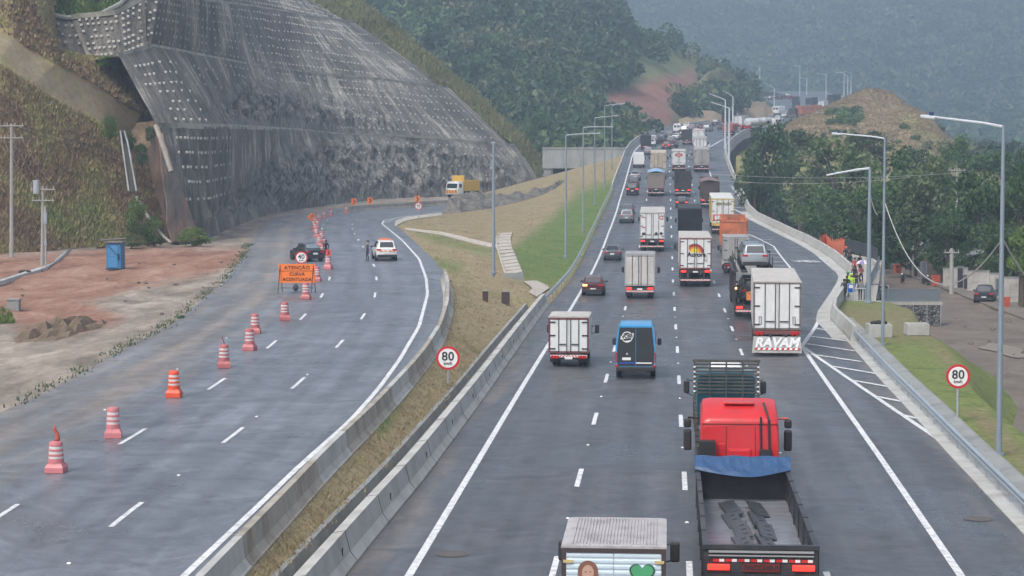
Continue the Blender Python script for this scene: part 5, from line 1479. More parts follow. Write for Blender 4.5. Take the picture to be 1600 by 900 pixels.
# 1 small van-body truck at the bottom edge, printed doors
def bottom_truck():
    Y = 43.2; x = 160.5 * Y / FPX; h, pt = heading(Y)
    t = thing('box_truck', 'box truck at the bottom edge with a printed woman and green heart on its doors', 'truck', (x, Y, zR(Y) + .012), (0, 0, -h), 'trucks on the busy road')
    W, H, L = 2.2, 2.66, 3.45
    truck_base(t, W, L + 1.6, .8, [(1.0, True), (L + 1.1, False)], .36, stripe=True)
    rg = pm('ribbed_roof', (.44, .42, .42), rough=.5, var=.12, dirt=(.22, .19, .19), dscale=1.5, damt=.7)
    cargo_box(t, W, .8, H, 0, L, WHITE, rg, ribs=26)
    lb = pm('pale_blue_door', (.56, .66, .73), rough=.4, var=.05)
    doors(t, W, .82, H - .05, -.002, lb, 0, 13, framem=pm('dark_frame', (.06, .045, .045), rough=.5), hinge=False, lockbars=False)
    for sx in (-1, 1):
        m = MB(); m.b2(*sorted((sx * 1.06, sx * .86)), -.075, -.04, H - .36, H - .30)
        m.build('hinge', pm('yellow_hinge', (.55, .42, .18), rough=.5), t)
    truck_cab(t, L + .2, 1.95, 2.2, WHITEC, 1.5, mx=.33)
    # print on the left door: long reddish-brown hair, face, shoulders
    hair = pm('print_hair', (.22, .10, .07), rough=.5, var=.25, scale=6, stretch=(4, 1, 1)); skin = pm('print_skin', (.52, .32, .24), rough=.5, var=.08); wear = pm('print_blouse', (.10, .25, .16), rough=.5)
    m = MB(); n = 26
    cx, cz = -.54, 2.13
    m.add([(cx + .21 * cos(a) * (1 + .25 * max(0, -sin(a))), -.052, cz + (.22 * sin(a) if sin(a) > 0 else .50 * sin(a))) for a in np.linspace(0, 2*pi, n, endpoint=False)], [tuple(range(n))], 0)
    m.add([(cx + .125 * cos(a), -.056, cz - .04 + .165 * sin(a)) for a in np.linspace(0, 2*pi, n, endpoint=False)], [tuple(range(n))], 1)
    for sx in (-1, 1): m.add([(cx + sx * .05 + .022 * cos(a), -.060, cz - .02 + .010 * sin(a)) for a in np.linspace(0, 2*pi, 8, endpoint=False)], [tuple(range(8))], 3)
    m.add([(cx - .035, -.060, cz - .13), (cx + .035, -.060, cz - .13), (cx, -.060, cz - .15)], [(0, 1, 2)], 4)
    m.add([(cx - .30, -.054, cz - .85), (cx + .30, -.054, cz - .85), (cx + .26, -.054, cz - .42), (cx, -.054, cz - .32), (cx - .26, -.054, cz - .42)], [(0,1,2,3,4)], 2)
    m.build('portrait_print', [hair, skin, wear, BLACK, REDW_R], t, fixn=False)
    def heart(cx, cz, s, y):
        return [(cx + s * 16 * sin(a) ** 3 / 16, y, cz + s * (13 * cos(a) - 5 * cos(2*a) - 2 * cos(3*a) - cos(4*a)) / 16) for a in np.linspace(0, 2*pi, 40, endpoint=False)]
    m = MB(); m.add(heart(.60, 2.09, .27, -.052), [tuple(range(40))], 0); m.add(heart(.60, 2.095, .235, -.056), [tuple(range(40))], 1)
    m.build('heart_print', [pm('heart_edge', (.03, .09, .05), rough=.5), pm('heart_green', (.08, .34, .16), rough=.5)], t, fixn=False)
bottom_truck()

# 2 red tractor cab with long black open bed
def red_truck():
    Y = 46.2; x = 393 * Y / FPX; h, _ = heading(Y)
    t = thing('flatbed_truck', 'red cabbed truck with a long black open bed, blue tarp and rows of dark plates', 'truck', (x, Y, .012), (0, 0, -h), 'trucks on the busy road')
    W, L = 2.55, 11.7
    blk = pm('bed_black', (.030, .032, .038), rough=.45, var=.25, dirt=(.10, .09, .09), dscale=2, damt=.4)
    fl = pm('wet_bed_floor', (.22, .235, .265), rough=.22, var=.25, scale=1.2, dirt=(.20, .11, .11), dscale=.5, damt=.35, spec=.6)
    truck_base(t, W, L + 3.3, 1.2, [(1.5, True), (2.8, True), (9.3, True), (L + 2.3, False)], .5, lit=True, stripe=False, plate=False)
    m = MB(); m.b2(-W/2 + .05, W/2 - .05, .05, L - .05, 1.12, 1.24)
    for y in np.arange(.6, L, .62): m.b2(-W/2 + .06, W/2 - .06, y, y + .025, 1.236, 1.247)
    m.build('bed_floor', fl, t)
    for sx in (-1, 1):
        m = MB(); xx = sx * (W/2 - .03)
        m.b2(xx - .03, xx + .03, 0, L, 1.12, 2.0); m.b2(xx - .06, xx + .06, 0, L, 2.0, 2.08)
        for y in np.arange(.05, L, 1.9): m.b2(xx - .06, xx + .06, y, y + .1, 1.0, 2.1)
        m.build('bed_side', blk, t)
    m = MB(); m.b2(-W/2, W/2, -.05, .02, 1.12, 2.02); m.b2(-W/2 - .03, W/2 + .03, -.09, .06, 2.02, 2.12); m.b2(-W/2, W/2, -.08, -.05, 1.4, 1.46); m.build('tailgate', blk, t)
    m = MB(); m.b2(-W/2 + .1, W/2 - .1, -.115, -.09, 1.95, 2.0); m.b2(-W/2 + .1, W/2 - .1, -.115, -.09, 1.87, 1.90); m.build('tailgate_bar', ALU, t)
    m = MB()
    for i in range(8):
        xx = -W/2 + .2 + i * (W - .4) / 7.6; m.b2(xx, xx + .14, -.08, -.055, 1.74, 1.80, 0); m.b2(xx + .14, xx + .25, -.08, -.055, 1.74, 1.80, 1)
    m.build('reflective_strip', [REDW_R, REDW_W], t)
    m = MB(); m.b2(-.42, .42, -.10, -.06, 1.52, 1.70); o = m.build('name_plate', pm('dark_red_plate', (.18, .015, .015), rough=.5), t)
    text_mesh('FACCHINI', .17, BLACK, 'lettering', o, (0, -.105, 1.61), depth=.004, bold=.006)
    for sx in (-1, 1):
        m = MB(); m.box((sx * .95, -.1, 1.62), (.5, .08, .13)); m.build('tail_light', REDON, t, bevel=.02)
    m = MB(); m.b2(-W/2, W/2, L - .08, L, 1.12, 2.35); m.build('headboard', blk, t)
    # blue tarpaulin sagging over the front of the bed
    m = MB(); R = []
    for i in range(15):
        s = i / 14; xx = -W/2 - .06 + (W + .12) * s; sag = sin(pi * s)
        R.append([(xx, L + .1, 1.95), (xx, L + .06, 2.44 + .02 * sin(19 * s)), (xx, L - .05, 2.43 + .02 * sin(23 * s)), (xx, L - .3 - .1 * sag, 2.30 - .10 * sag + .035 * sin(25 * s)), (xx, L - .45 - .2 * sag, 2.2 - .12 * sag + .03 * sin(17 * s)), (xx, L - .5 - .3 * sag * (1 - .3 * sin(7 * s)), 2.14 - .15 * sag)])
    m.grid(R); o = m.build('tarpaulin', BLUET, t, fixn=False)
    sl = o.modifiers.new('t', 'SOLIDIFY'); sl.thickness = .02
    # cab
    C0 = L + 2.15
    m = MB(); w = 1.14
    secs = [(C0, w*.97, .95, 3.14), (C0 + .08, w, .9, 3.26), (C0 + .9, w, .9, 3.56), (C0 + 1.6, w, .8, 3.66), (C0 + 1.95, w*.98, .7, 3.3), (C0 + 2.25, w*.97, .6, 2.1), (C0 + 2.35, w*.95, .6, 1.2)]
    m.rings([[(-a, y, b), (-a, y, c - .75), (-a*.985, y, c - .2), (-a*.93, y, c - .04), (-a*.75, y, c), (a*.75, y, c), (a*.93, y, c - .04), (a*.985, y, c - .2), (a, y, c - .75), (a, y, b)] for y, a, b, c in secs])
    m.build('cab', RED, t, auto=40)
    m = MB(); m.b2(-.34, .34, C0 - .03, C0 + .01, 1.75, 2.35); m.b2(-.30, .30, C0 - .05, C0 - .02, 1.79, 2.31); m.b2(-.62, -.42, C0 - .03, C0 + .01, 1.7, 2.5); m.build('back_panel', RED, t, bevel=.02)
    m = MB(); m.box((0, C0 + .95, 3.6), (.9, .5, .07)); m.build('roof_hatch', RED, t, bevel=.03)
    m = MB(); m.b2(-w + .03, w - .03, C0 - .012, C0 + .02, 3.06, 3.085); m.b2(-.40, -.385, C0 - .012, C0 + .01, 1.2, 3.0); m.b2(.44, .455, C0 - .012, C0 + .01, 1.2, 3.0); m.b2(-w + .03, w - .03, C0 - .012, C0 + .01, 1.5, 1.515); m.build('panel_seam', DARKR, t)
    m = MB(); m.b2(-1.18, -.72, C0 - .42, C0 - .06, 1.0, 2.62); 
    for i in range(7): m.b2(-1.16 + i * .065, -1.14 + i * .065, C0 - .44, C0 - .42, 1.05, 2.58)
    m.build('air_deflector', BLACK, t)
    m = MB(); m.b2(.56, .92, C0 - .26, C0 - .04, 1.3, 2.35)
    for z in (1.5, 1.75, 2.0, 2.2): m.b2(.58, .90, C0 - .28, C0 - .25, z, z + .03)
    m.build('air_intake', BLACK, t); m = MB(); m.tube([(.86, C0 - .05, 2.3), (.84, C0 - .03, 3.2), (.7, C0 + .5, 3.64)], .035, 6); m.tube([(.62, C0 - .05, 2.3), (.6, C0 - .04, 3.3)], .03, 6); m.build('hose', BLACK, t)
    m = MB(); m.b2(-.7, .7, C0 - 1.2, C0, .9, 1.05); m.b2(-.5, -.1, C0 - 1.0, C0 - .3, 1.05, 1.4); m.build('coupling', CHAS, t)
    g = MB(); g.add([(-w*.86, C0+2.16, 2.0), (w*.86, C0+2.16, 2.0), (w*.84, C0+1.98, 3.1), (-w*.84, C0+1.98, 3.1)], [(0,1,2,3)]); g.build('windscreen', GLASS, t)
    for sx in (-1, 1):
        g = MB(); g.box((sx * (w + .005), C0 + 1.4, 2.5), (.02, .8, .6)); g.build('side_window', GLASS, t)
        g = MB(); g.box((sx * (w + .36), C0 + 1.9, 2.35), (.24, .2, .62)); g.box((sx * (w + .36), C0 + 1.9, 2.85), (.22, .2, .25)); o = g.build('mirror', BLACK, t, bevel=.05)
        g = MB(); g.tube([(sx * w, C0 + 1.9, 3.0), (sx * (w + .36), C0 + 1.9, 3.02)], .035, 5); g.build('mirror_arm', RED if sx > 0 else BLACK, o)
    return t, x, Y, h, L
T2 = red_truck()
# the dark plates lying in the bed: each one its own thing
pl = pm('dark_plate', (.075, .08, .09), rough=.35, metal=.4, var=.25, dirt=(.16, .14, .13), dscale=3, damt=.4)
root = T2[0]; Mx = Matrix.Translation(root.location) @ Matrix.Rotation(root.rotation_euler.z, 4, 'Z')
pm_ = MB(); pm_.box((0, 0, 0), (.42, 1.8, .035)); pm_.b2(-.2, -.17, -.88, .88, .017, .05)
for yy in (-.5, 0, .5): pm_.box((.05, yy, .022), (.12, .05, .03))
pme = pm_.mesh('steel_plate', pl)
PL = []
for row, (xa, xb) in enumerate(((-.28, -.10), (.38, .34))):
    for k in range(6):
        f = k / 5; yy = 1.15 + k * 1.66; xx = xa + (xb - xa) * (1 - f) + (.05 if k % 2 else -.03)
        o = bpy.data.objects.new('steel_plate', pme); link(o)
        p = Mx @ Vector((xx - (.28 * f if row == 0 else .22 * f) + .12, yy, 1.30 + .04 * (k % 2)))
        o.location = p; o.rotation_euler = (radians(2), radians((-14, 12)[row]), root.rotation_euler.z + radians((5, 4)[row] + (k % 3 - 1) * 2))
        nm = ['nearest the tailgate', 'second from the tailgate', 'third from the tailgate', 'fourth from the tailgate', 'fifth from the tailgate', 'beside the blue tarpaulin'][k]
        tag(o, 'dark steel plate, %s row of the black truck bed, %s' % (('left', 'right')[row], nm), 'steel plate', 'steel plates in the truck bed')

# 3 stake-bed truck ahead of the red cab
def stake_truck():
    Y = 69.3; x = 7.40; h, _ = heading(Y)
    t = thing('stake_truck', 'dark slatted flatbed truck carrying white cloth and rolled mats ahead of the red cab', 'truck', (x, Y, .012), (0, 0, -h), 'trucks on the busy road')
    W, L = 2.4, 6.8
    truck_base(t, W, L + 2.2, 1.15, [(1.4, True), (L + 1.5, False)], .48)
    wd = pm('dark_slats', (.055, .055, .052), rough=.7, var=.3, dirt=(.14, .13, .11), dscale=3, damt=.5)
    m = MB(); m.b2(-W/2, W/2, 0, L, 1.1, 1.22); m.build('bed_floor', wd, t)
    for sx in (-1, 1):
        m = MB()
        for z in (1.3, 1.5, 1.7, 1.9): m.b2(sx*(W/2-.02)-.02, sx*(W/2-.02)+.02, 0, L, z, z + .13)
        for y in np.arange(.1, L, 1.1): m.b2(sx*(W/2-.02)-.04, sx*(W/2-.02)+.04, y, y + .07, 1.15, 2.08)
        m.build('side_rack', wd, t)
    m = MB()
    for z in (1.3, 1.5, 1.7): m.b2(-W/2, W/2, -.02, .02, z, z + .13)
    m.build('tailgate', wd, t)
    m = MB()
    for i in range(9): m.b2(-W/2, W/2, L, L + .04, 2.15 + i * .13, 2.21 + i * .13)
    for xx in (-1.17, -.6, 0, .6, 1.17): m.b2(xx - .03, xx + .03, L - .03, L + .06, 1.15, 3.34)
    m.b2(-W/2 - .04, W/2 + .04, L - .04, L + .08, 3.3, 3.4)
    m.build('headboard_rack', wd, t)
    stp = MB()
    for i in range(6):
        for sx in (-1, 1): stp.b2(sx*1.17-.035, sx*1.17+.035, L - .045, L - .03, 2.2 + i*.18, 2.26 + i*.18)
    stp.build('reflective_tape', REDW_W, t)
    truck_cab(t, L + .25, 2.2, 2.95, paint('teal', (.06, .20, .27)), 2.0, mx=.34)
    m = MB(); m.box((0, L + 1.1, 3.12), (1.3, .7, .3), tx=.8, ty=.6); m.build('roof_fairing', WHITEC, t, bevel=.06)
    return t
t3 = stake_truck(); Mx = Matrix.Translation(t3.location) @ Matrix.Rotation(t3.rotation_euler.z, 4, 'Z')
m = MB(); R = []
for i in range(9):
    for j in range(1): pass
R = [[(-.95 + .12 * i, 4.0 + .14 * j, 1.9 + .24 * abs(sin(i * 1.3 + j * .9)) * sin(pi * (i + .5) / 9) * 1.2) for i in range(9)] for j in range(9)]
m.grid(R); o = m.build('cloth', pm('white_cloth', (.62, .62, .62), rough=.85, var=.1), fixn=False, smooth_=True); o.location = t3.location; o.rotation_euler = t3.rotation_euler
o.modifiers.new('t', 'SOLIDIFY').thickness = .05
tag(o, 'crumpled white cloth lying on the load of the slatted flatbed truck', 'cloth')
for i, (a, b, r, cm) in enumerate((((-.1, 4.6, 2.0), (.95, 4.5, 2.0), .24, (.17, .15, .12)), ((-.2, 3.9, 1.85), (.9, 3.7, 1.85), .2, (.12, .11, .10)), ((-.9, 3.2, 1.75), (.9, 3.1, 1.75), .26, (.09, .085, .08)))):
    m = MB(); m.cyl(a, b, r, r, 14); m.cyl((a[0]-.02, a[1], a[2]), (b[0]+.02, b[1], b[2]), r*.55, r*.55, 12)
    o = m.build('rolled_mat', pm('mat_%d' % i, cm, rough=.9, var=.25)); o.location = t3.location; o.rotation_euler = t3.rotation_euler
    tag(o, ['olive brown rolled mat beside the white cloth on the slatted truck', 'dark rolled mat in front of the olive one on the slatted truck', 'thick black roll lying across the slatted truck bed'][i], 'rolled mat')

# 4 big white trailer
t = vroot('semi_trailer_truck', 'largest white box trailer with big lettered mud flap at the bus bay', 'truck', 1211, 566, yaw=1.8, group='trucks on the busy road')
t.location = (14.55, 113.5, .012)
W = 2.62
truck_base(t, W, 17.0, 1.45, [(1.3, True), (2.6, True), (3.9, True), (12.6, True), (16.6, False)], .5, stripe=False, flaps=False, plate=False)
cargo_box(t, W, 1.4, 4.08, 0, 14.0, WHITE, ROOFW)
doors(t, W, 1.42, 4.02, -.002, WHITE, 2, 0, framem=pm('brown_frame', (.16, .13, .12), rough=.5))
m = MB(); m.b2(-W/2, W/2, -.02, .1, 1.16, 1.40); m.build('rear_beam', pm('dull_red_beam', (.16, .06, .055), rough=.6, var=.3), t)
for sx in (-1, 1):
    m = MB()
    for i in range(2): m.cyl((sx * (.85 + .22 * i), -.07, 1.18), (sx * (.85 + .22 * i), -.02, 1.18), .085, .085, 12)
    m.build('tail_light', REDL, t)
    m = MB(); m.tube([(sx * .98, -.06, 1.72), (sx * .98, -.06, 2.15), (sx * .86, -.06, 2.15), (sx * .86, -.06, 1.72), (sx * .98, -.06, 1.72)], .018, 4); m.build('grab_frame', BLACK, t)
m = MB(); m.add([(-1.36, -.28, .16), (1.36, -.28, .16), (1.28, -.12, 1.05), (-1.28, -.12, 1.05), (-1.36, -.26, .16), (1.36, -.26, .16), (1.28, -.10, 1.05), (-1.28, -.10, 1.05)], [(0,1,2,3),(7,6,5,4),(0,4,5,1),(2,6,7,3),(1,5,6,2),(3,7,4,0)])
fl = m.build('mud_flap', pm('grey_flap', (.42, .42, .41), rough=.7, var=.12, dirt=(.15, .13, .12), dscale=2, damt=.6), t)
a = atan2(.16, .89)
text_mesh('RAVAM', .72, WHITEC, 'lettering', fl, (-.02, -.215, .70), rot=(pi/2 - a, 0, 0), depth=.006, sx=1.0, bold=.03, shear=.25)
m = MB()
for i in range(17):
    x0 = -1.22 + i * .145
    m.add([(x0, -.288, .33), (x0 + .145, -.288, .33), (x0 + .19, -.268, .44), (x0 + .045, -.268, .44)], [(0,1,2,3)], i % 2)
m.build('reflective_strip', [REDW_R, REDW_W], fl, fixn=False)
m = MB(); m.b2(-.42, -.30, -.16, -.08, .5, 1.2); m.b2(.42, .54, -.16, -.08, .5, 1.2); m.build('bracket', CHAS, t)
truck_cab(t, 14.9, 2.4, 3.6, WHITEC, 2.2)

# 5 car carrier with three cars on its upper deck
cc = vroot('car_carrier', 'black car carrier trailer with lattice sides, half hidden behind the largest white trailer', 'truck', 1180, 500, group='trucks on the busy road')
cc.location = (16.25, 139.0, zR(139) + .012); cc.rotation_euler = (0, 0, -.085)
W = 2.6; L = 18.0
truck_base(cc, W, 21.5, 1.0, [(3.2, True), (4.5, True), (17.5, True), (20.5, False)], .45, lit=True)
for sx in (-1, 1):
    m = MB(); x = sx * (W/2 - .05)
    for y in np.arange(.1, L, 1.15): m.b2(x - .05, x + .05, y, y + .1, .9, 3.3 + .25 * sin(y * .5))
    for y in np.arange(.1, L - 1.2, 2.3): m.tube([(x, y, .95), (x, y + 1.15, 3.1)], .045, 4); m.tube([(x, y + 1.15, 3.1), (x, y + 2.3, .95)], .045, 4)
    m.b2(x - .06, x + .06, 0, L, .85, 1.05); m.b2(x - .06, x + .06, 0, L, 3.05, 3.2)
    m.b2(x - .2, x + .2, 0, L, 3.2, 3.26)
    m.build('side_frame', pm('carrier_black', (.028, .028, .032), rough=.6, var=.3, dirt=(.16, .07, .05), dscale=1.5, damt=.4), cc)
    m = MB(); m.b2(x - sx*.62 - .2, x - sx*.62 + .2, .1, L, 3.15, 3.24); m.build('deck_track', CHAS, cc)
    m = MB()
    for y in (.6, 5.4, 10.0): m.tube([(x, y, 3.2), (x, y, 4.2)], .03, 5)
    m.build('guard_post', BLACK, cc)
m = MB(); m.b2(-.5, .5, -.03, .02, 1.3, 1.9); m.build('hazard_board', pm('hazard_orange', (.65, .2, .05), rough=.5, var=.3, scale=8), cc)
for i, (z_, mt) in enumerate(((1.45, AMBON),)):
    m = MB(); m.box((-W/2 + .1, -.05, 2.1), (.12, .08, .12)); m.build('side_lamp', mt, cc)
truck_cab(cc, L + .7, 2.4, 3.1, paint('carrier_white', (.6, .6, .6)), 2.1)
Mx = Matrix.Translation(cc.location) @ Matrix.Rotation(-.085, 4, 'Z')
for i, (yy, kind, mt, lab, rl) in enumerate(((1.6, 'suv', paint('silver_blue', (.42, .46, .49), metal=.5), 'silver estate car with roof rails, last on the upper deck of the car carrier', True), (6.3, 'hatch', paint('steel_blue', (.22, .29, .34), metal=.5), 'steel blue car in the middle of the car carrier upper deck', False), (10.8, 'hatch', paint('slate', (.12, .15, .19)), 'dark slate car at the front of the car carrier upper deck', False))):
    c = thing('car', lab, 'car', Mx @ Vector((.12, yy, 3.26)), (0, 0, -.085), 'cars on the car carrier')
    car_parts(c, kind, mt, rails=rl, plate=False)
for i, yy in enumerate((1.0, 5.8)):
    c = thing('car', ['dark car inside the lower rear deck of the car carrier', 'black car deeper inside the lower deck of the car carrier'][i], 'car', Mx @ Vector((0, yy, 1.05)), (0, 0, -.085), 'cars on the car carrier')
    car_parts(c, 'hatch', paint('night', (.03, .035, .04)), plate=False)

# 6 blue and black van
def van(label, u, v, W=1.98, H=2.6, L=5.9, mat=WHITEC, rearm=None, logo=False, lit=False, yaw=0, name='van', glassrear=True, group='vans on the busy road'):
    t = vroot(name, label, 'van', u, v, yaw, group=group)
    w = W / 2
    def ring(y, k, zl, zt, tw):
        return [(-w*k*.95, y, zl), (-w*k, y, zl + .25), (-w*k, y, zl + (zt-zl)*.55), (-w*tw, y, zt - .14), (-w*tw*.86, y, zt), (w*tw*.86, y, zt), (w*tw, y, zt - .14), (w*k, y, zl + (zt-zl)*.55), (w*k, y, zl + .25), (w*k*.95, y, zl)]
    m = MB(); m.rings([ring(0, .99, .42, H - .05, .88), ring(.12, 1, .36, H, .89), ring(L*.5, 1, .34, H, .89), ring(L*.66, 1, .34, H*.98, .88), ring(L*.72, 1, .34, H*.95, .86), ring(L*.86, .99, .36, H*.58, .93), ring(L*.98, .93, .42, H*.40, .86), ring(L, .86, .5, H*.34, .8)])
    m.build('body', mat, t, auto=40)
    for sx in (-1, 1):
        m = MB(); y = -.012
        a = [(sx * .012, .62), (sx * w * .90, .62), (sx * w * .92, H * .52), (sx * w * .80, H - .13), (sx * .012, H - .13)]
        F = [(x_, y, z_) for x_, z_ in a]; m.add(F + [(x_, .0, z_) for x_, z_ in a], [(0,1,2,3,4), (0,5,6,1), (1,6,7,2), (2,7,8,3), (3,8,9,4), (4,9,5,0)])
        d = m.build('rear_door', rearm or mat, t)
        if glassrear:
            m = MB(); m.add([(sx * .12, y - .012, H*.60), (sx * w * .80, y - .012, H*.60), (sx * w * .74, y - .012, H - .42), (sx * .12, y - .012, H - .42)], [(0,1,2,3)]); m.build('rear_window', GLASS, d)
        m = MB(); m.b2(*sorted((sx * w * .93, sx * w * 1.0)), -.03, .06, .78, 1.3); m.box((sx * w * .93, -.02, .62), (.14, .08, .12)); m.build('tail_light', REDON if lit else REDL, t, bevel=.02)
        m = MB(); m.box((sx * (w + .16), L * .74, 1.45), (.20, .14, .34)); m.build('mirror', BLACK, t, bevel=.05)
        m = MB(); m.box((sx * (w * .985), L * .71, H * .66), (.02, .8, .5)); m.build('side_window', GLASS, t)
        for yw, du in ((1.05, False), (L - .95, False)): wheel(t, sx * (w - .14), yw, .35, .24)
    m = MB(); m.add([(-w*.82, L*.875, H*.60), (w*.82, L*.875, H*.60), (w*.76, L*.74, H*.92), (-w*.76, L*.74, H*.92)], [(0,1,2,3)]); m.build('windscreen', GLASS, t)
    m = MB(); m.box((0, -.02, .48), (W * .97, .2, .22)); m.build('bumper', BLACK, t, bevel=.04)
    m = MB(); m.box((-.45 if logo else 0, -.03, .98), (.42, .02, .13)); m.build('number_plate', PLATE, t)
    return t
BLUEV = paint('van_blue', (.04, .28, .56), metal=0, rough=.3); DARKP = pm('van_black', (.030, .032, .036), rough=.35, var=.12, coat=.3)
t = van('sky blue van with matt black rear doors and a white round logo', 993, 592, mat=BLUEV, rearm=DARKP, logo=True, glassrear=False, H=2.65)
m = MB(); m.b2(-.8, .02, -.03, -.02, .745, .80, 0); m.b2(.02, .8, -.03, -.02, .745, .80, 1); m.build('lower_stripe', [pm('royal_blue', (.02, .08, .45), rough=.4), REDW_W], t)
m = MB()
for s in (0,): 
    n = 28; cx, cz = -.42, 2.05
    o_ = [(cx + .27 * cos(a), -.022, cz + .27 * sin(a)) for a in np.linspace(0, 2*pi, n, endpoint=False)]; i_ = [(cx + .225 * cos(a), -.022, cz + .225 * sin(a)) for a in np.linspace(0, 2*pi, n, endpoint=False)]
    m.add(o_ + i_, [(k, (k+1) % n, n + (k+1) % n, n + k) for k in range(n)])
    m.add([(cx - .33, -.024, cz - .12), (cx + .30, -.024, cz - .02), (cx + .33, -.024, cz + .20), (cx - .30, -.024, cz + .08)], [(0,1,2,3)])
    m.add([(cx - .16, -.024, cz - .20), (cx + .16, -.024, cz - .15), (cx + .10, -.024, cz - .24), (cx - .08, -.024, cz - .26)], [(0,1,2,3)])
lg = m.build('round_logo', PLATE, t, fixn=False)
text_mesh('VOSS', .23, DARKP, 'lettering', lg, (-.42, -.03, 2.085), rot=(pi/2, -.16, 0), depth=.002, bold=.012)
m = MB(); m.cyl((-.42, -.03, 1.22), (-.42, -.015, 1.22), .055, .055, 12); m.build('badge', ALU, t)

# 7, 9 smaller box trucks
t = box_truck('small white box truck with dark door bars in the left lane', 888.5, 574, 2.1, 2.64, 3.5, .72, r=.36, cabL=1.5, cabm=WHITEC, cabH=2.15, framem=pm('maroon_frame', (.16, .05, .05), rough=.5), mx=.28)
t = box_truck('silver truck with horizontally ribbed doors behind the white truck with diamond signs', 999.5, 467, 2.32, 3.45, 5.2, .98, SILVER, SILVER, ribs=26, r=.42, framem=ALU, lit=True, cabH=2.5, cabL=1.8, hinge=False)
# 10 sunburst logo trailer
t = box_truck('white refrigerated truck with a red and yellow sunburst logo on its rear doors', 1086.5, 448.5, 2.68, 4.15, 13.0, 1.5, semi=True, lit=True, framem=pm('red_brown_frame', (.22, .07, .06), rough=.5))
m = MB(); cx, cz = .05, 2.88
for k, (r0, r1) in enumerate(((0, .36), (.36, .50), (.50, .62), (.62, .74))):
    n = 24
    A = np.linspace(.0, pi, n + 1) if k == 0 else np.linspace(-.05, pi * (.98 - .08 * k), n + 1)
    P = [(cx - .12 + r1 * 1.05 * cos(a), -.05 - k * .001, cz + r1 * sin(a)) for a in A] + [(cx - .12 + (r0) * 1.05 * cos(a), -.05 - k * .001, cz + r0 * sin(a)) for a in A]
    m.add(P, [(i, i+1, n+2+i, n+1+i) for i in range(n)], k)
m.build('sunburst_logo', [pm('logo_yellow', (.75, .55, .03), rough=.4), pm('logo_orange', (.62, .25, .04), rough=.4), pm('logo_red', (.45, .05, .03), rough=.4), pm('logo_dark_red', (.25, .04, .04), rough=.4)], t, fixn=False)
text_mesh('Aurora', .52, pm('logo_black', (.02, .02, .02), rough=.4), 'lettering', t, (.08, -.055, 2.70), depth=.003, bold=.022)
for sx in (-1, 1):
    m = MB(); m.tube([(sx*.95, -.08, 2.2), (sx*.95, -.08, 2.7), (sx*.95 - .22, -.08, 2.7), (sx*.95 - .22, -.08, 2.2), (sx*.95, -.08, 2.2)], .016, 4); m.build('grab_frame', BLACK, t) if sx > 0 else None
# 13 white tall truck with diamond hazard plates
t = box_truck('tall white truck with black diamond hazard plates and small red marks on its doors', 1019, 393.5, 2.66, 4.2, 12.0, 1.35, semi=True, lit=True, bars=2)
m = MB(); 
for x, z in ((.42, 1.95), (.95, 1.95)):
    m.add([(x - .2, -.06, z), (x, -.06, z - .2), (x + .2, -.06, z), (x, -.06, z + .2)], [(0,1,2,3)], 0)
m.b2(-1.08, -.72, -.065, -.05, 1.78, 2.05, 0)
m.build('hazard_plate', BLACK, t)
m = MB(); m.b2(-1.1, -.72, -.065, -.05, 2.55, 2.63); m.b2(-1.1, -.72, -.065, -.05, 3.62, 3.70); m.build('red_mark', REDW_R, t)
text_mesh('G', .62, REDW_R, 'lettering', t, (.95, -.06, 3.62), depth=.003, bold=.01)
# 14 black tarp truck, 15 yellow truck, 17 half hidden truck
t = vroot('curtain_truck', 'black corrugated tarpaulin truck in front of the sunburst truck', 'truck', 1078, 388, group='trucks on the busy road')
truck_base(t, 2.6, 11.5, 1.3, [(1.3, True), (2.5, True), (11.0, False)], .5)
m = MB()
n = 26; prof = []
for i in range(n): x = -1.3 + 2.6 * i / n; prof += [(x, 0.0), (x + .03, -.05), (x + .07, -.05)]
m.rings([[(x, y, z) for x, y in prof] + [(1.3, 0, z), (1.3, 9.5, z), (-1.3, 9.5, z)] for z in (1.3, 4.25)]); m.build('tarpaulin', BLACKC, t)
m = MB(); m.rings([[(-1.34, y, 4.2), (-1.2, y, 4.36), (1.2, y, 4.36), (1.34, y, 4.2)] for y in (-.1, 9.55)]); m.build('roof', BLACKC, t)
truck_cab(t, 9.8, 2.4, 3.2, paint('navy_cab', (.03, .05, .10)), 2.0)
t = vroot('curtain_truck', 'white trailer with yellow sides and a red framed panel on its rear', 'truck', 1129, 366, group='trucks on the busy road')
W = 2.68
truck_base(t, W, 15, 1.3, [(1.3, True), (2.5, True), (3.7, True), (13.8, False)], .5)
cargo_box(t, W, 1.3, 4.3, 0, 12.5, YELLOW, pm('pale_roof', (.62, .62, .60), rough=.6, var=.08, dirt=(.4, .38, .33), dscale=.8, damt=.6))
doors(t, W, 1.3, 4.22, -.002, WHITE, 2, 0, framem=YELLOW)
m = MB(); m.b2(-1.15, 1.2, -.06, -.05, 1.62, 2.35, 0); m.b2(-.95, .72, -.07, -.06, 1.74, 2.23, 1)
for i in range(5): m.add([(.78 + i*.08, -.066, 1.66 + .0), (.84 + i*.08, -.066, 1.66), (.92 + i*.06, -.066, 2.3), (.86 + i*.06, -.066, 2.3)], [(0,1,2,3)], 2)
m.build('rear_panel', [REDW_R, WHITE, YELLOW], t, fixn=False)
m = MB(); m.b2(-1.3, 1.3, -.05, .0, 1.0, 1.28); m.build('lower_beam', YELLOW, t)
text_mesh('GENTILEZA', .42, pm('olive_text', (.22, .20, .04), rough=.5), 'lettering', t, (.12, -.062, 3.62), depth=.003, bold=.018, sx=.86, shear=.1)
truck_cab(t, 13.2, 2.4, 3.2, WHITEC, 2.0)
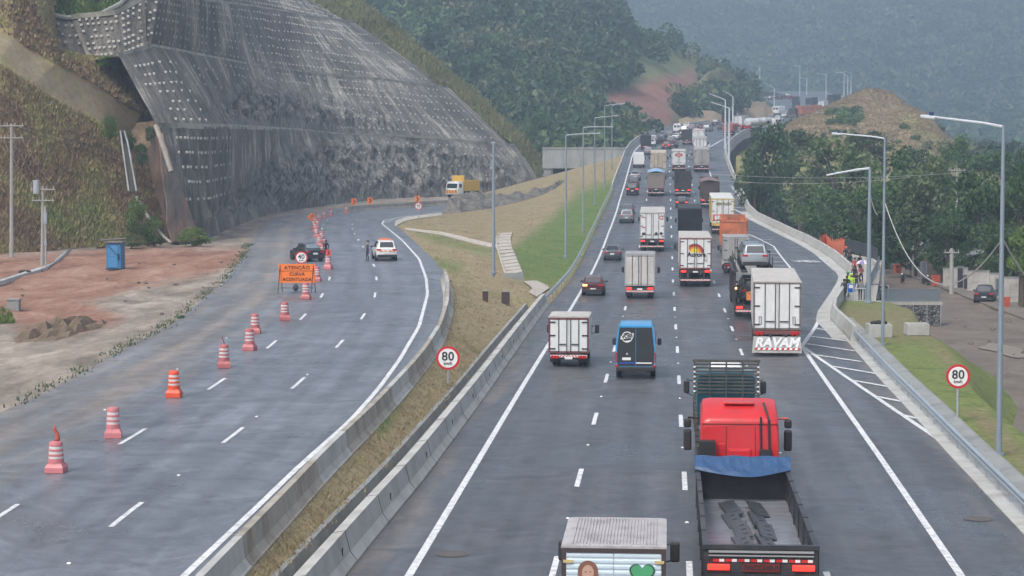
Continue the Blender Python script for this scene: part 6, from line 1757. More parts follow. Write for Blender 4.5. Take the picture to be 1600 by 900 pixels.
t = box_truck('grey walled small truck wedged between the car carrier and the orange tipper', 1150, 428, 2.35, 3.4, 5.0, 1.0, GREYP, GREYP, bars=1, r=.45, cabH=2.7)
# 16 orange tipper
def tipper(label, u, v, W=2.6, H=3.6, L=6.2, mat=ORANGE, coverm=None, cabm=None, lit=False, yaw=0, inner=True):
    t = vroot('dump_truck', label, 'truck', u, v, yaw, group='trucks on the busy road')
    truck_base(t, W, L + 2.4, 1.3, [(1.2, True), (2.5, True), (L + 1.6, False)], .5, lit=lit)
    m = MB(); w = W/2
    m.rings([[(-w*.92, 0 + .0, 1.25), (w*.92, 0, 1.25), (w, .0, H), (-w, 0, H)], [(-w*.92, .08, 1.25), (w*.92, .08, 1.25), (w, .08, H), (-w, .08, H)]]); m.build('tailgate', mat, t)
    for sx in (-1, 1):
        m = MB(); m.rings([[(sx*w*.92, y, 1.25), (sx*w, y, H), (sx*(w - .08), y, H), (sx*(w*.92 - .08), y, 1.25)] for y in (.08, L)])
        for y in np.arange(.1, L, .9): m.b2(*sorted((sx*w, sx*(w+.07))), y, y + .1, 1.4, H)
        m.b2(*sorted((sx*(w-.04), sx*(w+.09))), .0, L, H - .02, H + .1)
        m.build('body_side', mat, t)
    m = MB(); m.b2(-w*.92, w*.92, .05, L, 1.2, 1.34); m.build('body_floor', mat, t)
    m = MB(); m.b2(-w, w, L - .06, L + .02, 1.25, H + .35); m.b2(-w, w, L, L + .7, H + .25, H + .35); m.build('headboard', mat, t)
    m = MB(); [m.b2(x - .05, x + .05, -.07, .0, 1.3, H) for x in (-w*.85, -w*.3, w*.3, w*.85)]; m.b2(-w, w, -.08, 0, H - .12, H + .06); m.build('tailgate_ribs', mat, t)
    if coverm:
        m = MB(); R = []
        for i in range(9):
            y = -.05 + (L) * i / 8
            R.append([(-w - .03, y, H - .12), (-w - .02, y, H + .1), (-w*.5, y, H + .28 + .04 * sin(i * 2)), (0, y, H + .36 + .05 * sin(i * 1.7)), (w*.5, y, H + .27), (w + .02, y, H + .1), (w + .03, y, H - .12)])
        m.grid(R); o = m.build('load_cover', coverm, t, fixn=False, smooth_=True); o.modifiers.new('t', 'SOLIDIFY').thickness = .03
    elif inner:
        m = MB(); R = [[(-w*.9 + W*.9 * i/8, .1 + (L-.2) * j/8, H - .7 + .35 * sin(pi*i/8) * sin(pi*j/8) + R_.uniform(-.05, .05)) for i in range(9)] for j in range(9)]
        m.grid(R); m.build('load', RUST, t, fixn=False)
    truck_cab(t, L + .35, 2.3, 3.0, cabm or mat, 2.0)
    return t
tipper('orange rusty tipper truck behind the yellow sided trailer', 1147, 404, H=3.85, L=5.8)
tipper('tipper truck with bright blue cover over its load', 1025, 307, H=3.5, L=6.6, mat=pm('tan_body', (.24, .20, .17), rough=.6, var=.25), coverm=pm('pale_blue_tarp', (.26, .42, .60), rough=.5, var=.12), cabm=paint('cab_blue', (.05, .16, .30)))
tipper('dark truck with a maroon load cover left of the yellow sided trailer', 1109, 325, H=3.6, L=7.2, mat=pm('dark_brown_body', (.07, .05, .045), rough=.6, var=.25), coverm=pm('maroon_tarp', (.20, .13, .13), rough=.7, var=.2), cabm=WHITEC, lit=True)
# 19 open stake truck
def stake(label, u, v, W=2.5, H=3.5, L=6.5, cabm=None, lit=True):
    t = vroot('stake_truck', label, 'truck', u, v, group='trucks on the busy road')
    truck_base(t, W, L + 2.3, 1.2, [(1.3, True), (2.5, True), (L + 1.5, False)], .48, lit=lit)
    w = W/2; blk = CHAS
    m = MB(); m.b2(-w, w, 0, L, 1.12, 1.24); m.build('bed_floor', blk, t)
    for sx in (-1, 1):
        m = MB(); m.b2(sx*w-.03, sx*w+.03, 0, L, 1.2, 2.0)
        for y in np.arange(0, L, 1.3): m.b2(sx*w-.04, sx*w+.04, y, y+.08, 1.2, H)
        m.b2(sx*w-.03, sx*w+.03, 0, L, H - .1, H); m.b2(sx*w-.03, sx*w+.03, 0, L, 2.6, 2.68); m.build('side_rack', blk, t)
    m = MB(); m.b2(-w, w, -.03, .03, 1.2, 2.0); m.b2(-w, w, -.03, .03, H - .1, H)
    for x in np.linspace(-w, w, 6): m.b2(x-.03, x+.03, -.03, .03, 2.0, H)
    m.build('tailgate', blk, t)
    m = MB(); m.b2(-w, w, L - .04, L, 1.2, H); m.build('headboard', blk, t)
    truck_cab(t, L + .25, 2.3, 3.0, cabm or paint('cab_grey', (.2, .2, .2)), 2.0)
    return t
stake('open black stake truck with two bright red tail lamps', 1067, 307.5)
# far box trucks
t = box_truck('beige truck with dark vertical bars ahead of the blue covered tipper', 1028.5, 278, 2.65, 4.3, 9.0, 1.3, BEIGE, BEIGE, bars=2, framem=BEIGE)
t = box_truck('white truck with a red oval badge on its rear doors', 1060.5, 268, 2.5, 3.7, 6.5, 1.15, WHITE, bars=1, framem=ALU)
m = MB(); m.rings([[(.72 * cos(a), y, 2.95 + .30 * sin(a)) for a in np.linspace(0, 2*pi, 24, endpoint=False)] for y in (-.06, -.05)]); o = m.build('oval_badge', pm('badge_red', (.5, .03, .03), rough=.4), t)
text_mesh('Sadia', .34, REDW_W, 'lettering', o, (0, -.07, 2.95), depth=.003, bold=.01)
t = box_truck('grey weathered box truck behind the slatted white one in the right lane', 1096.5, 268.5, 2.72, 4.0, 8.5, 1.2, GREYP, GREYP, bars=1, framem=GREYP)
t = box_truck('white truck with dark vertical slats ahead of the grey weathered one', 1093.5, 251, 2.65, 4.3, 9.5, 1.3, WHITE, GREYP, bars=3, framem=ALU)
t = box_truck('truck with a pinkish roof, third in the right lane queue', 1091, 234, 2.6, 4.1, 8.5, 1.3, WHITE, pm('pink_roof', (.45, .36, .32), rough=.6), bars=1)
t = box_truck('small black box truck beside the viaduct parapet', 1008.5, 233, 2.15, 2.9, 4.0, .8, BLACKC, BLACKC, bars=1, r=.4, framem=BLACK, cabm=BLACKC, cabH=2.3, cabL=1.6)
t = van('white panel van near the left line ahead of the silver car', 998, 262, W=2.1, H=2.75, L=5.6, mat=WHITEC, glassrear=False)
t = van('small white van at the far end of the busy road', 1057.5, 208, W=1.95, H=2.4, L=5.2, mat=WHITEC)
stake('dark utility truck with a rear frame beyond the red badge truck', 1073, 226, W=2.2, H=3.2, L=4.2, lit=False)
# cars on the main road
car('maroon hatchback with its left indicator lit, beside the left line', 'hatch', paint('maroon', (.10, .022, .022), metal=.2), 926.5, 462.5, amber=True, lit=False)
car('grey saloon in the left lane ahead of the maroon hatchback', 'sedan', paint('mid_grey', (.12, .125, .14)), 956.5, 407.5, plate=True)
car('silver grey estate car in the left lane beside the tall white truck', 'suv', paint('silver', (.30, .31, .33), metal=.5), 979, 349)
car('grey car just ahead of the silver grey estate', 'hatch', paint('dark_grey', (.10, .105, .11)), 980.5, 337)
car('black sport utility car at the tail of the three cars beside the blue covered tipper', 'suv', paint('black', (.02, .02, .022)), 988, 305.5, lit=True)
car('dark car in the middle of the three cars beside the blue covered tipper', 'hatch', paint('gun', (.05, .05, .055)), 990, 294)
car('silver car with a red lamp band at the head of the three cars', 'sedan', paint('pale_silver', (.42, .43, .44), metal=.5), 992.5, 282)
car('dark hatchback with both brake lamps lit in the third lane', 'hatch', paint('charcoal', (.045, .05, .055)), 1065.5, 325.5, lit=True)
car('brown red car with glowing lamps beyond the beige truck', 'hatch', paint('brown_red', (.22, .05, .03)), 1040.5, 233, lit=True, yaw=4)
car('dark car beside the brown red car', 'sedan', paint('grape', (.07, .06, .07)), 1050.5, 231, yaw=5)
car('silver off-roader on the left lane beyond the black box truck', 'suv', paint('silver2', (.38, .39, .40), metal=.4), 1020, 223)
car('white car squeezed beside the black box truck', 'hatch', WHITEC, 1018.5, 229)
car('bluish grey car ahead of the silver off-roader', 'sedan', paint('blue_grey', (.16, .20, .24)), 1033.5, 216.5, yaw=3)
car('white saloon slanting across the centre lane at the bend', 'sedan', WHITEC, 1054, 218.5, yaw=14)
car('grey car ahead of the white slanting saloon', 'hatch', paint('ash', (.2, .2, .2)), 1045, 215, yaw=8)
car('white car with dark windows right of the small white van', 'suv', WHITEC, 1068, 208, yaw=6)
car('pale pink grey car beyond the white car at the bend', 'hatch', paint('rose_grey', (.35, .28, .28)), 1080, 204, yaw=8)
car('dark maroon pickup like car at the head of the centre queue', 'sedan', paint('plum', (.12, .05, .06)), 1094, 202, yaw=10)
car('white car left of the plum saloon at the head of the queue', 'hatch', WHITEC, 1072, 200.5, yaw=8)
car('black off-roader alone on the empty right lane of the bend', 'suv', paint('jet', (.012, .012, .015)), 1117, 197.5, yaw=6, scale=1.15)
# ---------------------------------------------------------------- traffic on the far upper bend
def far(fn, *a, **k): return fn(*a, **k)
box_truck('tall dark truck at the right end of the sand bank', 1134, 196, 2.6, 4.2, 8, 1.3, BLACKC, BLACKC, bars=1, framem=BLACK, yaw=8, group='vehicles on the far bend')
tipper('red topped truck with white cab approaching the viaduct bend', 1137, 212, H=2.6, L=5.5, mat=pm('dull_red', (.38, .10, .08), rough=.5, var=.2), cabm=WHITEC, yaw=9)
box_truck('white truck with a grey roof beside the tanker', 1153, 202, 2.5, 3.6, 7, 1.2, WHITE, GREYP, bars=1, yaw=10, group='vehicles on the far bend', lit=True)
def tanker(label, u, v, yaw):
    t = vroot('tanker_truck', label, 'truck', u, v, yaw, group='vehicles on the far bend')
    truck_base(t, 2.5, 13.5, 1.3, [(1.2, True), (2.5, True), (3.8, True), (12.5, False)], .5, lit=True)
    m = MB(); n = 20
    def el(y, k): return [(1.22 * k * cos(2*pi*i/n), y, 2.45 + 1.05 * k * sin(2*pi*i/n)) for i in range(n)]
    m.rings([el(0, .6), el(.12, .9), el(.35, 1), el(3.5, 1), el(3.55, 1.03), el(3.65, 1.03), el(3.7, 1), el(7, 1), el(7.05, 1.03), el(7.15, 1.03), el(7.2, 1), el(10, 1), el(10.2, .9), el(10.3, .6)]); m.build('tank', pm('tank_white', (.62, .63, .63), rough=.3, var=.06, metal=.2), t, auto=40)
    m = MB()
    for y in (1.8, 5.2, 8.5): m.cyl((0, y, 3.45), (0, y, 3.65), .3, .3, 12)
    m.b2(-.35, .35, .6, 9.8, 3.46, 3.5); m.build('walkway', ALU, t)
    m = MB(); m.b2(-1.2, 1.2, -.05, .1, .95, 1.6); m.build('rear_panel', paint('tank_red', (.35, .04, .04)), t)
    truck_cab(t, 11.2, 2.4, 3.2, REDL if False else WHITEC, 2.1)
    return t
tanker('long white tanker truck partly hidden by the dark tree tops', 1168, 206, 30)
van('white bus like van ahead of the white cars on the far bend', 1212, 179.5, W=2.5, H=3.0, L=8.0, mat=WHITEC, yaw=18, name='bus', group='vehicles on the far bend')
car('grey car left of the white cars on the far bend', 'suv', paint('far_grey', (.14, .14, .14)), 1203.5, 188, yaw=14, group='vehicles on the far bend', scale=1.1)
car('nearest white car on the far bend', 'suv', WHITEC, 1214, 190, yaw=14, group='vehicles on the far bend', scale=1.05)
car('second white car on the far bend, right of the nearest one', 'hatch', WHITEC, 1224, 184, yaw=18, group='vehicles on the far bend', scale=1.1)
tipper('dark tipper just left of the long orange lorry on the far bend', 1238, 184, H=3.0, L=5, mat=pm('dark_body', (.05, .045, .045), rough=.6), yaw=20)
box_truck('long orange lorry seen from its side on the far bend', 1249, 184, 2.6, 3.9, 10.5, 1.1, ORANGE, ORANGE, bars=1, framem=ORANGE, yaw=34, cabm=RED, group='vehicles on the far bend', cabH=3.2)
box_truck('dark high truck behind the orange lorry on the far bend', 1263, 168, 2.5, 3.8, 7, 1.2, BLACKC, BLACKC, bars=1, yaw=30, group='vehicles on the far bend')
box_truck('white truck right of the orange lorry on the far bend', 1283, 171, 2.5, 3.2, 5, 1.1, WHITE, bars=1, yaw=26, cabm=RED, group='vehicles on the far bend')
box_truck('black container truck at the left foot of the dry mound crest', 1297, 165, 2.6, 4.3, 9, 1.2, BLACKC, BLACKC, bars=1, framem=BLACK, yaw=30, group='vehicles on the far bend')
stake('stake truck silhouetted left of the orange lorry on the far bend', 1245, 168, H=4.2, L=4, lit=False)
cols = [WHITEC, paint('far_red', (.25, .04, .04)), paint('black', (.02, .02, .022)), paint('silver', (.30, .31, .33)), WHITEC, paint('far_grey', (.14, .14, .14)), paint('maroon', (.10, .022, .022)), paint('black', (.02, .02, .022)), WHITEC, paint('far_red', (.25, .04, .04))]
names = ['leftmost, white', 'second from the left, red', 'third from the left, black', 'fourth from the left, silver', 'fifth from the left, white', 'fifth from the right, grey', 'fourth from the right, maroon', 'third from the right, black', 'second from the right, white', 'rightmost, red']
for i in range(10):
    u = 1190 + i * 5.2; v = 156.5 - (i % 3) * 2.2 - i * .15
    car('far car in the jam beneath the hill lamps, ' + names[i], ['hatch', 'suv', 'sedan'][i % 3], cols[i], u, v, yaw=-60 + (i * 37) % 50, group='vehicles on the far bend', scale=1.1, plate=False)
box_truck('small dark truck in the middle of the far jam', 1196, 153, 2.4, 3.4, 5, 1.0, BLACKC, GREYP, bars=1, yaw=-70, group='vehicles on the far bend')
tipper('small dark tipper in the middle of the far jam', 1214, 154.5, H=2.8, L=4.5, mat=pm('dark_body', (.05, .045, .045), rough=.6), yaw=-75)

for i, (u, v, k, c_, lab) in enumerate(((1066.5, 218, 'suv', 5, 'grey off-roader behind the white slanting saloon'), (1087, 211, 'hatch', 0, 'white hatchback left of the pink roofed truck'), (1031, 225, 'sedan', 2, 'black saloon between the silver off-roader and the brown red car'),
    (1047, 224, 'hatch', 3, 'silver hatchback ahead of the brown red car'), (1062, 213, 'sedan', 1, 'dark red saloon near the small white van'), (1103, 206, 'suv', 3, 'silver off-roader right of the plum saloon'), (1012, 243, 'hatch', 3, 'silver hatchback just behind the small black box truck'),
    (1125, 203, 'sedan', 5, 'grey saloon between the jet off-roader and the tanker'), (1192, 196, 'suv', 2, 'black off-roader beside the tanker on the far bend'), (1232, 178, 'hatch', 3, 'silver hatchback beside the orange lorry'))):
    car(lab, k, cols[c_], u, v, yaw=4 + i, scale=1.03, plate=False)
# ---------------------------------------------------------------- street furniture
LAMPM = pm('lamp_housing', (.62, .65, .68), rough=.4, metal=.2)
POLE = pm('lamp_pole_steel', (.30, .36, .41), rough=.45, metal=.5, var=.12, scale=2)
def lamp(label, base, top_z, arm, group='street lamps along the roads', r=.11, head=True):
    """base: world point, top_z: height of the mast top, arm: offset (x,y,z) of the arm end"""
    t = thing('street_lamp', label, 'street lamp', tuple(base), 0, group)
    H = top_z - base.z
    m = MB(); m.tube([(0, 0, -.3), (0, 0, H * .33), (0, 0, H * .66), (0, 0, H)], [r * 1.15, r, r * .82, r * .62], 10); m.cyl((0, 0, -.05), (0, 0, .06), r * 2.2, r * 2.2, 10)
    m.build('pole', POLE, t)
    if arm is not None:
        a = Vector(arm); e = Vector((0, 0, H)) + a
        m = MB(); m.tube([(0, 0, H - .05), tuple(Vector((0, 0, H)) + a * .3), tuple(e)], [r * .55, r * .5, r * .4], 6); m.build('arm', LAMPM, t)
        if head:
            d = a.normalized(); m = MB(); yaw = atan2(d.y, d.x)
            m.box(tuple(e + d * .3 + Vector((0, 0, -.02))), (.75, .28, .12), 0, rot=Matrix.Rotation(yaw, 3, 'Z') @ Matrix.Rotation(-math.asin(max(-1, min(1, d.z))), 3, 'Y'))
            o = m.build('lamp_head', LAMPM, t, bevel=.03)
            m = MB(); m.box(tuple(e + d * .2 + Vector((0, 0, .1))), (.16, .12, .14)); m.build('photocell', pm('navy_cap', (.03, .05, .16), rough=.5), o)
    return t
def img_lamp(label, ub, vb, zf, ut, vt, ua, va, dY=0.0, Y=None, r=.11):
    base = onS(ub, vb, zf) if Y is None else onY(ub, vb, Y)
    top = onY(ut, vt, base.y)
    arm = None
    if ua is not None: arm = onY(ua, va, base.y + dY) - top
    return lamp(label, Vector((base.x, base.y, base.z)), top.z, arm, r=r)
img_lamp('rightmost tall street lamp standing on the grass behind the guardrail', 1560.5, 710, zR, 1571, 196, 1464, 183, dY=3, r=.10)
img_lamp('tall street lamp in front of the left concrete planter', 1379, 538, zR, 1381.5, 215, 1313, 209, dY=3, r=.095)
img_lamp('shorter thick street lamp beside the bus stop railing', 1357, 472, zR, 1357, 262, 1303, 271, dY=1, r=.17)
img_lamp('lamp mast without a visible arm on the dry grass between the roads', 771, 426, lambda y: 1.9, 771, 222, 771, 222.5, dY=4, r=.13)
img_lamp('first of the lamps in the row left of the viaduct, on green grass', 884, 400, lambda y: 1.9, 886.5, 210.5, 930, 208.3, dY=2, r=.10)
img_lamp('second of the lamps in the row left of the viaduct', 911, 360, lambda y: 3.2, 913, 198.5, 951, 198, dY=2)
img_lamp('third of the lamps in the row left of the viaduct', 929, 318, lambda y: 5.1, 930, 184, 960.5, 181, dY=2, Y=300)
img_lamp('fourth of the lamps in the row left of the viaduct', 944.5, 300, zR, 945.5, 165, 972, 161.5, dY=2, Y=335)
img_lamp('fifth of the lamps in the row left of the viaduct, topmost', 956, 262, zR, 957, 164.5, 972, 162, dY=6, Y=378)
FARL = [('left lamp post of the three at the viaduct right parapet', 1133, 231, 1133, 156, 1112.5, 148, 440), ('middle lamp post of the three at the viaduct right parapet', 1139, 252, 1139, 169, 1115.5, 161, 400), ('right lamp post of the three at the viaduct right parapet', 1145, 195, 1145, 151, 1133.5, 143.5, 560),
 ('lamp at the left tip of the hill spur', 1124, 119, 1124, 103, None, None, 900), ('tall lone lamp post left of the far jam', 1187, 150, 1187.3, 105, 1173.5, 132.5, 880), ('lamp post rising from the far jam', 1209.6, 166, 1209.6, 138, 1195, 130, 790),
 ('far lamp with a left arm above the far road edge', 1249.5, 149, 1249, 103, 1240.5, 102.5, 980), ('lower far lamp right of the tall one', 1260.5, 148, 1260.6, 123, 1250.8, 121, 1010), ('thick far lamp over the black container truck', 1290.5, 153, 1290.5, 116.5, 1276.8, 114.8, 850),
 ('left of the three far lamps behind the dry mound', 1318.6, 152, 1318.6, 113.5, 1305.3, 113, 900), ('middle of the three far lamps behind the dry mound', 1324.5, 148, 1324.5, 119, 1314, 112, 940), ('right of the three far lamps behind the dry mound', 1329.6, 146, 1329.6, 115, 1320, 111.5, 980)]
_P = POLE; POLE = LAMPM
for lab, ub, vb, ut, vt, ua, va, Y in FARL: img_lamp(lab, ub, vb, zR, ut, vt, ua, va, Y=Y, r=.2)
POLE = _P

# round speed signs
SIGNR = pm('sign_red', (.55, .02, .03), rough=.4, var=.04); SIGNW = pm('sign_white', (.78, .78, .77), rough=.4, var=.03); SIGNK = pm('sign_black', (.015, .015, .015), rough=.5); SIGNO = pm('sign_orange', (.85, .20, .03), rough=.5, var=.06)
def disc(m, c, r, y0, y1, mi=0, n=36): m.rings([[(c[0] + r*cos(2*pi*i/n), y, c[1] + r*sin(2*pi*i/n)) for i in range(n)] for y in (y0, y1)], mi)
def round_sign(label, base, zc, R, num, group=None, legs=False, kmh=True):
    t = thing('speed_sign', label, 'road sign', tuple(base), 0, group); z = zc - base.z
    if legs:
        m = MB(); [m.tube([(x, 0, 0), (x * .8, 0, z)], .02, 5) for x in (-.45, .45)]; m.b2(-.42, .42, -.01, .01, z * .5, z * .5 + .04); m.build('stand', STEEL, t)
    else:
        m = MB(); m.tube([(0, .04, -.2), (0, .04, z + R * .5)], .045, 8); m.build('post', STEEL, t)
    m = MB(); disc(m, (0, z), R, -.02, .02, 0); m.build('rim', SIGNR, t)
    m = MB(); disc(m, (0, z), R * .80, -.028, -.02, 0); f = m.build('face', SIGNW, t)
    text_mesh(num, R * 1.02, SIGNK, 'number', f, (0, -.034, z + (R * .12 if kmh else .0)), depth=.004, bold=R * .018, sp=1.05)
    if kmh: text_mesh('km/h', R * .36, SIGNK, 'unit', f, (0, -.034, z - R * .45), depth=.004, bold=R * .008)
    return t
b = onS(700, 592, lambda y: .75); round_sign('round 80 speed sign on the median grass between the two roads', b, onY(700, 559.5, b.y).z, 18.7 * b.y / FPX, '80')
b = onR(1496, 658); round_sign('round 80 speed sign on the right embankment grass', b, onY(1498, 588, b.y).z, 18.9 * b.y / FPX, '80')
b = onL(654, 344); round_sign('small round 40 speed sign on a post at the inner curve before the rock heap', b, onY(654, 322, b.y).z, 5.8 * b.y / FPX, '40')
b = onL(471, 430); round_sign('round 40 speed sign on a low stand behind the orange warning board', b, onY(469, 402.5, b.y).z, 9.8 * b.y / FPX, '40', legs=True)
# orange warning board
b0 = onL(436, 458); b1 = onL(494, 455); Y = b0.y; s = Y / FPX
t = thing('warning_board', 'orange warning board reading ATENÇÃO CURVA ACENTUADA on black trestle legs', 'warning board', tuple(b0), 0)
zt = onY(435, 412.5, Y).z - b0.z; zb = onY(435, 442, Y).z - b0.z; w = 57 * s
m = MB(); m.box((w/2 - .02, 0, (zt+zb)/2), (w, .04, zt - zb)); bd = m.build('board', SIGNO, t)
zl = zt - (zt - zb) * .37
m = MB(); m.b2(-.02, w - .02, -.026, -.02, zl - .015, zl + .015); m.build('dividing_line', SIGNK, bd)
for tx, wf, zf_ in (('ATENÇÃO', .70, .20), ('CURVA', .42, .54), ('ACENTUADA', .80, .82)):
    o = text_mesh(tx, (zt-zb)*.25, SIGNK, 'lettering', bd, (w/2, -.03, zt - (zt-zb)*zf_), depth=.005, bold=.006, sp=1.1)
    bpy.context.view_layer.update(); o.scale = (w * wf / o.dimensions.x, 1, 1)
for x in (.1, w - .12):
    m = MB(); m.tube([(x, .02, zt), (x - .12, -.5, 0)], .03, 5); m.tube([(x, .02, zt), (x + .05, .7, 0)], .03, 5); m.build('leg', SIGNK, t)
m = MB(); m.tube([(.1, .1, .35), (w - .12, .1, .35)], .025, 5); m.build('crossbar', SIGNK, t)
# sandbag hung under it
m = MB(); m.sphere((0, 0, .3), .24, 10, sc=(.8, .6, 1.1)); o = m.build('sandbag', pm('sack', (.12, .12, .13), rough=.9), smooth_=True); o.location = onL(462, 456); tag(o, 'dark weight sack under the orange warning board', 'sandbag')
# diamond sign, chevrons
b = onL(487, 351); Y = b.y; s = Y / FPX
t = thing('diamond_sign', 'orange diamond curve sign on a short stand by the barrel line', 'road sign', tuple(b), 0)
zc = onY(487, 339, Y).z - b.z; r = 7.2 * s
m = MB(); m.rings([[(r, y, zc), (0, y, zc + r), (-r, y, zc), (0, y, zc - r)] for y in (-.02, .02)]); p_ = m.build('panel', SIGNO, t)
m = MB(); m.b2(-.18*r, -.04*r, -.03, -.02, zc - .35*r, zc + .3*r); m.b2(-.18*r, .35*r, -.03, -.02, zc + .18*r, zc + .32*r); m.add([(.3*r, -.03, zc + .42*r), (.58*r, -.03, zc + .25*r), (.3*r, -.03, zc + .05*r)], [(0,1,2)]); m.build('arrow', SIGNK, p_)
m = MB(); m.tube([(-.3, 0, zc - r*.6), (-.3, 0, 0)], .03, 5); m.tube([(.3, 0, zc - r*.6), (.3, 0, 0)], .03, 5); m.build('stand', STEEL, t)
def chevron(label, u, v, px, on=onL, col=SIGNO, zb=None, group='chevron boards', ghost=0):
    p = on(u, v + px) if zb is None else zb
    Y = p.y; s = Y / FPX; zc = onY(u, v, Y).z - p.z; h = px * s * .62; w = h * .8
    t = thing('chevron_sign', label, 'road sign', tuple(p), 0, group)
    m = MB(); m.box((0, 0, zc), (2*w, .03, 2*h)); pn = m.build('panel', col, t)
    m = MB(); m.add([(-w*.5, -.02, zc + h*.75), (w*.0, -.02, zc + h*.75), (w*.7, -.02, zc), (w*.0, -.02, zc - h*.75), (-w*.5, -.02, zc - h*.75), (w*.15, -.02, zc)], [(0,1,2,5), (5,2,3,4)]); m.build('arrow', SIGNK, pn, fixn=False)
    m = MB(); m.tube([(0, .03, -.1), (0, .03, zc - h)], .03, 5); m.build('post', STEEL, t)
chevron('left orange chevron board above the far concrete barrier', 553, 315, 8); chevron('middle orange chevron board above the far concrete barrier', 578, 313.5, 8); chevron('orange chevron board above the small round 40 sign', 652, 311, 8)
YEL = pm('sign_yellow', (.70, .42, .03), rough=.5)
for i, (u, v) in enumerate(((995.5, 213), (1007.5, 207), (1022, 201.5))):
    q = onR(u, v + 5); chevron('%s yellow chevron board on the outer side of the viaduct parapet' % ['nearest', 'middle', 'farthest'][i], u, v, 4.5, on=onR, col=YEL, group='yellow chevron boards', zb=Vector((onY(u, v, q.y).x - .5, q.y, zR(q.y) - .5)))
# traffic barrels
BR = [pm('barrel_faded_red', (.46, .13, .135), rough=.5, var=.12, dirt=(.35, .22, .2), dscale=4, damt=.4), pm('barrel_pink', (.55, .19, .20), rough=.5, var=.12), pm('barrel_fresh_orange', (.72, .09, .035), rough=.45, var=.06)]
BW = pm('barrel_white', (.66, .63, .62), rough=.5, var=.08, dirt=(.4, .36, .34), dscale=5, damt=.4)
_bm = {}
def barrel(label, u, v, h=1.15, col=0, pipe=0, chev=False, W=.30):
    p = onL(u, v)
    t = thing('traffic_barrel', label, 'traffic barrel', tuple(p), R_.uniform(-.25, .25), 'traffic barrels along the closed lane')
    if (col,) not in _bm:
        m = MB()
        a = .29; m.rings([[(-a*k, -a*k, z), (a*k, -a*k, z), (a*k, a*k, z), (-a*k, a*k, z)] for z, k in ((.0, 1), (.02, 1.04), (.20, 1.04), (.30, .86), (.34, .80))]); B = m.mesh('base', BR[col])
        m = MB(); H = 1.12
        prof = [(.25, .34), (.25, .5), (.215, .52), (.215, .58), (.245, .6), (.245, .66), (.205, .68), (.205, .76), (.235, .78), (.235, .84), (.195, .86), (.195, .94), (.225, .96), (.225, 1.02), (.2, 1.1), (.12, 1.13)]
        m.lathe(prof, 18); D = m.mesh('drum', BR[col], True); D.set_sharp_from_angle(angle=radians(35))
        m = MB()
        for r, z0, z1 in ((.217, .525, .575), (.207, .685, .755), (.197, .865, .935)): m.lathe([(r + .012, z0 - .03), (r + .02, z0), (r + .02, z1), (r + .012, z1 + .03)], 18)
        S = m.mesh('white_bands', BW, True)
        _bm[(col,)] = (B, D, S)
    for nm, me in zip(('base', 'drum', 'white_bands'), _bm[(col,)]):
        o = bpy.data.objects.new(nm, me); link(o, t); o.scale = (1, 1, h / 1.13)
    if pipe == 1:
        m = MB(); m.tube([(0, 0, h - .02), (.07, 0, h + .08), (.05, 0, h + .22), (-.05, 0, h + .38), (-.02, 0, h + .47)], [.09, .075, .065, .06, .05], 8); m.build('bent_tube', pm('tube_red', (.42, .09, .06), rough=.5), t, smooth_=True)
    if pipe == 2:
        m = MB(); m.tube([(.05, 0, h - .05), (-.08, 0, h + .36)], .025, 6); m.build('stick', pm('stick_red', (.3, .05, .05), rough=.6), t)
    if chev:
        m = MB(); m.box((.1, -.25, h + .02), (.44, .03, .5)); c = m.build('arrow_panel', SIGNR if False else pm('panel_red', (.65, .07, .05), rough=.5), t)
        m = MB(); m.add([(.0, -.27, h + .2), (.12, -.27, h + .2), (.24, -.27, h + .02), (.12, -.27, h - .16), (.0, -.27, h - .16), (.12, -.27, h + .02)], [(0,1,2,5), (5,2,3,4)]); m.build('arrow', SIGNK, c, fixn=False)
    return t
barrel('faded pink barrel with a bent red tube on top, nearest at the lower left', 88, 738, 1.02, 1, 1)
barrel('faded pink barrel beside the second lane dash from the left edge', 177, 684, 1.12, 1)
barrel('fresh bright orange barrel, third from the lower left', 272, 620.5, 1.12, 2)
barrel('faded red barrel with a thin stick on top', 350, 574.5, 1.1, 0, 2)
barrel('faded red barrel in front of the paired one, fifth in the line', 390, 547.5, 1.1, 0)
barrel('faded red barrel tucked behind the fifth one of the line', 398.5, 521, 1.08, 0)
barrel('faded red barrel alone between the pair and the orange board', 445, 500.5, 1.08, 0)
barrel('faded red barrel just in front of the orange warning board', 478, 467.5, 1.1, 0)
barrel('faded red barrel at the right edge of the orange warning board', 495.5, 439.5, 1.1, 0)
barrel('barrel carrying a red arrow panel behind the black car', 513, 420.5, 1.3, 1, 0, True)
lst = [(505, 402), (499, 385), (503, 378), (495, 371), (493, 363), (496, 357), (492, 351.5), (498, 346), (506, 341.5), (517, 338), (541, 333), (491, 358)]
words = ['first beyond the arrow panel barrel', 'second beyond the arrow panel barrel', 'third beyond the arrow panel barrel', 'fourth beyond the arrow panel barrel', 'right of the track edge, fifth beyond the arrow panel', 'sixth beyond the arrow panel barrel', 'just right of the orange diamond sign stand', 'above the diamond sign on the bend', 'second before the far concrete barrier gap', 'last but one before the far concrete barrier', 'at the left end of the far concrete barrier', 'half hidden below the orange diamond sign']
for (u, v), wd in zip(lst, words): barrel('small far barrel ' + wd, u, v, 1.1, 0)

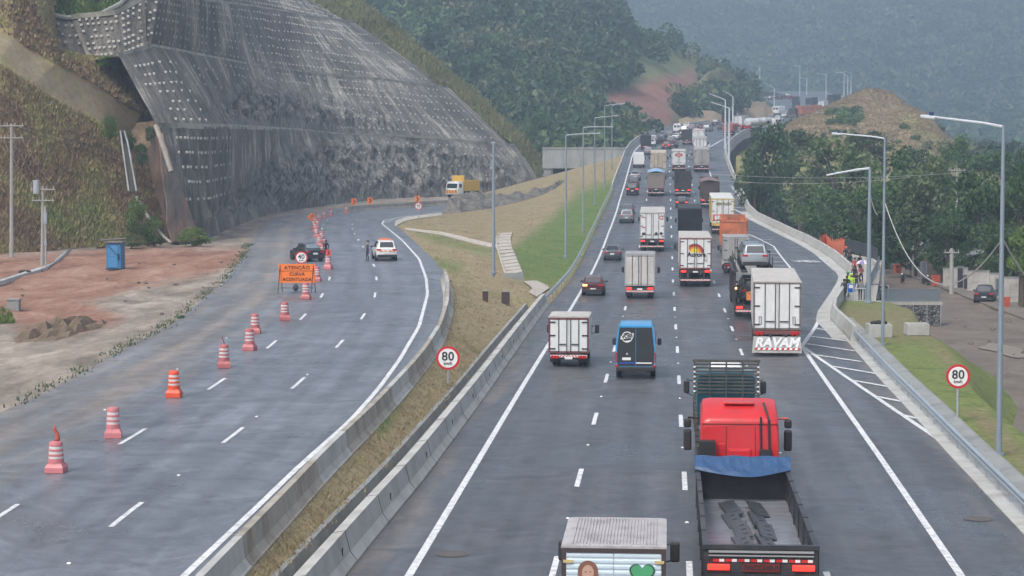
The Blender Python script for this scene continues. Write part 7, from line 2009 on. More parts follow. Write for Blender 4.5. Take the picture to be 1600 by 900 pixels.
# blue portable cabin
p = onL(181, 421); t = thing('portable_toilet', 'blue portable cabin with a flat plank roof on the red earth', 'portable toilet', tuple(p), radians(-6))
BL = pm('cabin_blue', (.035, .16, .34), rough=.5, var=.12, scale=3, dirt=(.08, .15, .22), dscale=2, damt=.4)
m = MB(); m.b2(-.6, .6, -.6, .6, .08, 2.15); m.build('body', BL, t, bevel=.03)
m = MB(); m.b2(-.45, .40, -.64, -.60, .15, 1.95)
for z in (.2, 1.05): m.b2(-.40, .35, -.66, -.64, z, z + .75)
d = m.build('door', pm('door_blue', (.05, .21, .42), rough=.5, var=.1), t, bevel=.01)
m = MB(); m.tube([(-.42, -.68, 1.95), (.4, -.68, 1.1)], .025, 4); m.b2(.38, .46, -.72, -.6, .8, 1.3); m.build('strap', SIGNK, d)
m = MB(); m.b2(-.72, .72, -.75, .75, 2.15, 2.23); m.tube([(-1.2, -.4, 2.35), (1.0, -.3, 2.5)], .06, 5); m.build('roof', pm('plank_grey', (.16, .15, .14), rough=.8), t)
m = MB(); m.b2(-.65, .65, -.65, .65, 0, .08); m.build('base', SIGNK, t)

# utility poles and wires
PCONC = pm('pole_concrete', (.33, .32, .30), rough=.85, var=.15, scale=2)
def upole(label, u, v, ut, vt, on=onL, r=.17, bars=((.0, 1.1), (.9, 1.5)), Y=None, extra=False):
    p = on(u, v) if Y is None else onY(u, v, Y); top = onY(ut, vt, p.y)
    t = thing('utility_pole', label, 'utility pole', tuple(p), 0, 'utility poles'); H = top.z - p.z; dx = top.x - p.x
    m = MB(); m.tube([(0, 0, -.5), (dx, 0, H)], [r, r * .6], 8); m.build('pole', PCONC, t)
    for dz, w in bars:
        m = MB(); m.b2(dx - w, dx + w, -.15, -.05, H - dz - .25, H - dz - .15); c = m.build('crossarm', PCONC, t)
        for x in (-w * .9, -w * .3, w * .3, w * .9):
            m = MB(); m.cyl((dx + x, -.1, H - dz - .15), (dx + x, -.1, H - dz + .08), .05, .035, 6); m.build('insulator', pm('porcelain', (.35, .3, .27), rough=.3), c)
    return t, Vector((top.x, p.y, top.z))
p1, tp1 = upole('tall concrete utility pole at the far left edge', 18, 402, 18, 193, bars=((0, 1.1), (1.05, 1.0)), r=.2)
p2, tp2 = upole('shorter utility pole carrying grey transformer boxes', 66, 418, 67, 290, bars=((.1, 1.0), (1.0, .9)))
t = thing('utility_pole', 'thin support pole standing right of the transformer pole', 'utility pole', tuple(onL(72, 421)), 0, 'utility poles')
H = onY(72, 322, onL(72, 421).y).z - onL(72, 421).z
m = MB(); m.tube([(0, 0, -.3), (0, 0, H)], .09, 7); m.build('pole', PCONC, t); m = MB(); m.b2(-.12, .14, -.16, .0, H - 1.4, H - .5); m.b2(-.1, .1, -.14, 0, H * .38, H * .45); m.build('meter_box', pm('box_grey', (.30, .33, .38), rough=.5), t)
m = MB(); m.cyl((-.35, -.15, 6.0), (-.35, -.15, 7.1), .26, .26, 12); m.build('transformer', pm('transformer_grey', (.36, .39, .42), rough=.5), p2)
WIRE = pm('wire', (.10, .10, .11), rough=.6); WIREP = pm('pale_wire', (.42, .42, .40), rough=.6)
def wire(label, a, b, sag=.5, r=.018, n=20, mat=WIRE, parent=None):
    a, b = Vector(a), Vector(b)
    m = MB(); m.tube([tuple(a.lerp(b, i / n) - Vector((0, 0, sag * 4 * (i / n) * (1 - i / n)))) for i in range(n + 1)], r, 4)
    o = m.build('cable', mat)
    return tag(o, label, 'cable')
wire('upper cable from the tall left pole across the rock cutting', tp1 + Vector((.6, 0, -.1)), onY(640, 268, 385), 3.5, .03)
wire('lower cable from the tall left pole across the rock cutting', tp1 + Vector((.3, 0, -.3)), onY(620, 278, 380), 4.0, .03)
for i, x in enumerate((-.9, 0, .9)): wire('%s sloping cable between the two left utility poles' % ['left', 'middle', 'right'][i], tp1 + Vector((x * .9, 0, -1.2)), tp2 + Vector((x, 0, -.1)), .3, .02)
# street cables on the right
lp = onR(1560.5, 710)
wire('thick sagging cable hanging between the two tall right lamps', onY(1383, 318, onR(1379, 538).y), onY(1567, 372, lp.y + 6), 3.1, .03, 30, WIREP)
wire('pale cable from the rightmost lamp to the right edge', onY(1566, 372, lp.y + 5), onY(1640, 470, lp.y + 10), .3, .04, 12, WIREP)
wire('upper thin cable crossing in front of the trees', onY(1110, 272, 250), onY(1520, 268, 250), .6, .025, 24, WIREP)
wire('lower thin cable crossing in front of the trees', onY(1110, 281, 252), onY(1420, 277, 252), .6, .025, 24, WIREP)
wire('short hanging cable end beside the bus stop lamp', onY(1359, 300, 160), onY(1371, 336, 160), .3, .03, 8, WIREP)

# concrete wall of the gallery below the viaduct
t = thing('gallery_wall', 'long grey concrete wall block left of the viaduct, dark opening beneath', 'concrete wall', tuple(onY(848, 292, 424)), 0)
o0 = Vector(t.location)
def L3(u, v, Y): return onY(u, v, Y) - o0
a = L3(848, 231, 424); b = L3(978, 234, 424); z0 = L3(848, 263, 424).z
m = MB(); m.b2(a.x, b.x, 0, 3.0, z0, a.z); m.b2(a.x - .1, b.x, -.15, .1, a.z - .2, a.z + .1)
m.build('beam', pm('gallery_concrete', (.33, .34, .34), rough=.85, var=.12, scale=.35, dirt=(.17, .18, .18), dscale=.25, damt=.8, stretch=(1.6, 1, .5)), t)
m = MB(); m.b2(L3(850,0,424).x, L3(862,0,424).x, .3, 2.4, -.5, z0); m.b2(L3(848,0,424).x, L3(866,0,424).x, .2, 2.4, z0 - 1.6, z0 - 1.2); m.build('column', CONC_G, t)
m = MB(); m.b2(L3(945,0,424).x, L3(966,0,424).x, -.5, 1.5, z0 - .9, z0 + .1); m.build('end_block', CONC_W, t)
m = MB(); m.b2(a.x + .2, b.x, 2.0, 3.2, -2, z0); m.build('shade_backing', pm('painted_shadow', (.06, .07, .05), rough=.95), t)  # dark block painting the shade of the opening under the beam
m = MB()
for u in (863,): m.tube([L3(u, 244, 422), L3(u, 290, 422)], .06, 5)
m.build('down_pipe', POLE, t)

# rock heap
STONE = gmat('heap_rock', [(.07, .068, .065), (.12, .115, .105), (.20, .185, .16), (.10, .095, .085)], scale=.25, fine=2.0, finev=.45, bump=.8)
cr = [onY(*q) for q in [(690,338,316),(700,318,318),(716,306,322),(740,303,328),(775,305,335),(815,305,345),(850,296,356),(880,282,380)]]
ft = [onY(*q) for q in [(684,340,314),(698,340,312),(722,338,313),(750,331,318),(785,322,326),(820,312,336),(852,303,348),(884,290,372)]]
bk = [p + Vector((1.0, 10, -4)) for p in cr]
G = loft([ft, cr, bk], [24, 14], 110, lambda p, i, j: np.array([.4 * fbm(p[0]*.5, p[2]*.5, 1), .4 * fbm(p[0]*.7, p[2]*.9, 3), (.9 * abs(fbm(p[0]*.35, p[1]*.25, 5)) + .3 * fbm(p[0]*1.2, p[1]*.8))]) * min(1, i * 6))
tag(grid_obj('rock_heap', G, STONE, smooth_=False), 'grey heap of blasted rock at the inner curve beside the yellow truck', 'rock heap')
# stepped concrete channel and flat channels on the median
CH = pm('channel_concrete', (.47, .43, .38), rough=.9, var=.15, scale=1.5, dirt=(.28, .23, .18), dscale=1, damt=.6)
def zmedp(x, y): return zmed(x, y)
def onMed(u, v):
    a, b = ray(u, v); lo, hi = 30.0, 420.0
    for _ in range(40):
        m_ = .5 * (lo + hi)
        if CZ + b * m_ > zmed(a * m_, m_): lo = m_
        else: hi = m_
    m_ = .5 * (lo + hi); return Vector((a * m_, m_, zmed(a * m_, m_)))
pts = [(790,364,20),(786,374,21),(788,388,22),(793,402,24),(798,416,25),(803,430,27)]
m = MB(); L_ = [onMed(u - w_/2, v) for u, v, w_ in pts]; Rr = [onMed(u + w_/2, v) for u, v, w_ in pts]
ns = 13
for i in range(ns):
    f0, f1 = i / ns * 5, (i + 1) / ns * 5
    def at(A, f): k = min(4, int(f)); return A[k].lerp(A[k+1], f - k)
    a, b, c, d = at(L_, f0), at(Rr, f0), at(Rr, f1), at(L_, f1)
    h = max(a.z, b.z) + .02
    m.add([(a.x, a.y, h), (b.x, b.y, h), (c.x, c.y, h - .02), (d.x, d.y, h - .02), (d.x, d.y, min(c.z, d.z) - .2), (c.x, c.y, min(c.z, d.z) - .2)], [(0,1,2,3), (3,2,5,4)])
st_ = m.build('drainage_steps', CH, fixn=False); tag(st_, 'pale stepped concrete drainage channel down the median slope', 'drainage channel')
for A in (L_, Rr):
    m = MB(); m.tube([tuple(p + Vector((0, 0, .08))) for p in A], .09, 5); m.build('side_wall', CH, st_)
def flat_channel(name, label, pts, dz=.03, mat=CH):
    m = MB(); R = []
    for u, v, w_ in pts:
        c_ = onMed(u, v); hw = w_ * c_.y / FPX / 2
        R.append([(c_.x - hw, c_.y, zmed(c_.x - hw, c_.y) + dz), (c_.x - hw * .6, c_.y, c_.z + dz + .12), (c_.x, c_.y, c_.z + dz), (c_.x + hw * .6, c_.y, c_.z + dz + .12), (c_.x + hw, c_.y, zmed(c_.x + hw, c_.y) + dz)])
    m.grid(R); return tag(m.build(name, mat, fixn=False), label, 'drainage channel')
def ribbon(name, label, pts, dz=.06, mat=CH):
    """pts: list of (u, v_top, v_bottom)"""
    m = MB(); R = []
    for u, va, vb in pts:
        a, b = onMed(u, va), onMed(u, vb); c = (a + b) / 2
        R.append([(a.x, a.y, a.z + dz * .2), (a.x, a.y - .1, a.z + dz + .06), (c.x, c.y, c.z + dz - .02), (b.x, b.y + .1, b.z + dz + .06), (b.x, b.y, b.z + dz * .2)])
    m.grid(R); return tag(m.build(name, mat, fixn=False), label, 'drainage channel')
ribbon('drainage_channel', 'thin pale concrete channel crossing the dry median grass to the steps', [(633,357,359.5),(645,358.5,361.5),(665,361,364),(690,363.5,368),(715,369,374.5),(740,375.5,381),(760,380,385),(782,385,388)])
ribbon('drainage_channel', 'curved concrete gutter hugging the inner curve of the left road', [(617,347,356),(622,344,352),(632,341,347),(650,338,343),(670,336,340),(690,334,337.5)])
m = MB(); q = [onMed(u, v) for u, v in ((818,441),(838,440),(856,448),(858,452),(838,466),(826,458),(832,452))]
m.add([(p.x, p.y, p.z + .1) for p in q], [tuple(range(7))]); tag(m.build('basin', CH, fixn=False), 'pale concrete basin at the foot of the drainage steps', 'drainage basin')
p = onMed(803, 436); m = MB(); m.box((0, 0, .15), (1.6, .5, .7)); o = m.build('outlet_wall', CONC_G); o.location = p; tag(o, 'small grey concrete block at the lower end of the drainage steps', 'concrete block')
for i, (u, v, w_, h_) in enumerate(((758.5, 471, 9, 16), (790, 476, 13, 20))):
    p = onMed(u, v); s = p.y / FPX
    t = thing('utility_cabinet', ['narrow dark brown cabinet on the median grass', 'wider dark brown cabinet on the median grass'][i], 'cabinet', tuple(p), 0, 'dark cabinets on the median')
    m = MB(); m.b2(-w_*s/2, w_*s/2, -.15, .2, -.1, h_*s); m.build('body', pm('cabinet_brown', (.055, .035, .035), rough=.6, var=.3), t, bevel=.02)
    m = MB(); m.b2(-w_*s/2 - .03, w_*s/2 + .03, -.19, .24, h_*s, h_*s + .05); m.build('cap', CONC_G, t)
# drainage stair on the left hillside
SA = [(192,206,6),(196,225,9),(200,250,10),(204,275,11),(208,300,12)]
m = MB(); A = []; B_ = []
hy = lambda v: float(np.interp(v, [200, 226, 310, 380], [208.5, 207.0, 201.0, 199]))
for u, v, w_ in SA: A.append(onY(u - w_/2, v, hy(v) - 1.8)); B_.append(onY(u + w_/2, v, hy(v) - 1.8))
R = []
n = 24
for i in range(n + 1):
    f = i / n * 4; k = min(3, int(f)); a = A[k].lerp(A[k+1], f - k); b = B_[k].lerp(B_[k+1], f - k)
    R.append([tuple(a), tuple(b)]); 
    if i < n: R.append([(a.x, a.y - .28, a.z), (b.x, b.y - .28, b.z)])
for i in range(2, n, 4):
    m.tube([R[2*i][0], R[2*i][1]], .06, 4)
m.grid(R); ds = m.build('drainage_stair', pm('stair_dark', (.075, .068, .06), rough=.9, var=.3), fixn=False); tag(ds, 'concrete drainage stair with pale rims running down the left hillside', 'drainage stair')
for AA in (A, B_):
    m = MB(); m.tube([tuple(p + Vector((0, -.25, .08))) for p in AA], .10, 5); m.build('rim', CONC_G, ds)
m = MB(); m.tube([tuple(onY(u, v, Y)) for u, v, Y in ((213,308,204.8),(226,330,203.4),(240,352,202),(256,370,200.8),(267,379,200))], .16, 5)
tag(m.build('drain_pipe', CONC_O), 'thin pale drain line from the stair foot to the base of the cutting', 'drain')
# pale concrete channel on the red earth
m = MB(); R = []
for u, v, w_ in ((-20,450,7),(10,441,8),(40,431,8),(62,425,9),(80,418,12),(92,408,15),(100,399,15),(106,394,14)):
    a = onL(u - w_ * .5, v + w_ * .35); b = onL(u + w_ * .5, v - w_ * .35); c = (a + b) / 2
    R.append([(a.x, a.y, a.z - .05), (a.x, a.y, a.z + .28), (c.x, c.y, c.z + .16), (b.x, b.y, b.z + .28), (b.x, b.y, b.z - .05)])
m.grid(R); tag(m.build('drainage_channel', pm('pale_channel', (.48, .50, .50), rough=.8, var=.1, dirt=(.3, .27, .24), dscale=.8, damt=.5), fixn=False), 'pale concrete channel bending across the red earth by the utility poles', 'drainage channel')
# debris
TIMB = pm('timber', (.28, .24, .19), rough=.9, var=.2)
for lab, u0, v0, u1, v1, r in (('grey timber lying near the foot of the left hillside', 122, 392, 150, 391, .12), ('pale plank lying left of the channel', 91, 392, 104, 390, .1)):
    a = onL(u0, v0); b = onL(u1, v1); m = MB(); m.tube([(a.x, a.y, a.z + .15), (b.x, b.y, b.z + .2)], r, 4); tag(m.build('timber', TIMB), lab, 'timber')
a = onL(39, 429); m = MB(); m.lathe([(.28, 0), (.42, .02), (.5, .12), (.42, .22), (.28, .24), (.28, .12)], 16); o = m.build('tyre', TYRE, smooth_=True); o.location = a + Vector((0, 0, .1)); tag(o, 'old black tyre lying behind the pale channel', 'tyre')
a = onL(22, 488); m = MB(); m.b2(-.35, .35, -.3, .3, 0, .75); m.b2(-.4, .4, -.35, .35, .75, .83); o = m.build('concrete_box', CONC_G); o.location = a; tag(o, 'small grey box among weeds at the lower left', 'box')
dm = MB(); R = []
c_ = onL(98, 512)
for j in range(16):
    R.append([(c_.x + (i - 8) * .32, c_.y + (j - 8) * .95, c_.z - .22 + .75 * max(0, 1 - ((i-8)/8)**2 - ((j-8)/8)**2) ** 1.0 * (.7 + 1.3 * noise.noise(Vector((i * .8, j * .8, 0)))) - .04) for i in range(17)])
dm.grid(R); tag(dm.build('earth_heap', gmat('heap_earth', [(.12, .085, .06), (.18, .13, .095), (.14, .12, .06)], scale=1.2, fine=5), fixn=False), 'low heap of brown earth and dry weeds at the lower left', 'earth heap')
for i in range(26):
    u = R_.uniform(15, 350); v = R_.uniform(405, 520); p = onL(u, v)
    if p.x > LL_edge(p.y) - 1: continue
    m = MB(); s_ = R_.uniform(.08, .22); m.sphere((0, 0, s_ * .4), s_, 6, sc=(1, .8, .6)); o = m.build('stone', STONE); o.location = p; o.rotation_euler = (0, 0, R_.random() * 6); tag(o, 'small stone lying on the works ground by the left road', 'stone', 'stones on the works ground')
# manhole patches
ring = MB()
for u, v in ((706, 866), (1528, 811)):
    p = onR(u, v); n = 24; ring = MB(); ring.add([(p.x + .45 * cos(2*pi*i/n), p.y + .45 * sin(2*pi*i/n), zR(p.y) + .014) for i in range(n)], [tuple(range(n))])
    o = ring.build('manhole_cover', pm('manhole', (.10, .09, .085), rough=.8, var=.4, scale=6), fixn=False); tag(o, 'round manhole patch in the asphalt, ' + ('left of the left edge line dash' if u < 1000 else 'near the lower right corner'), 'manhole cover')
# reflective road studs between the dashes
sm = MB(); sm.box((0, 0, .012), (.11, .12, .024), tx=.7, ty=.7); sme = sm.mesh('road_stud', pm('stud_white', (.8, .8, .8), rough=.4))
y = 77.1
for off, y0 in ((0, 61.1), (-LW, 61.8), (LW, 59.7)):
    for k in range(7):
        yy = y0 + 16 * k - 16; o = bpy.data.objects.new('road_stud', sme); link(o); o.location = (MID(yy) + off, yy, zR(yy) + .008); tag(o, 'small white reflective stud on the busy road between two lane dashes', 'road stud', 'studs on the busy road')
for k in range(7):
    yy = 38 + k * 14; o = bpy.data.objects.new('road_stud', sme); link(o); o.location = (LDASH_B(yy), yy, zL(yy) + .008); tag(o, 'small white reflective stud on the left road', 'road stud', 'studs on the left road')
    yy = 40 + k * 14; o = bpy.data.objects.new('road_stud', sme); link(o); o.location = (LDASH_A(yy) - 2.8, yy, zL(yy) + .008); tag(o, 'small white reflective stud on the left road', 'road stud', 'studs on the left road')

# vehicles on the left road
def vrootL(u, v): return onL(u, v)
LCV = LDASH_B
t = car('black saloon parked behind the orange warning board on the closed lane', 'sedan', paint('left_black', (.035, .042, .05)), 493, 409, group='vehicles on the left road', on=onL, cv=LCV, zf=zL, yaw=-20, glass=GLASSB)
t = car('white patrol car with yellow and red rear chevrons on the left road', 'suv', WHITEC, 604.5, 408, group='vehicles on the left road', on=onL, cv=LCV, zf=zL, yaw=-4)
m = MB()
for i in range(8):
    s_ = -1 if i < 4 else 1; x0 = -.72 + i * .18
    m.add([(x0, -.03 + .0, .80), (x0 + .18, -.03, .80), (x0 + .18 - .10 * s_ * -1, .06, 1.06), (x0 - .10 * s_ * -1, .06, 1.06)], [(0,1,2,3)], i % 2)
m.build('hazard_chevrons', [YELLOW, REDW_R], t, fixn=False)
m = MB(); m.b2(-.22, .22, .46, .60, 1.30, 1.42); m.build('rear_label', YELLOW, t)
m = MB(); m.box((0, 1.6, 1.80), (1.0, .25, .10)); m.build('light_bar', SIGNO, t, bevel=.03)
# yellow and white works truck seen from the front
p = onY(709, 309, 345)
t = thing('works_truck', 'white and yellow works truck facing the camera behind the rock heap', 'truck', tuple(p + Vector((3.2, 5.5, 0))), pi - .5, 'vehicles on the left road')
truck_base(t, 2.4, 7.4, 1.1, [(1.3, True), (6.4, False)], .48)
truck_cab(t, 5.4, 2.35, 2.75, WHITEC, 2.0)
m = MB(); m.b2(-1.2, 1.2, 0, 5.1, 1.1, 2.9); m.b2(-1.15, 1.15, 4.9, 5.3, 2.6, 3.7); m.build('body', pm('works_yellow', (.62, .38, .06), rough=.5, var=.15), t, bevel=.04)
m = MB(); m.b2(-1.1, 1.1, 7.42, 7.46, .75, 1.3)
f_ = m.build('front_panel', YELLOW, t); m = MB()
for i in range(4): m.add([(-1.05 + i * .55, 7.48, .78), (-.8 + i * .55, 7.48, .78), (-.65 + i * .55, 7.48, 1.27), (-.9 + i * .55, 7.48, 1.27)], [(0,1,2,3)])
m.build('stripes', SIGNR, f_, fixn=False)
for sx in (-1, 1):
    m = MB(); m.box((sx * .85, 7.42, 1.5), (.35, .12, .2)); m.build('headlight', SIGNW, t)
# ---------------------------------------------------------------- bus stop, gabions, street side
GAB = bpy.data.materials.new('gabion_stone'); GAB.use_nodes = True
nt = GAB.node_tree; nt.nodes.clear(); Lk = nt.links.new
out = N(nt, 'ShaderNodeOutputMaterial'); bb = N(nt, 'ShaderNodeBsdfPrincipled'); Lk(bb.outputs[0], out.inputs[0])
tc = N(nt, 'ShaderNodeTexCoord'); vo = N(nt, 'ShaderNodeTexVoronoi', Scale=5.0); Lk(tc.outputs['Object'], vo.inputs['Vector'])
v2 = N(nt, 'ShaderNodeTexVoronoi', Scale=5.0, feature='DISTANCE_TO_EDGE'); Lk(tc.outputs['Object'], v2.inputs['Vector'])
hs = N(nt, 'ShaderNodeSeparateColor'); Lk(vo.outputs['Color'], hs.inputs[0])
mr = N(nt, 'ShaderNodeMapRange'); mr.inputs['To Min'].default_value = .05; mr.inputs['To Max'].default_value = .26; Lk(hs.outputs[0], mr.inputs[0])
m2 = N(nt, 'ShaderNodeMapRange'); m2.inputs['From Max'].default_value = .12; m2.inputs['To Min'].default_value = .12; Lk(v2.outputs['Distance'], m2.inputs[0])
mu = N(nt, 'ShaderNodeMath', operation='MULTIPLY'); Lk(mr.outputs[0], mu.inputs[0]); Lk(m2.outputs[0], mu.inputs[1])
cb_ = N(nt, 'ShaderNodeCombineColor'); [Lk(mu.outputs[0], cb_.inputs[i]) for i in range(3)]; Lk(cb_.outputs[0], bb.inputs['Base Color']); bb.inputs['Roughness'].default_value = .9
bp = N(nt, 'ShaderNodeBump', Strength=1.0, Distance=.08); Lk(m2.outputs[0], bp.inputs['Height']); Lk(bp.outputs[0], bb.inputs['Normal'])
def gabion(label, x0, x1, y0, y1, z0, z1):
    m = MB(); nx = max(1, round((x1 - x0) / 1.1)); nz = max(1, round((z1 - z0) / .95))
    for i in range(nx):
        for k in range(nz):
            m.box(((x0 + (i + .5) * (x1 - x0) / nx), (y0 + y1) / 2, z0 + (k + .5) * (z1 - z0) / nz), ((x1 - x0) / nx - .03, y1 - y0, (z1 - z0) / nz - .03))
    t = thing('gabion_wall', label, 'gabion wall', ((x0+x1)/2, (y0+y1)/2, z0))
    o = m.build('stone_baskets', GAB, t, bevel=.06); o.location = (-(x0+x1)/2, -(y0+y1)/2, -z0)
    m = MB()
    for i in range(nx + 1): m.b2(x0 + i*(x1-x0)/nx - .02, x0 + i*(x1-x0)/nx + .02, y0 - .03, y0 - .01, z0, z1)
    o = m.build('wire_mesh', STEEL, t); o.location = (-(x0+x1)/2, -(y0+y1)/2, -z0)
YD = 158.6; ZD = -.18
gx0 = onY(1384, 475, YD).x; gx1 = onY(1470, 475, YD).x
gabion('grey stone gabion wall under the blue grey railing', gx0, gx1, YD, YD + 1.2, -2.15, ZD)
deck = MB(); xl = RB(164) + .3
deck.add([(xl - 1.8, YD, ZD + .02), (gx1 + .15, YD, ZD + .02), (gx1 + .15, YD + 1.6, ZD + .02), (onY(1362,470,YD).x + .6, YD + 1.6, ZD + .02), (onY(1378,412,210).x, 210, zR(210) - .1), (onY(1318,396,222).x, 222, zR(222) - .1), (RB(205) + .3, 205, zR(205) - .1), (RB(186) + .3, 186, zR(186)), (RB(170) + .2, 170, zR(170))], [tuple(range(9))])
deck.add([(xl - 1.8, YD - .02, ZD + .03), (gx1 + .15, YD - .02, ZD + .03), (gx1 + .15, YD - .02, ZD - .22), (xl - 1.8, YD - .02, ZD - .22)], [(0,1,2,3)])
tag(deck.build('walkway', pm('walkway_concrete', (.36, .34, .30), rough=.9, var=.12), fixn=False), kind='structure')
gabion('stepped gabion wall behind the bus stop lamp', onY(1360,0,176).x, onY(1393,0,176).x, 176, 178, -2.1, .1)
gabion('upper gabion wall behind the curved dark railing', onY(1352,0,206).x, onY(1378,0,206).x, 206, 208, -2.1, .35)
RAILM = pm('railing_blue_grey', (.13, .16, .19), rough=.5, var=.12)
RAILD = pm('railing_dark', (.05, .06, .07), rough=.5, var=.12)
def railing(label, P, h, mat, sp=.13, solid=False):
    """P world points along the foot"""
    t = thing('railing', label, 'railing', tuple(P[0]), 0, 'railings at the bus stop'); o = Vector(P[0])
    Q = []
    for a, b in zip(P[:-1], P[1:]):
        n = max(1, int((b - a).length / sp))
        for i in range(n): Q.append(a.lerp(b, i / n) - o)
    Q.append(P[-1] - o)
    m = MB()
    for z in (.08, h): m.tube([tuple(q + Vector((0, 0, z))) for q in Q[::6] + [Q[-1]]], .035, 5)
    m.build('rails', mat, t)
    m = MB()
    for q in Q: m.box(tuple(q + Vector((0, 0, h / 2 + .04))), (.03 if not solid else .09, .03, h - .08))
    tag(m.build('bars', mat, t), kind='stuff')
    m = MB()
    for q in Q[::14]: m.box(tuple(q + Vector((0, 0, h / 2))), (.07, .07, h + .08))
    m.build('posts', mat, t)
    return t
railing('blue grey slatted railing on top of the gabion wall', [onY(1384, 472, YD + .3), onY(1468, 472, YD + .3)], 1.0, RAILM, .11, True)
railing('railing climbing the stop from the gabion corner to the gate', [onY(1350, 472, YD + 1.2), Vector((onY(1374, 420, 200).x, 200, zR(200) - .1))], 1.1, RAILM, .16)
cv = [onY(u, v, Y) for u, v, Y in ((1321,397,222),(1335,394,220),(1350,397,216),(1362,404,212),(1371,414,207))]
railing('curved dark railing around the back of the bus stop', [Vector((p.x, p.y, zR(p.y) + .0)) for p in cv], 1.25, RAILD, .12, True)
# low white wall behind the queue
m = MB(); P = [onY(u, v, Y) for u, v, Y in ((1326,412,205),(1345,408,206),(1362,416,203),(1372,428,196))]
R = [[(p.x, p.y, -.3), (p.x, p.y, zR(p.y) + .55), (p.x + .2, p.y + .2, zR(p.y) + .55), (p.x + .2, p.y + .2, -.3)] for p in P]
m.rings(R); tag(m.build('low_wall', CONC_W), 'low white wall behind the people at the bus stop', 'wall')
# orange mesh barrier
MESH = pm('orange_mesh', (.62, .16, .08), rough=.8, var=.35, scale=6)
P = [onY(u, v, Y) for u, v, Y in ((1281,390,228),(1290,388,230),(1300,391,228),(1310,392,226),(1319,393,224))]
t = thing('orange_mesh_fence', 'ragged orange plastic mesh fence beyond the parapet end', 'mesh fence', tuple(P[0]))
m = MB(); R = []
for i in range(41):
    f = i / 10; k = min(3, int(f)); p = P[k].lerp(P[k+1], f - k) - P[0]; top = 1.2 + .35 * sin(i * 1.9) * (i % 3 != 0) + (.25 if i < 14 else 0)
    R.append([(p.x + .05 * sin(i), p.y, -.8), (p.x, p.y + .1 * sin(i * 2.3), .3), (p.x + .08 * sin(i * 3), p.y, top)])
m.grid(R); m.build('mesh', MESH, t, fixn=False)
for k in range(4):
    m = MB(); p = P[k] - P[0]; m.tube([(p.x, p.y - .05, -.8), (p.x, p.y - .05, 1.6)], .03, 5); m.build('stake', TIMB, t)
# planters
def planter(label, u0, u1, v0, v1):
    p = onR((u0+u1)/2, v1 - 1); s = p.y / FPX; w = (u1 - u0) * s; h = (v1 - v0) * s * .86
    t = thing('planter', label, 'planter', tuple(p + Vector((0, w * .4, -.05))), .02, 'concrete planters on the grass')
    m = MB(); a, b_ = w/2, w*.42; e = .14
    m.rings([[(-a, -b_, 0), (a, -b_, 0), (a, b_, 0), (-a, b_, 0)], [(-a, -b_, h), (a, -b_, h), (a, b_, h), (-a, b_, h)], [(-a+e, -b_+e, h), (a-e, -b_+e, h), (a-e, b_-e, h), (-a+e, b_-e, h)], [(-a+e, -b_+e, h-.25), (a-e, -b_+e, h-.25), (a-e, b_-e, h-.25), (-a+e, b_-e, h-.25)]])
    m.build('box', CONC_W, t, bevel=.02)
    m = MB(); R = [[(-a+e + (2*a-2*e)*i/7, -b_+e + (2*b_-2*e)*j/5, h - .12 + .1 * noise.noise(Vector((i*.9, j*.9, u0)))) for i in range(8)] for j in range(6)]; m.grid(R); m.build('soil', pm('planter_soil', (.045, .04, .035), rough=.95, var=.4, scale=5), t, fixn=False)
    return t, h
pt, h = planter('left concrete planter with a dark heap on it, behind a lamp pole', 1357, 1394, 503, 527)
m = MB(); [m.sphere((-.3 + .3 * i, .1 * (i % 2), h + .05), .2 + .04 * (i % 2), 8, sc=(1.2, 1, .7)) for i in range(3)]; m.tube([(.35, 0, h), (.38, 0, h + .75)], .015, 4)
o = m.build('plant_heap', pm('heap_dark', (.03, .035, .03), rough=.9, var=.3), smooth_=True); o.location = pt.location; tag(o, 'dark heap of soil bags lying on the left concrete planter', 'bags')
planter('right concrete planter on the dry grass below the gabion wall', 1417.5, 1452, 502.5, 524)
# low wall and doors along the street
WALLW = pm('house_white', (.45, .43, .40), rough=.9, var=.15, scale=.8, dirt=(.16, .13, .11), dscale=.6, damt=.8)
WALLB = pm('house_brown', (.13, .10, .085), rough=.9, var=.25, scale=1, dirt=(.06, .05, .045), dscale=.8, damt=.7)
def wallseg(label, u0, u1, vt, vb, Y, mat, door=None, th=.25, name='street_wall'):
    a = onY(u0, vb, Y); b = onY(u1, vb, Y); top = onY(u0, vt, Y).z; z0 = min(a.z, b.z)
    t = thing(name, label, 'wall', (a.x, Y, z0), 0, 'walls along the lower street'); w = b.x - a.x; h = top - z0
    m = MB(); m.b2(0, w, 0, th, -.4, h); m.build('wall', mat, t)
    m = MB(); m.b2(-.04, w + .04, -.05, th + .05, h, h + .08); m.build('coping', CONC_G, t)
    if door:
        for (d0, d1, dh, dm) in door:
            x0 = (d0 - u0) * Y / FPX; x1 = (d1 - u0) * Y / FPX; m = MB(); m.b2(x0, x1, -.04, 0, 0, dh); dd = m.build('door', dm, t)
            m = MB(); m.b2(x0 - .06, x0, -.06, 0, 0, dh + .06); m.b2(x1, x1 + .06, -.06, 0, 0, dh + .06); m.b2(x0 - .06, x1 + .06, -.06, 0, dh, dh + .06); m.build('door_frame', CONC_G, dd)
    return t
DK = pm('door_dark', (.025, .025, .03), rough=.6); DB = pm('door_bluegrey', (.10, .12, .15), rough=.6)
wallseg('narrow white wall between tree trunks beyond the motorcycles', 1425, 1438, 398, 426, 226, WALLW)
wallseg('brown wall with a blue grey door behind the motorcycles', 1438, 1476, 396, 446, 214, WALLB, [(1439, 1447, 2.4, DB)])
wallseg('white gate pillar wall left of the thick trunk', 1474, 1486, 420, 450, 206, WALLW)
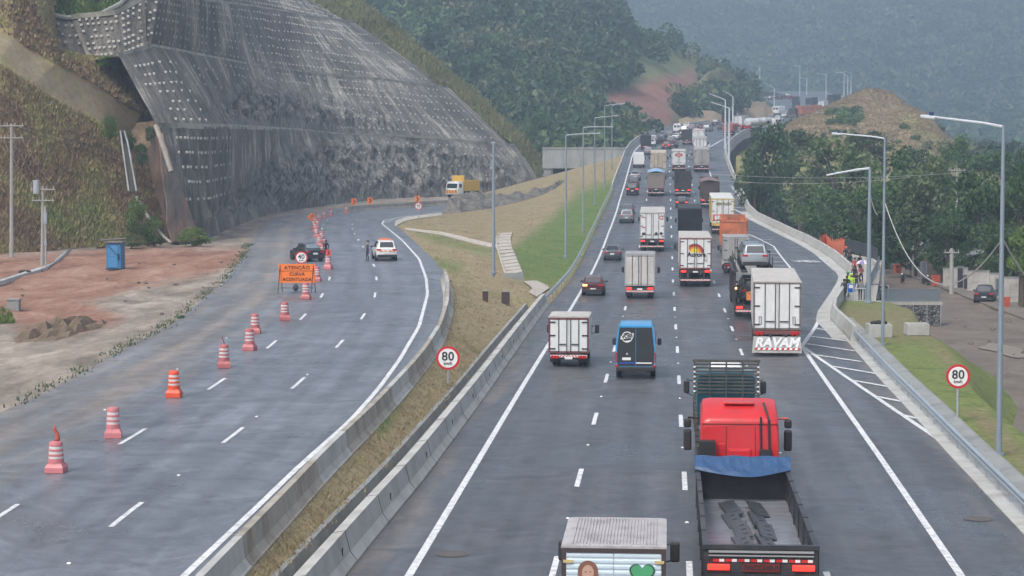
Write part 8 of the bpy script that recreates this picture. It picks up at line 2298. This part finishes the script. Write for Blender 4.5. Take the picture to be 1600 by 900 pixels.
wallseg('white wall piece with a dark doorway, centre of the street', 1489, 1512, 419, 453, 203, WALLW, [(1496, 1504, 2.3, DK)])
wallseg('brown gate wall right of the dark doorway', 1505, 1514, 430, 456, 201, WALLB, [(1506, 1512, 1.5, DK)])
wallseg('cream wall behind the black parked car', 1512, 1546, 424, 458, 198, WALLW)
wallseg('white wall right of the black parked car', 1546, 1568, 428, 470, 190, WALLW, [(1556, 1563, 2.0, DB)])
wallseg('peeling white wall end beside the rightmost lamp pole', 1569, 1592, 434, 484, 182, WALLW)
wallseg('dark grey wall at the right picture edge', 1592, 1640, 430, 492, 178, WALLB)
wallseg('pale far wall pieces behind the orange bin', 1309, 1326, 349, 374, 262, GREYP if False else WALLW)
# houses roofs half seen in the trees
for lab, u0, u1, vt, vb, Y in (('low grey roofed house hidden behind the street walls', 1500, 1580, 405, 450, 212), ('small house behind the brown wall', 1440, 1490, 392, 440, 226)):
    a = onY(u0, vb, Y); b = onY(u1, vb, Y); w = b.x - a.x; z0 = -2.0; h = onY(u0, vt, Y).z - z0
    t = thing('house', lab, 'house', (a.x, Y, z0)); m = MB(); m.b2(0, w, 0, 7, -.3, h); wl = m.build('wall', WALLB, t)
    m = MB(); m.rings([[(-.3, y, h), (w/2, y, h + .9), (w + .3, y, h), (w + .3, y, h - .1), (w/2, y, h + .8), (-.3, y, h - .1)] for y in (-.4, 7.4)]); m.build('roof', CONC_G, t)
# kerb / pavement slab along the street
m = MB(); R = []
for y in np.arange(90, 260, 3): R.append([(street_r(y) - .1, y, zG(y)), (street_r(y) - .1, y, zG(y) + .18), (street_r(y) + 3, y, zG(y) + .22), (street_r(y) + 3, y, zG(y))])
m.grid(R); tag(m.build('pavement', pm('street_pavement', (.17, .145, .12), rough=.9, var=.25, scale=.8, dirt=(.08, .07, .06), dscale=.7, damt=.7), fixn=False), kind='structure')
# parked car, motorcycles, bins, poles
p = onZ(1537, 474, -1.95); t = thing('car', 'black hatchback parked on the lower street beside the white walls', 'car', tuple(p), -.28 + .0, 'parked on the lower street'); car_parts(t, 'hatch', paint('left_black', (.035, .042, .05)))
def moto(label, u, v, yaw, zz=-2.0, col=(.05, .05, .06)):
    p = onZ(u, v, zz); t = thing('motorcycle', label, 'motorcycle', tuple(p), yaw, 'motorcycles on the lower street')
    for y in (0, 1.3):
        m = MB(); m.rings([[(px, y + pr * cos(2*pi*i/16), .31 + pr * sin(2*pi*i/16)) for i in range(16)] for px, pr in ((-.05, .22), (-.05, .31), (.05, .31), (.05, .22), (-.05, .22))], caps=False); m.build('wheel', TYRE, t)
    m = MB(); m.tube([(0, 1.3, .31), (0, 1.08, .95)], .04, 6); m.tube([(0, 0, .31), (0, .5, .42), (0, .95, .8)], .06, 6); m.b2(-.15, .15, .4, .85, .25, .6); m.build('frame', BLACK, t)
    m = MB(); m.sphere((0, .75, .82), .25, 10, sc=(.6, 1.1, .6)); m.build('tank', pm('moto_%s' % label[:6], col, rough=.3, coat=.5), t, smooth_=True)
    m = MB(); m.box((0, .25, .82), (.26, .75, .1), tx=.8); m.build('seat', BLACK, t, bevel=.03)
    m = MB(); m.tube([(-.36, .98, 1.05), (0, 1.08, .98), (.36, .98, 1.05)], .02, 5); m.tube([(.3, 1.0, 1.05), (.38, 1.02, 1.25)], .012, 4); m.tube([(-.3, 1.0, 1.05), (-.38, 1.02, 1.25)], .012, 4); m.build('handlebar', BLACK, t)
    m = MB(); m.sphere((0, 1.18, .92), .1, 8); m.build('headlight', SIGNW, t, smooth_=True)
moto('dark motorcycle left, beside the orange barrier on the lower street', 1412, 441, 2.8)
moto('dark motorcycle right, with pale mirrors, on the lower street', 1443, 444, 3.3, col=(.3, .3, .3))
def bin_(label, u, v, w_, h_, slat=False):
    p = onZ(u, v, -1.95); s = p.y / FPX; t = thing('plastic_bin', label, 'bin', tuple(p), .2, 'orange containers on the lower street')
    OR = pm('bin_orange', (.50, .10, .05), rough=.6, var=.2); a = w_ * s / 2; h = h_ * s
    m = MB(); m.rings([[(-a*k, -a*k, z), (a*k, -a*k, z), (a*k, a*k, z), (-a*k, a*k, z)] for z, k in ((0, .8), (h, 1), (h, 1.08), (h + .05, 1.08), (h + .05, .9), (h - .3, .88))]); m.build('tub', OR, t)
    m = MB(); m.b2(-a, a, -a * 1.02, -a * .98, h * .45, h * .55); m.build('rib', OR, t)
bin_('red orange container left of the motorcycles', 1402, 427, 10, 13)
bin_('red orange container right of the motorcycles', 1462, 446, 11, 15)
bin_('dull red drum beside the peeling white wall', 1573, 482, 8, 17)
t, tp = upole('thick grey utility pole between white walls on the lower street', 1487, 460, 1487, 388, on=lambda u, v: onZ(u, v, -2.0), r=.26, bars=((.2, .7),))
upole('distant utility pole among the right hand trees', 1495, 330, 1495, 262, Y=240, bars=((.1, 1.0),), r=.15)
# rubble patches near the puddle
for i in range(22):
    u, v = R_.uniform(1480, 1590), R_.uniform(480, 600); p = onZ(u, v, -2.05)
    if p.x < toe(p.y) + .5: continue
    m = MB(); s_ = R_.uniform(.06, .2); m.sphere((0, 0, s_ * .3), s_, 6, sc=(1.2, .8, .5)); o = m.build('stone', STONE); o.location = p + Vector((0, 0, .05)); tag(o, 'small pale stone lying on the wet lower street', 'stone', 'stones on the lower street')
# bus stop sign
p = onR(1329.5, 472); Y = 158.9
p = onY(1329.5, 472, Y); s = Y / FPX
t = thing('bus_stop_sign', 'blue bus stop sign with a white bus symbol before the waiting people', 'bus stop sign', tuple(p), 0)
zc = onY(1329.5, 450, Y).z - p.z
m = MB(); m.tube([(0, .03, 0), (0, .03, zc + .3)], .04, 6); m.build('post', STEEL, t)
m = MB(); m.box((0, 0, zc), (11.0 * s, .03, 14.6 * s)); b_ = m.build('panel', pm('sign_blue', (.01, .10, .42), rough=.4), t)
m = MB(); m.box((0, -.02, zc + .07), (.34, .012, .16)); m.box((0, -.02, zc + .24 * .9), (.34, .012, .08)); m.box((0, -.02, zc + .15), (.30, .010, .03)); m.build('bus_symbol', SIGNW, b_)
for zz in (-.365, .365): pass
m = MB(); e = .018; W_, H_ = 5.5 * s, 7.3 * s
m.b2(-W_, W_, -.02, -.015, zc + H_ - e, zc + H_); m.b2(-W_, W_, -.02, -.015, zc - H_, zc - H_ + e); m.b2(-W_, -W_ + e, -.02, -.015, zc - H_ + e, zc + H_ - e); m.b2(W_ - e, W_, -.02, -.015, zc - H_ + e, zc + H_ - e); m.build('border', SIGNW, b_)
m = MB()
P = [onY(1333, 472, YD + .1), onY(1352, 472, YD + .1)]
railing('short pale gate of thin bars between the two grey dressed men', P, 1.05, STEEL, .18)

# ---------------------------------------------------------------- people
SKIN = [pm('skin_a', (.28, .16, .11), rough=.6, var=.05), pm('skin_b', (.16, .085, .055), rough=.6, var=.05), pm('skin_c', (.40, .25, .18), rough=.6, var=.05)]
HAIR = pm('hair_black', (.015, .012, .01), rough=.6)
def person(label, pos, yaw, H, top, bot, skin=0, sleeves=True, pose='stand', hat=None, cols=None, lean=0, bag=None, group='people at the bus stop', female=False, armsup=0.0):
    k = H / 1.75
    sh = .195 if not female else .17
    # skeleton: joints with radii
    J = {}; E = []
    def j(n, x, y, z, r): J[n] = (Vector((x * k, y * k, z * k)), r * k)
    st = .10 if pose == 'stand' else .14
    j('pel', 0, 0, .95, .145); j('wai', 0, .01, 1.10, .125); j('che', 0, .0 + lean * .1, 1.32, .145); j('nec', 0, lean * .15, 1.48, .058); j('hea', 0, .015 + lean * .2, 1.62, .098); j('crn', 0, .0 + lean * .2, 1.69, .085)
    E += [('pel','wai'),('wai','che'),('che','nec'),('nec','hea'),('hea','crn')]
    for s, n in ((-1,'L'),(1,'R')):
        fw = (.16 if s < 0 else -.12) if pose == 'walk' else (.03 * s)
        j('hip'+n, s*.09, 0, .90, .10); j('kne'+n, s*st, fw + .03, .50, .060); j('ank'+n, s*st, fw * 1.3 - .02, .09, .042); j('toe'+n, s*(st+.02), fw * 1.3 + .14, .035, .035)
        E += [('pel','hip'+n),('hip'+n,'kne'+n),('kne'+n,'ank'+n),('ank'+n,'toe'+n)]
        j('sho'+n, s*sh, lean*.1, 1.42, .062); 
        if pose == 'front' or armsup: j('elb'+n, s*(sh+.06), .02, 1.14, .044); j('wri'+n, s*(.06), .26, 1.18 + armsup, .030); j('han'+n, s*.02, .32, 1.20 + armsup, .034)
        else: j('elb'+n, s*(sh+.07), -.02, 1.13, .044); j('wri'+n, s*(sh+.06), .06, .88, .030); j('han'+n, s*(sh+.05), .09, .80, .036)
        E += [('che','sho'+n),('sho'+n,'elb'+n),('elb'+n,'wri'+n),('wri'+n,'han'+n)]
    names = list(J); me = bpy.data.meshes.new('b'); me.from_pydata([J[n][0] for n in names], [(names.index(a), names.index(b)) for a, b in E], [])
    o = bpy.data.objects.new('b', me); COL.objects.link(o)
    o.modifiers.new('s', 'SKIN'); sv = me.skin_vertices[0].data
    for i, n in enumerate(names): sv[i].radius = (J[n][1], J[n][1] * (.78 if n in ('pel','wai','che') else 1)); sv[i].use_root = (n == 'pel')
    ss = o.modifiers.new('u', 'SUBSURF'); ss.levels = 1; ss.render_levels = 1
    dg = bpy.context.evaluated_depsgraph_get(); m2 = bpy.data.meshes.new_from_object(o.evaluated_get(dg)); bpy.data.objects.remove(o)
    V = [tuple(v.co) for v in m2.vertices]; F = [tuple(p.vertices) for p in m2.polygons]
    mb = MB(); mb.add(V, F)
    # five fingers on each hand, rooted in the palm
    for s, n in ((-1,'L'),(1,'R')):
        w_, h_ = J['wri'+n][0], J['han'+n][0]; d = (h_ - w_).normalized(); sd = d.cross(Vector((1, 0, 0))) if abs(d.x) < .8 else d.cross(Vector((0, 0, 1))); sd.normalize()
        for q, (off, ln) in enumerate(((-.028, .060), (-.010, .074), (.010, .070), (.028, .055))):
            a = h_ + sd * off * k; mb.tube([tuple(a), tuple(a + d * ln * .6 * k), tuple(a + d * ln * k + Vector((0, .012, 0)))], [.011*k, .010*k, .008*k], 5)
        a = h_ - sd * .03 * k; mb.tube([tuple(a), tuple(a - sd * .03 * k + d * .03 * k)], [.012*k, .009*k], 5)
    # nose, brow and ears keep the head a head
    hc = J['hea'][0]; mb.cyl(tuple(hc + Vector((0, .085*k, .01*k))), tuple(hc + Vector((0, .118*k, -.015*k))), .016*k, .012*k, 6)
    for s in (-1, 1): mb.sphere(tuple(hc + Vector((s*.098*k, 0, 0))), .026*k, 6, sc=(.4, .8, 1.2))
    body = mb.mesh('person', [top, bot, SKIN[skin], BLACK], True)
    zn = 1.46 * k
    for p in body.polygons:
        c = p.center
        far_arm = abs(c.x) > (sh + .015) * k and c.z > .7 * k
        if c.z > zn: mi = 2
        elif c.z < .085 * k: mi = 3
        elif far_arm and (c.z < (1.22 if not sleeves else .93) * k): mi = 2
        elif pose == 'front' and c.y > (.22 if sleeves else .1) * k and c.z > .9 * k: mi = 2
        elif c.z < .98 * k and not (far_arm): mi = 1
        else: mi = 0
        p.material_index = mi
    t = bpy.data.objects.new('person', body); link(t); t.location = pos; t.rotation_euler = (0, 0, yaw)
    tag(t, label, 'person', group)
    m = MB(); c = J['crn'][0]
    if hat is None:
        m.sphere(tuple(c + Vector((0, -.018*k, -.02*k))), .108*k, 10, sc=(1, 1.05, 1.0)); 
        if female: m.sphere(tuple(c + Vector((0, -.06*k, -.15*k))), .10*k, 8, sc=(1, .7, 1.6))
        m.build('hair', HAIR, t, smooth_=True)
    else:
        m.sphere(tuple(c + Vector((0, 0, .01*k))), .125*k, 10, sc=(1, 1.15, .9)); m.cyl(tuple(c + Vector((0, .03*k, -.03*k))), tuple(c + Vector((0, .03*k, -.015*k))), .155*k, .15*k, 12); m.build('helmet' if hat is not BLACK else 'cap', hat, t, smooth_=True)
    # eyes and mouth
    m = MB()
    for s in (-1, 1): m.sphere(tuple(hc + Vector((s*.034*k, .090*k, .022*k))), .012*k, 6)
    m.b2(-.025*k, .025*k, hc.y + .088*k, hc.y + .1*k, hc.z - .05*k, hc.z - .042*k)
    m.build('face_features', BLACK, t)
    # trouser belt line / shirt hem
    if bag:
        m = MB(); m.box((0, -.17*k, 1.22*k), (.3*k, .14*k, .42*k)); m.build('backpack', bag, t, bevel=.04)
    return t
def cl(n, c): return pm('cloth_' + n, c, rough=.9, var=.15, scale=6)
NAVY = cl('navy', (.035, .045, .06)); DG = cl('dark_grey', (.06, .065, .07)); BK = cl('black', (.02, .02, .022)); KH = cl('khaki', (.16, .15, .12)); REDC = cl('red', (.42, .04, .045)); PINK = cl('pink_red', (.45, .12, .14)); HV = cl('hi_vis', (.45, .72, .06)); GREY = cl('grey', (.22, .23, .24)); WHC = cl('white', (.55, .56, .58)); LB = cl('light_blue', (.30, .36, .42))
def onD(u, v, Y=None):
    if Y is None: Y = 158.9
    return onY(u, v, Y)
def gp(u, Y): 
    a, _ = ray(u, 430); z = zR(Y) - .08 if Y > 162 else ZD + .03
    return Vector((a * Y, Y, z))
person('man in dark olive uniform standing left of the blue bus stop sign', gp(1319, 159.6), .2, 1.70, DG, DG, 1)
person('person half hidden behind the olive uniformed man', gp(1323.5, 163), -.3, 1.66, BK, BK, 1)
person('worker in bright green yellow high visibility clothes behind the blue sign', gp(1330.5, 163.5), 2.6, 1.78, HV, HV, 0, hat=pm('helmet_lime', (.45, .65, .1), rough=.4), sleeves=True, pose='front')
person('worker with a green helmet left of the high visibility worker', gp(1324.8, 166.5), 2.2, 1.72, HV, DG, 1, hat=pm('helmet_green', (.01, .22, .12), rough=.4))
person('man in grey jacket and dark trousers seen from behind, right of the sign', gp(1344.5, 159.8), .1, 1.68, GREY, BK, 1, bag=GREY)
person('person in a black top with pale bag behind the grey jacket man', gp(1338.5, 168), 2.9, 1.68, BK, DG, 0, pose='front')
person('woman in a red and pink top under the white umbrella', gp(1345.5, 178), 2.8, 1.62, PINK, BK, 1, female=True, pose='front', armsup=.12)
person('person in dark clothes left of the umbrella', gp(1335, 177), 3.0, 1.66, BK, BK, 1)
person('person in a bright red shirt in the middle of the queue', gp(1335.5, 188), 2.7, 1.68, REDC, BK, 0)
person('dark clothed person right of the red shirt', gp(1343, 193), -2.6, 1.7, BK, BK, 1)
person('dark clothed person at the rear left of the queue', gp(1328, 196), .6, 1.68, BK, DG, 1)
person('worker with an orange helmet at the far end of the queue', gp(1321.5, 204), -.4, 1.76, BK, NAVY, 1, hat=pm('helmet_orange', (.75, .12, .05), rough=.4))
person('person with reddish hair beside the orange helmet worker', gp(1326.5, 203), 2.9, 1.62, BK, BK, 0, female=True)
q = onZ(1369, 474, -2.0); person('person in a pale blue shirt and cap seen through the railing on the street', Vector((onY(1369, 470, 175).x, 175, -2.0)), 2.5, 1.7, LB, BK, 0, hat=pm('cap_white', (.6, .6, .6), rough=.7), group='people on the lower street')
person('dark figure walking on the dirt track below the viaduct', Vector((onY(1249, 361, 400).x, 400, onY(1249, 362, 400).z)), 1.2, 1.75, BK, BK, 1, pose='walk', group='people on the lower street')
p = onL(574.5, 408); t = person('man in dark grey uniform standing beside the white patrol car', p, 1.9, 1.76, DG, NAVY, 2, group='people on the left road', pose='front')
p = onL(508.5, 406); t = person('person behind the barrels next to the black saloon', p + Vector((0, .5, 0)), .5, 1.7, BK, BK, 1, group='people on the left road')
# umbrella
up_ = gp(1348.5, 177); t = thing('umbrella', 'white and violet umbrella held over the queue at the bus stop', 'umbrella', tuple(up_ + Vector((0, 0, 1.1))))
m = MB(); R = [[(rr * cos(2*pi*i/16), rr * sin(2*pi*i/16), zz) for i in range(16)] for rr, zz in ((.02, 1.05), (.25, 1.0), (.48, .88), (.62, .72))]
m.rings(R, caps=False); m.m = [(i // 2) % 2 if True else 0 for i in range(len(m.m))]; m.build('canopy', [pm('umbrella_white', (.6, .58, .65), rough=.7), pm('umbrella_violet', (.22, .16, .36), rough=.7)], t, fixn=False)
m = MB(); m.tube([(0, 0, -.1), (0, 0, 1.08)], .012, 5); m.build('handle', BLACK, t)
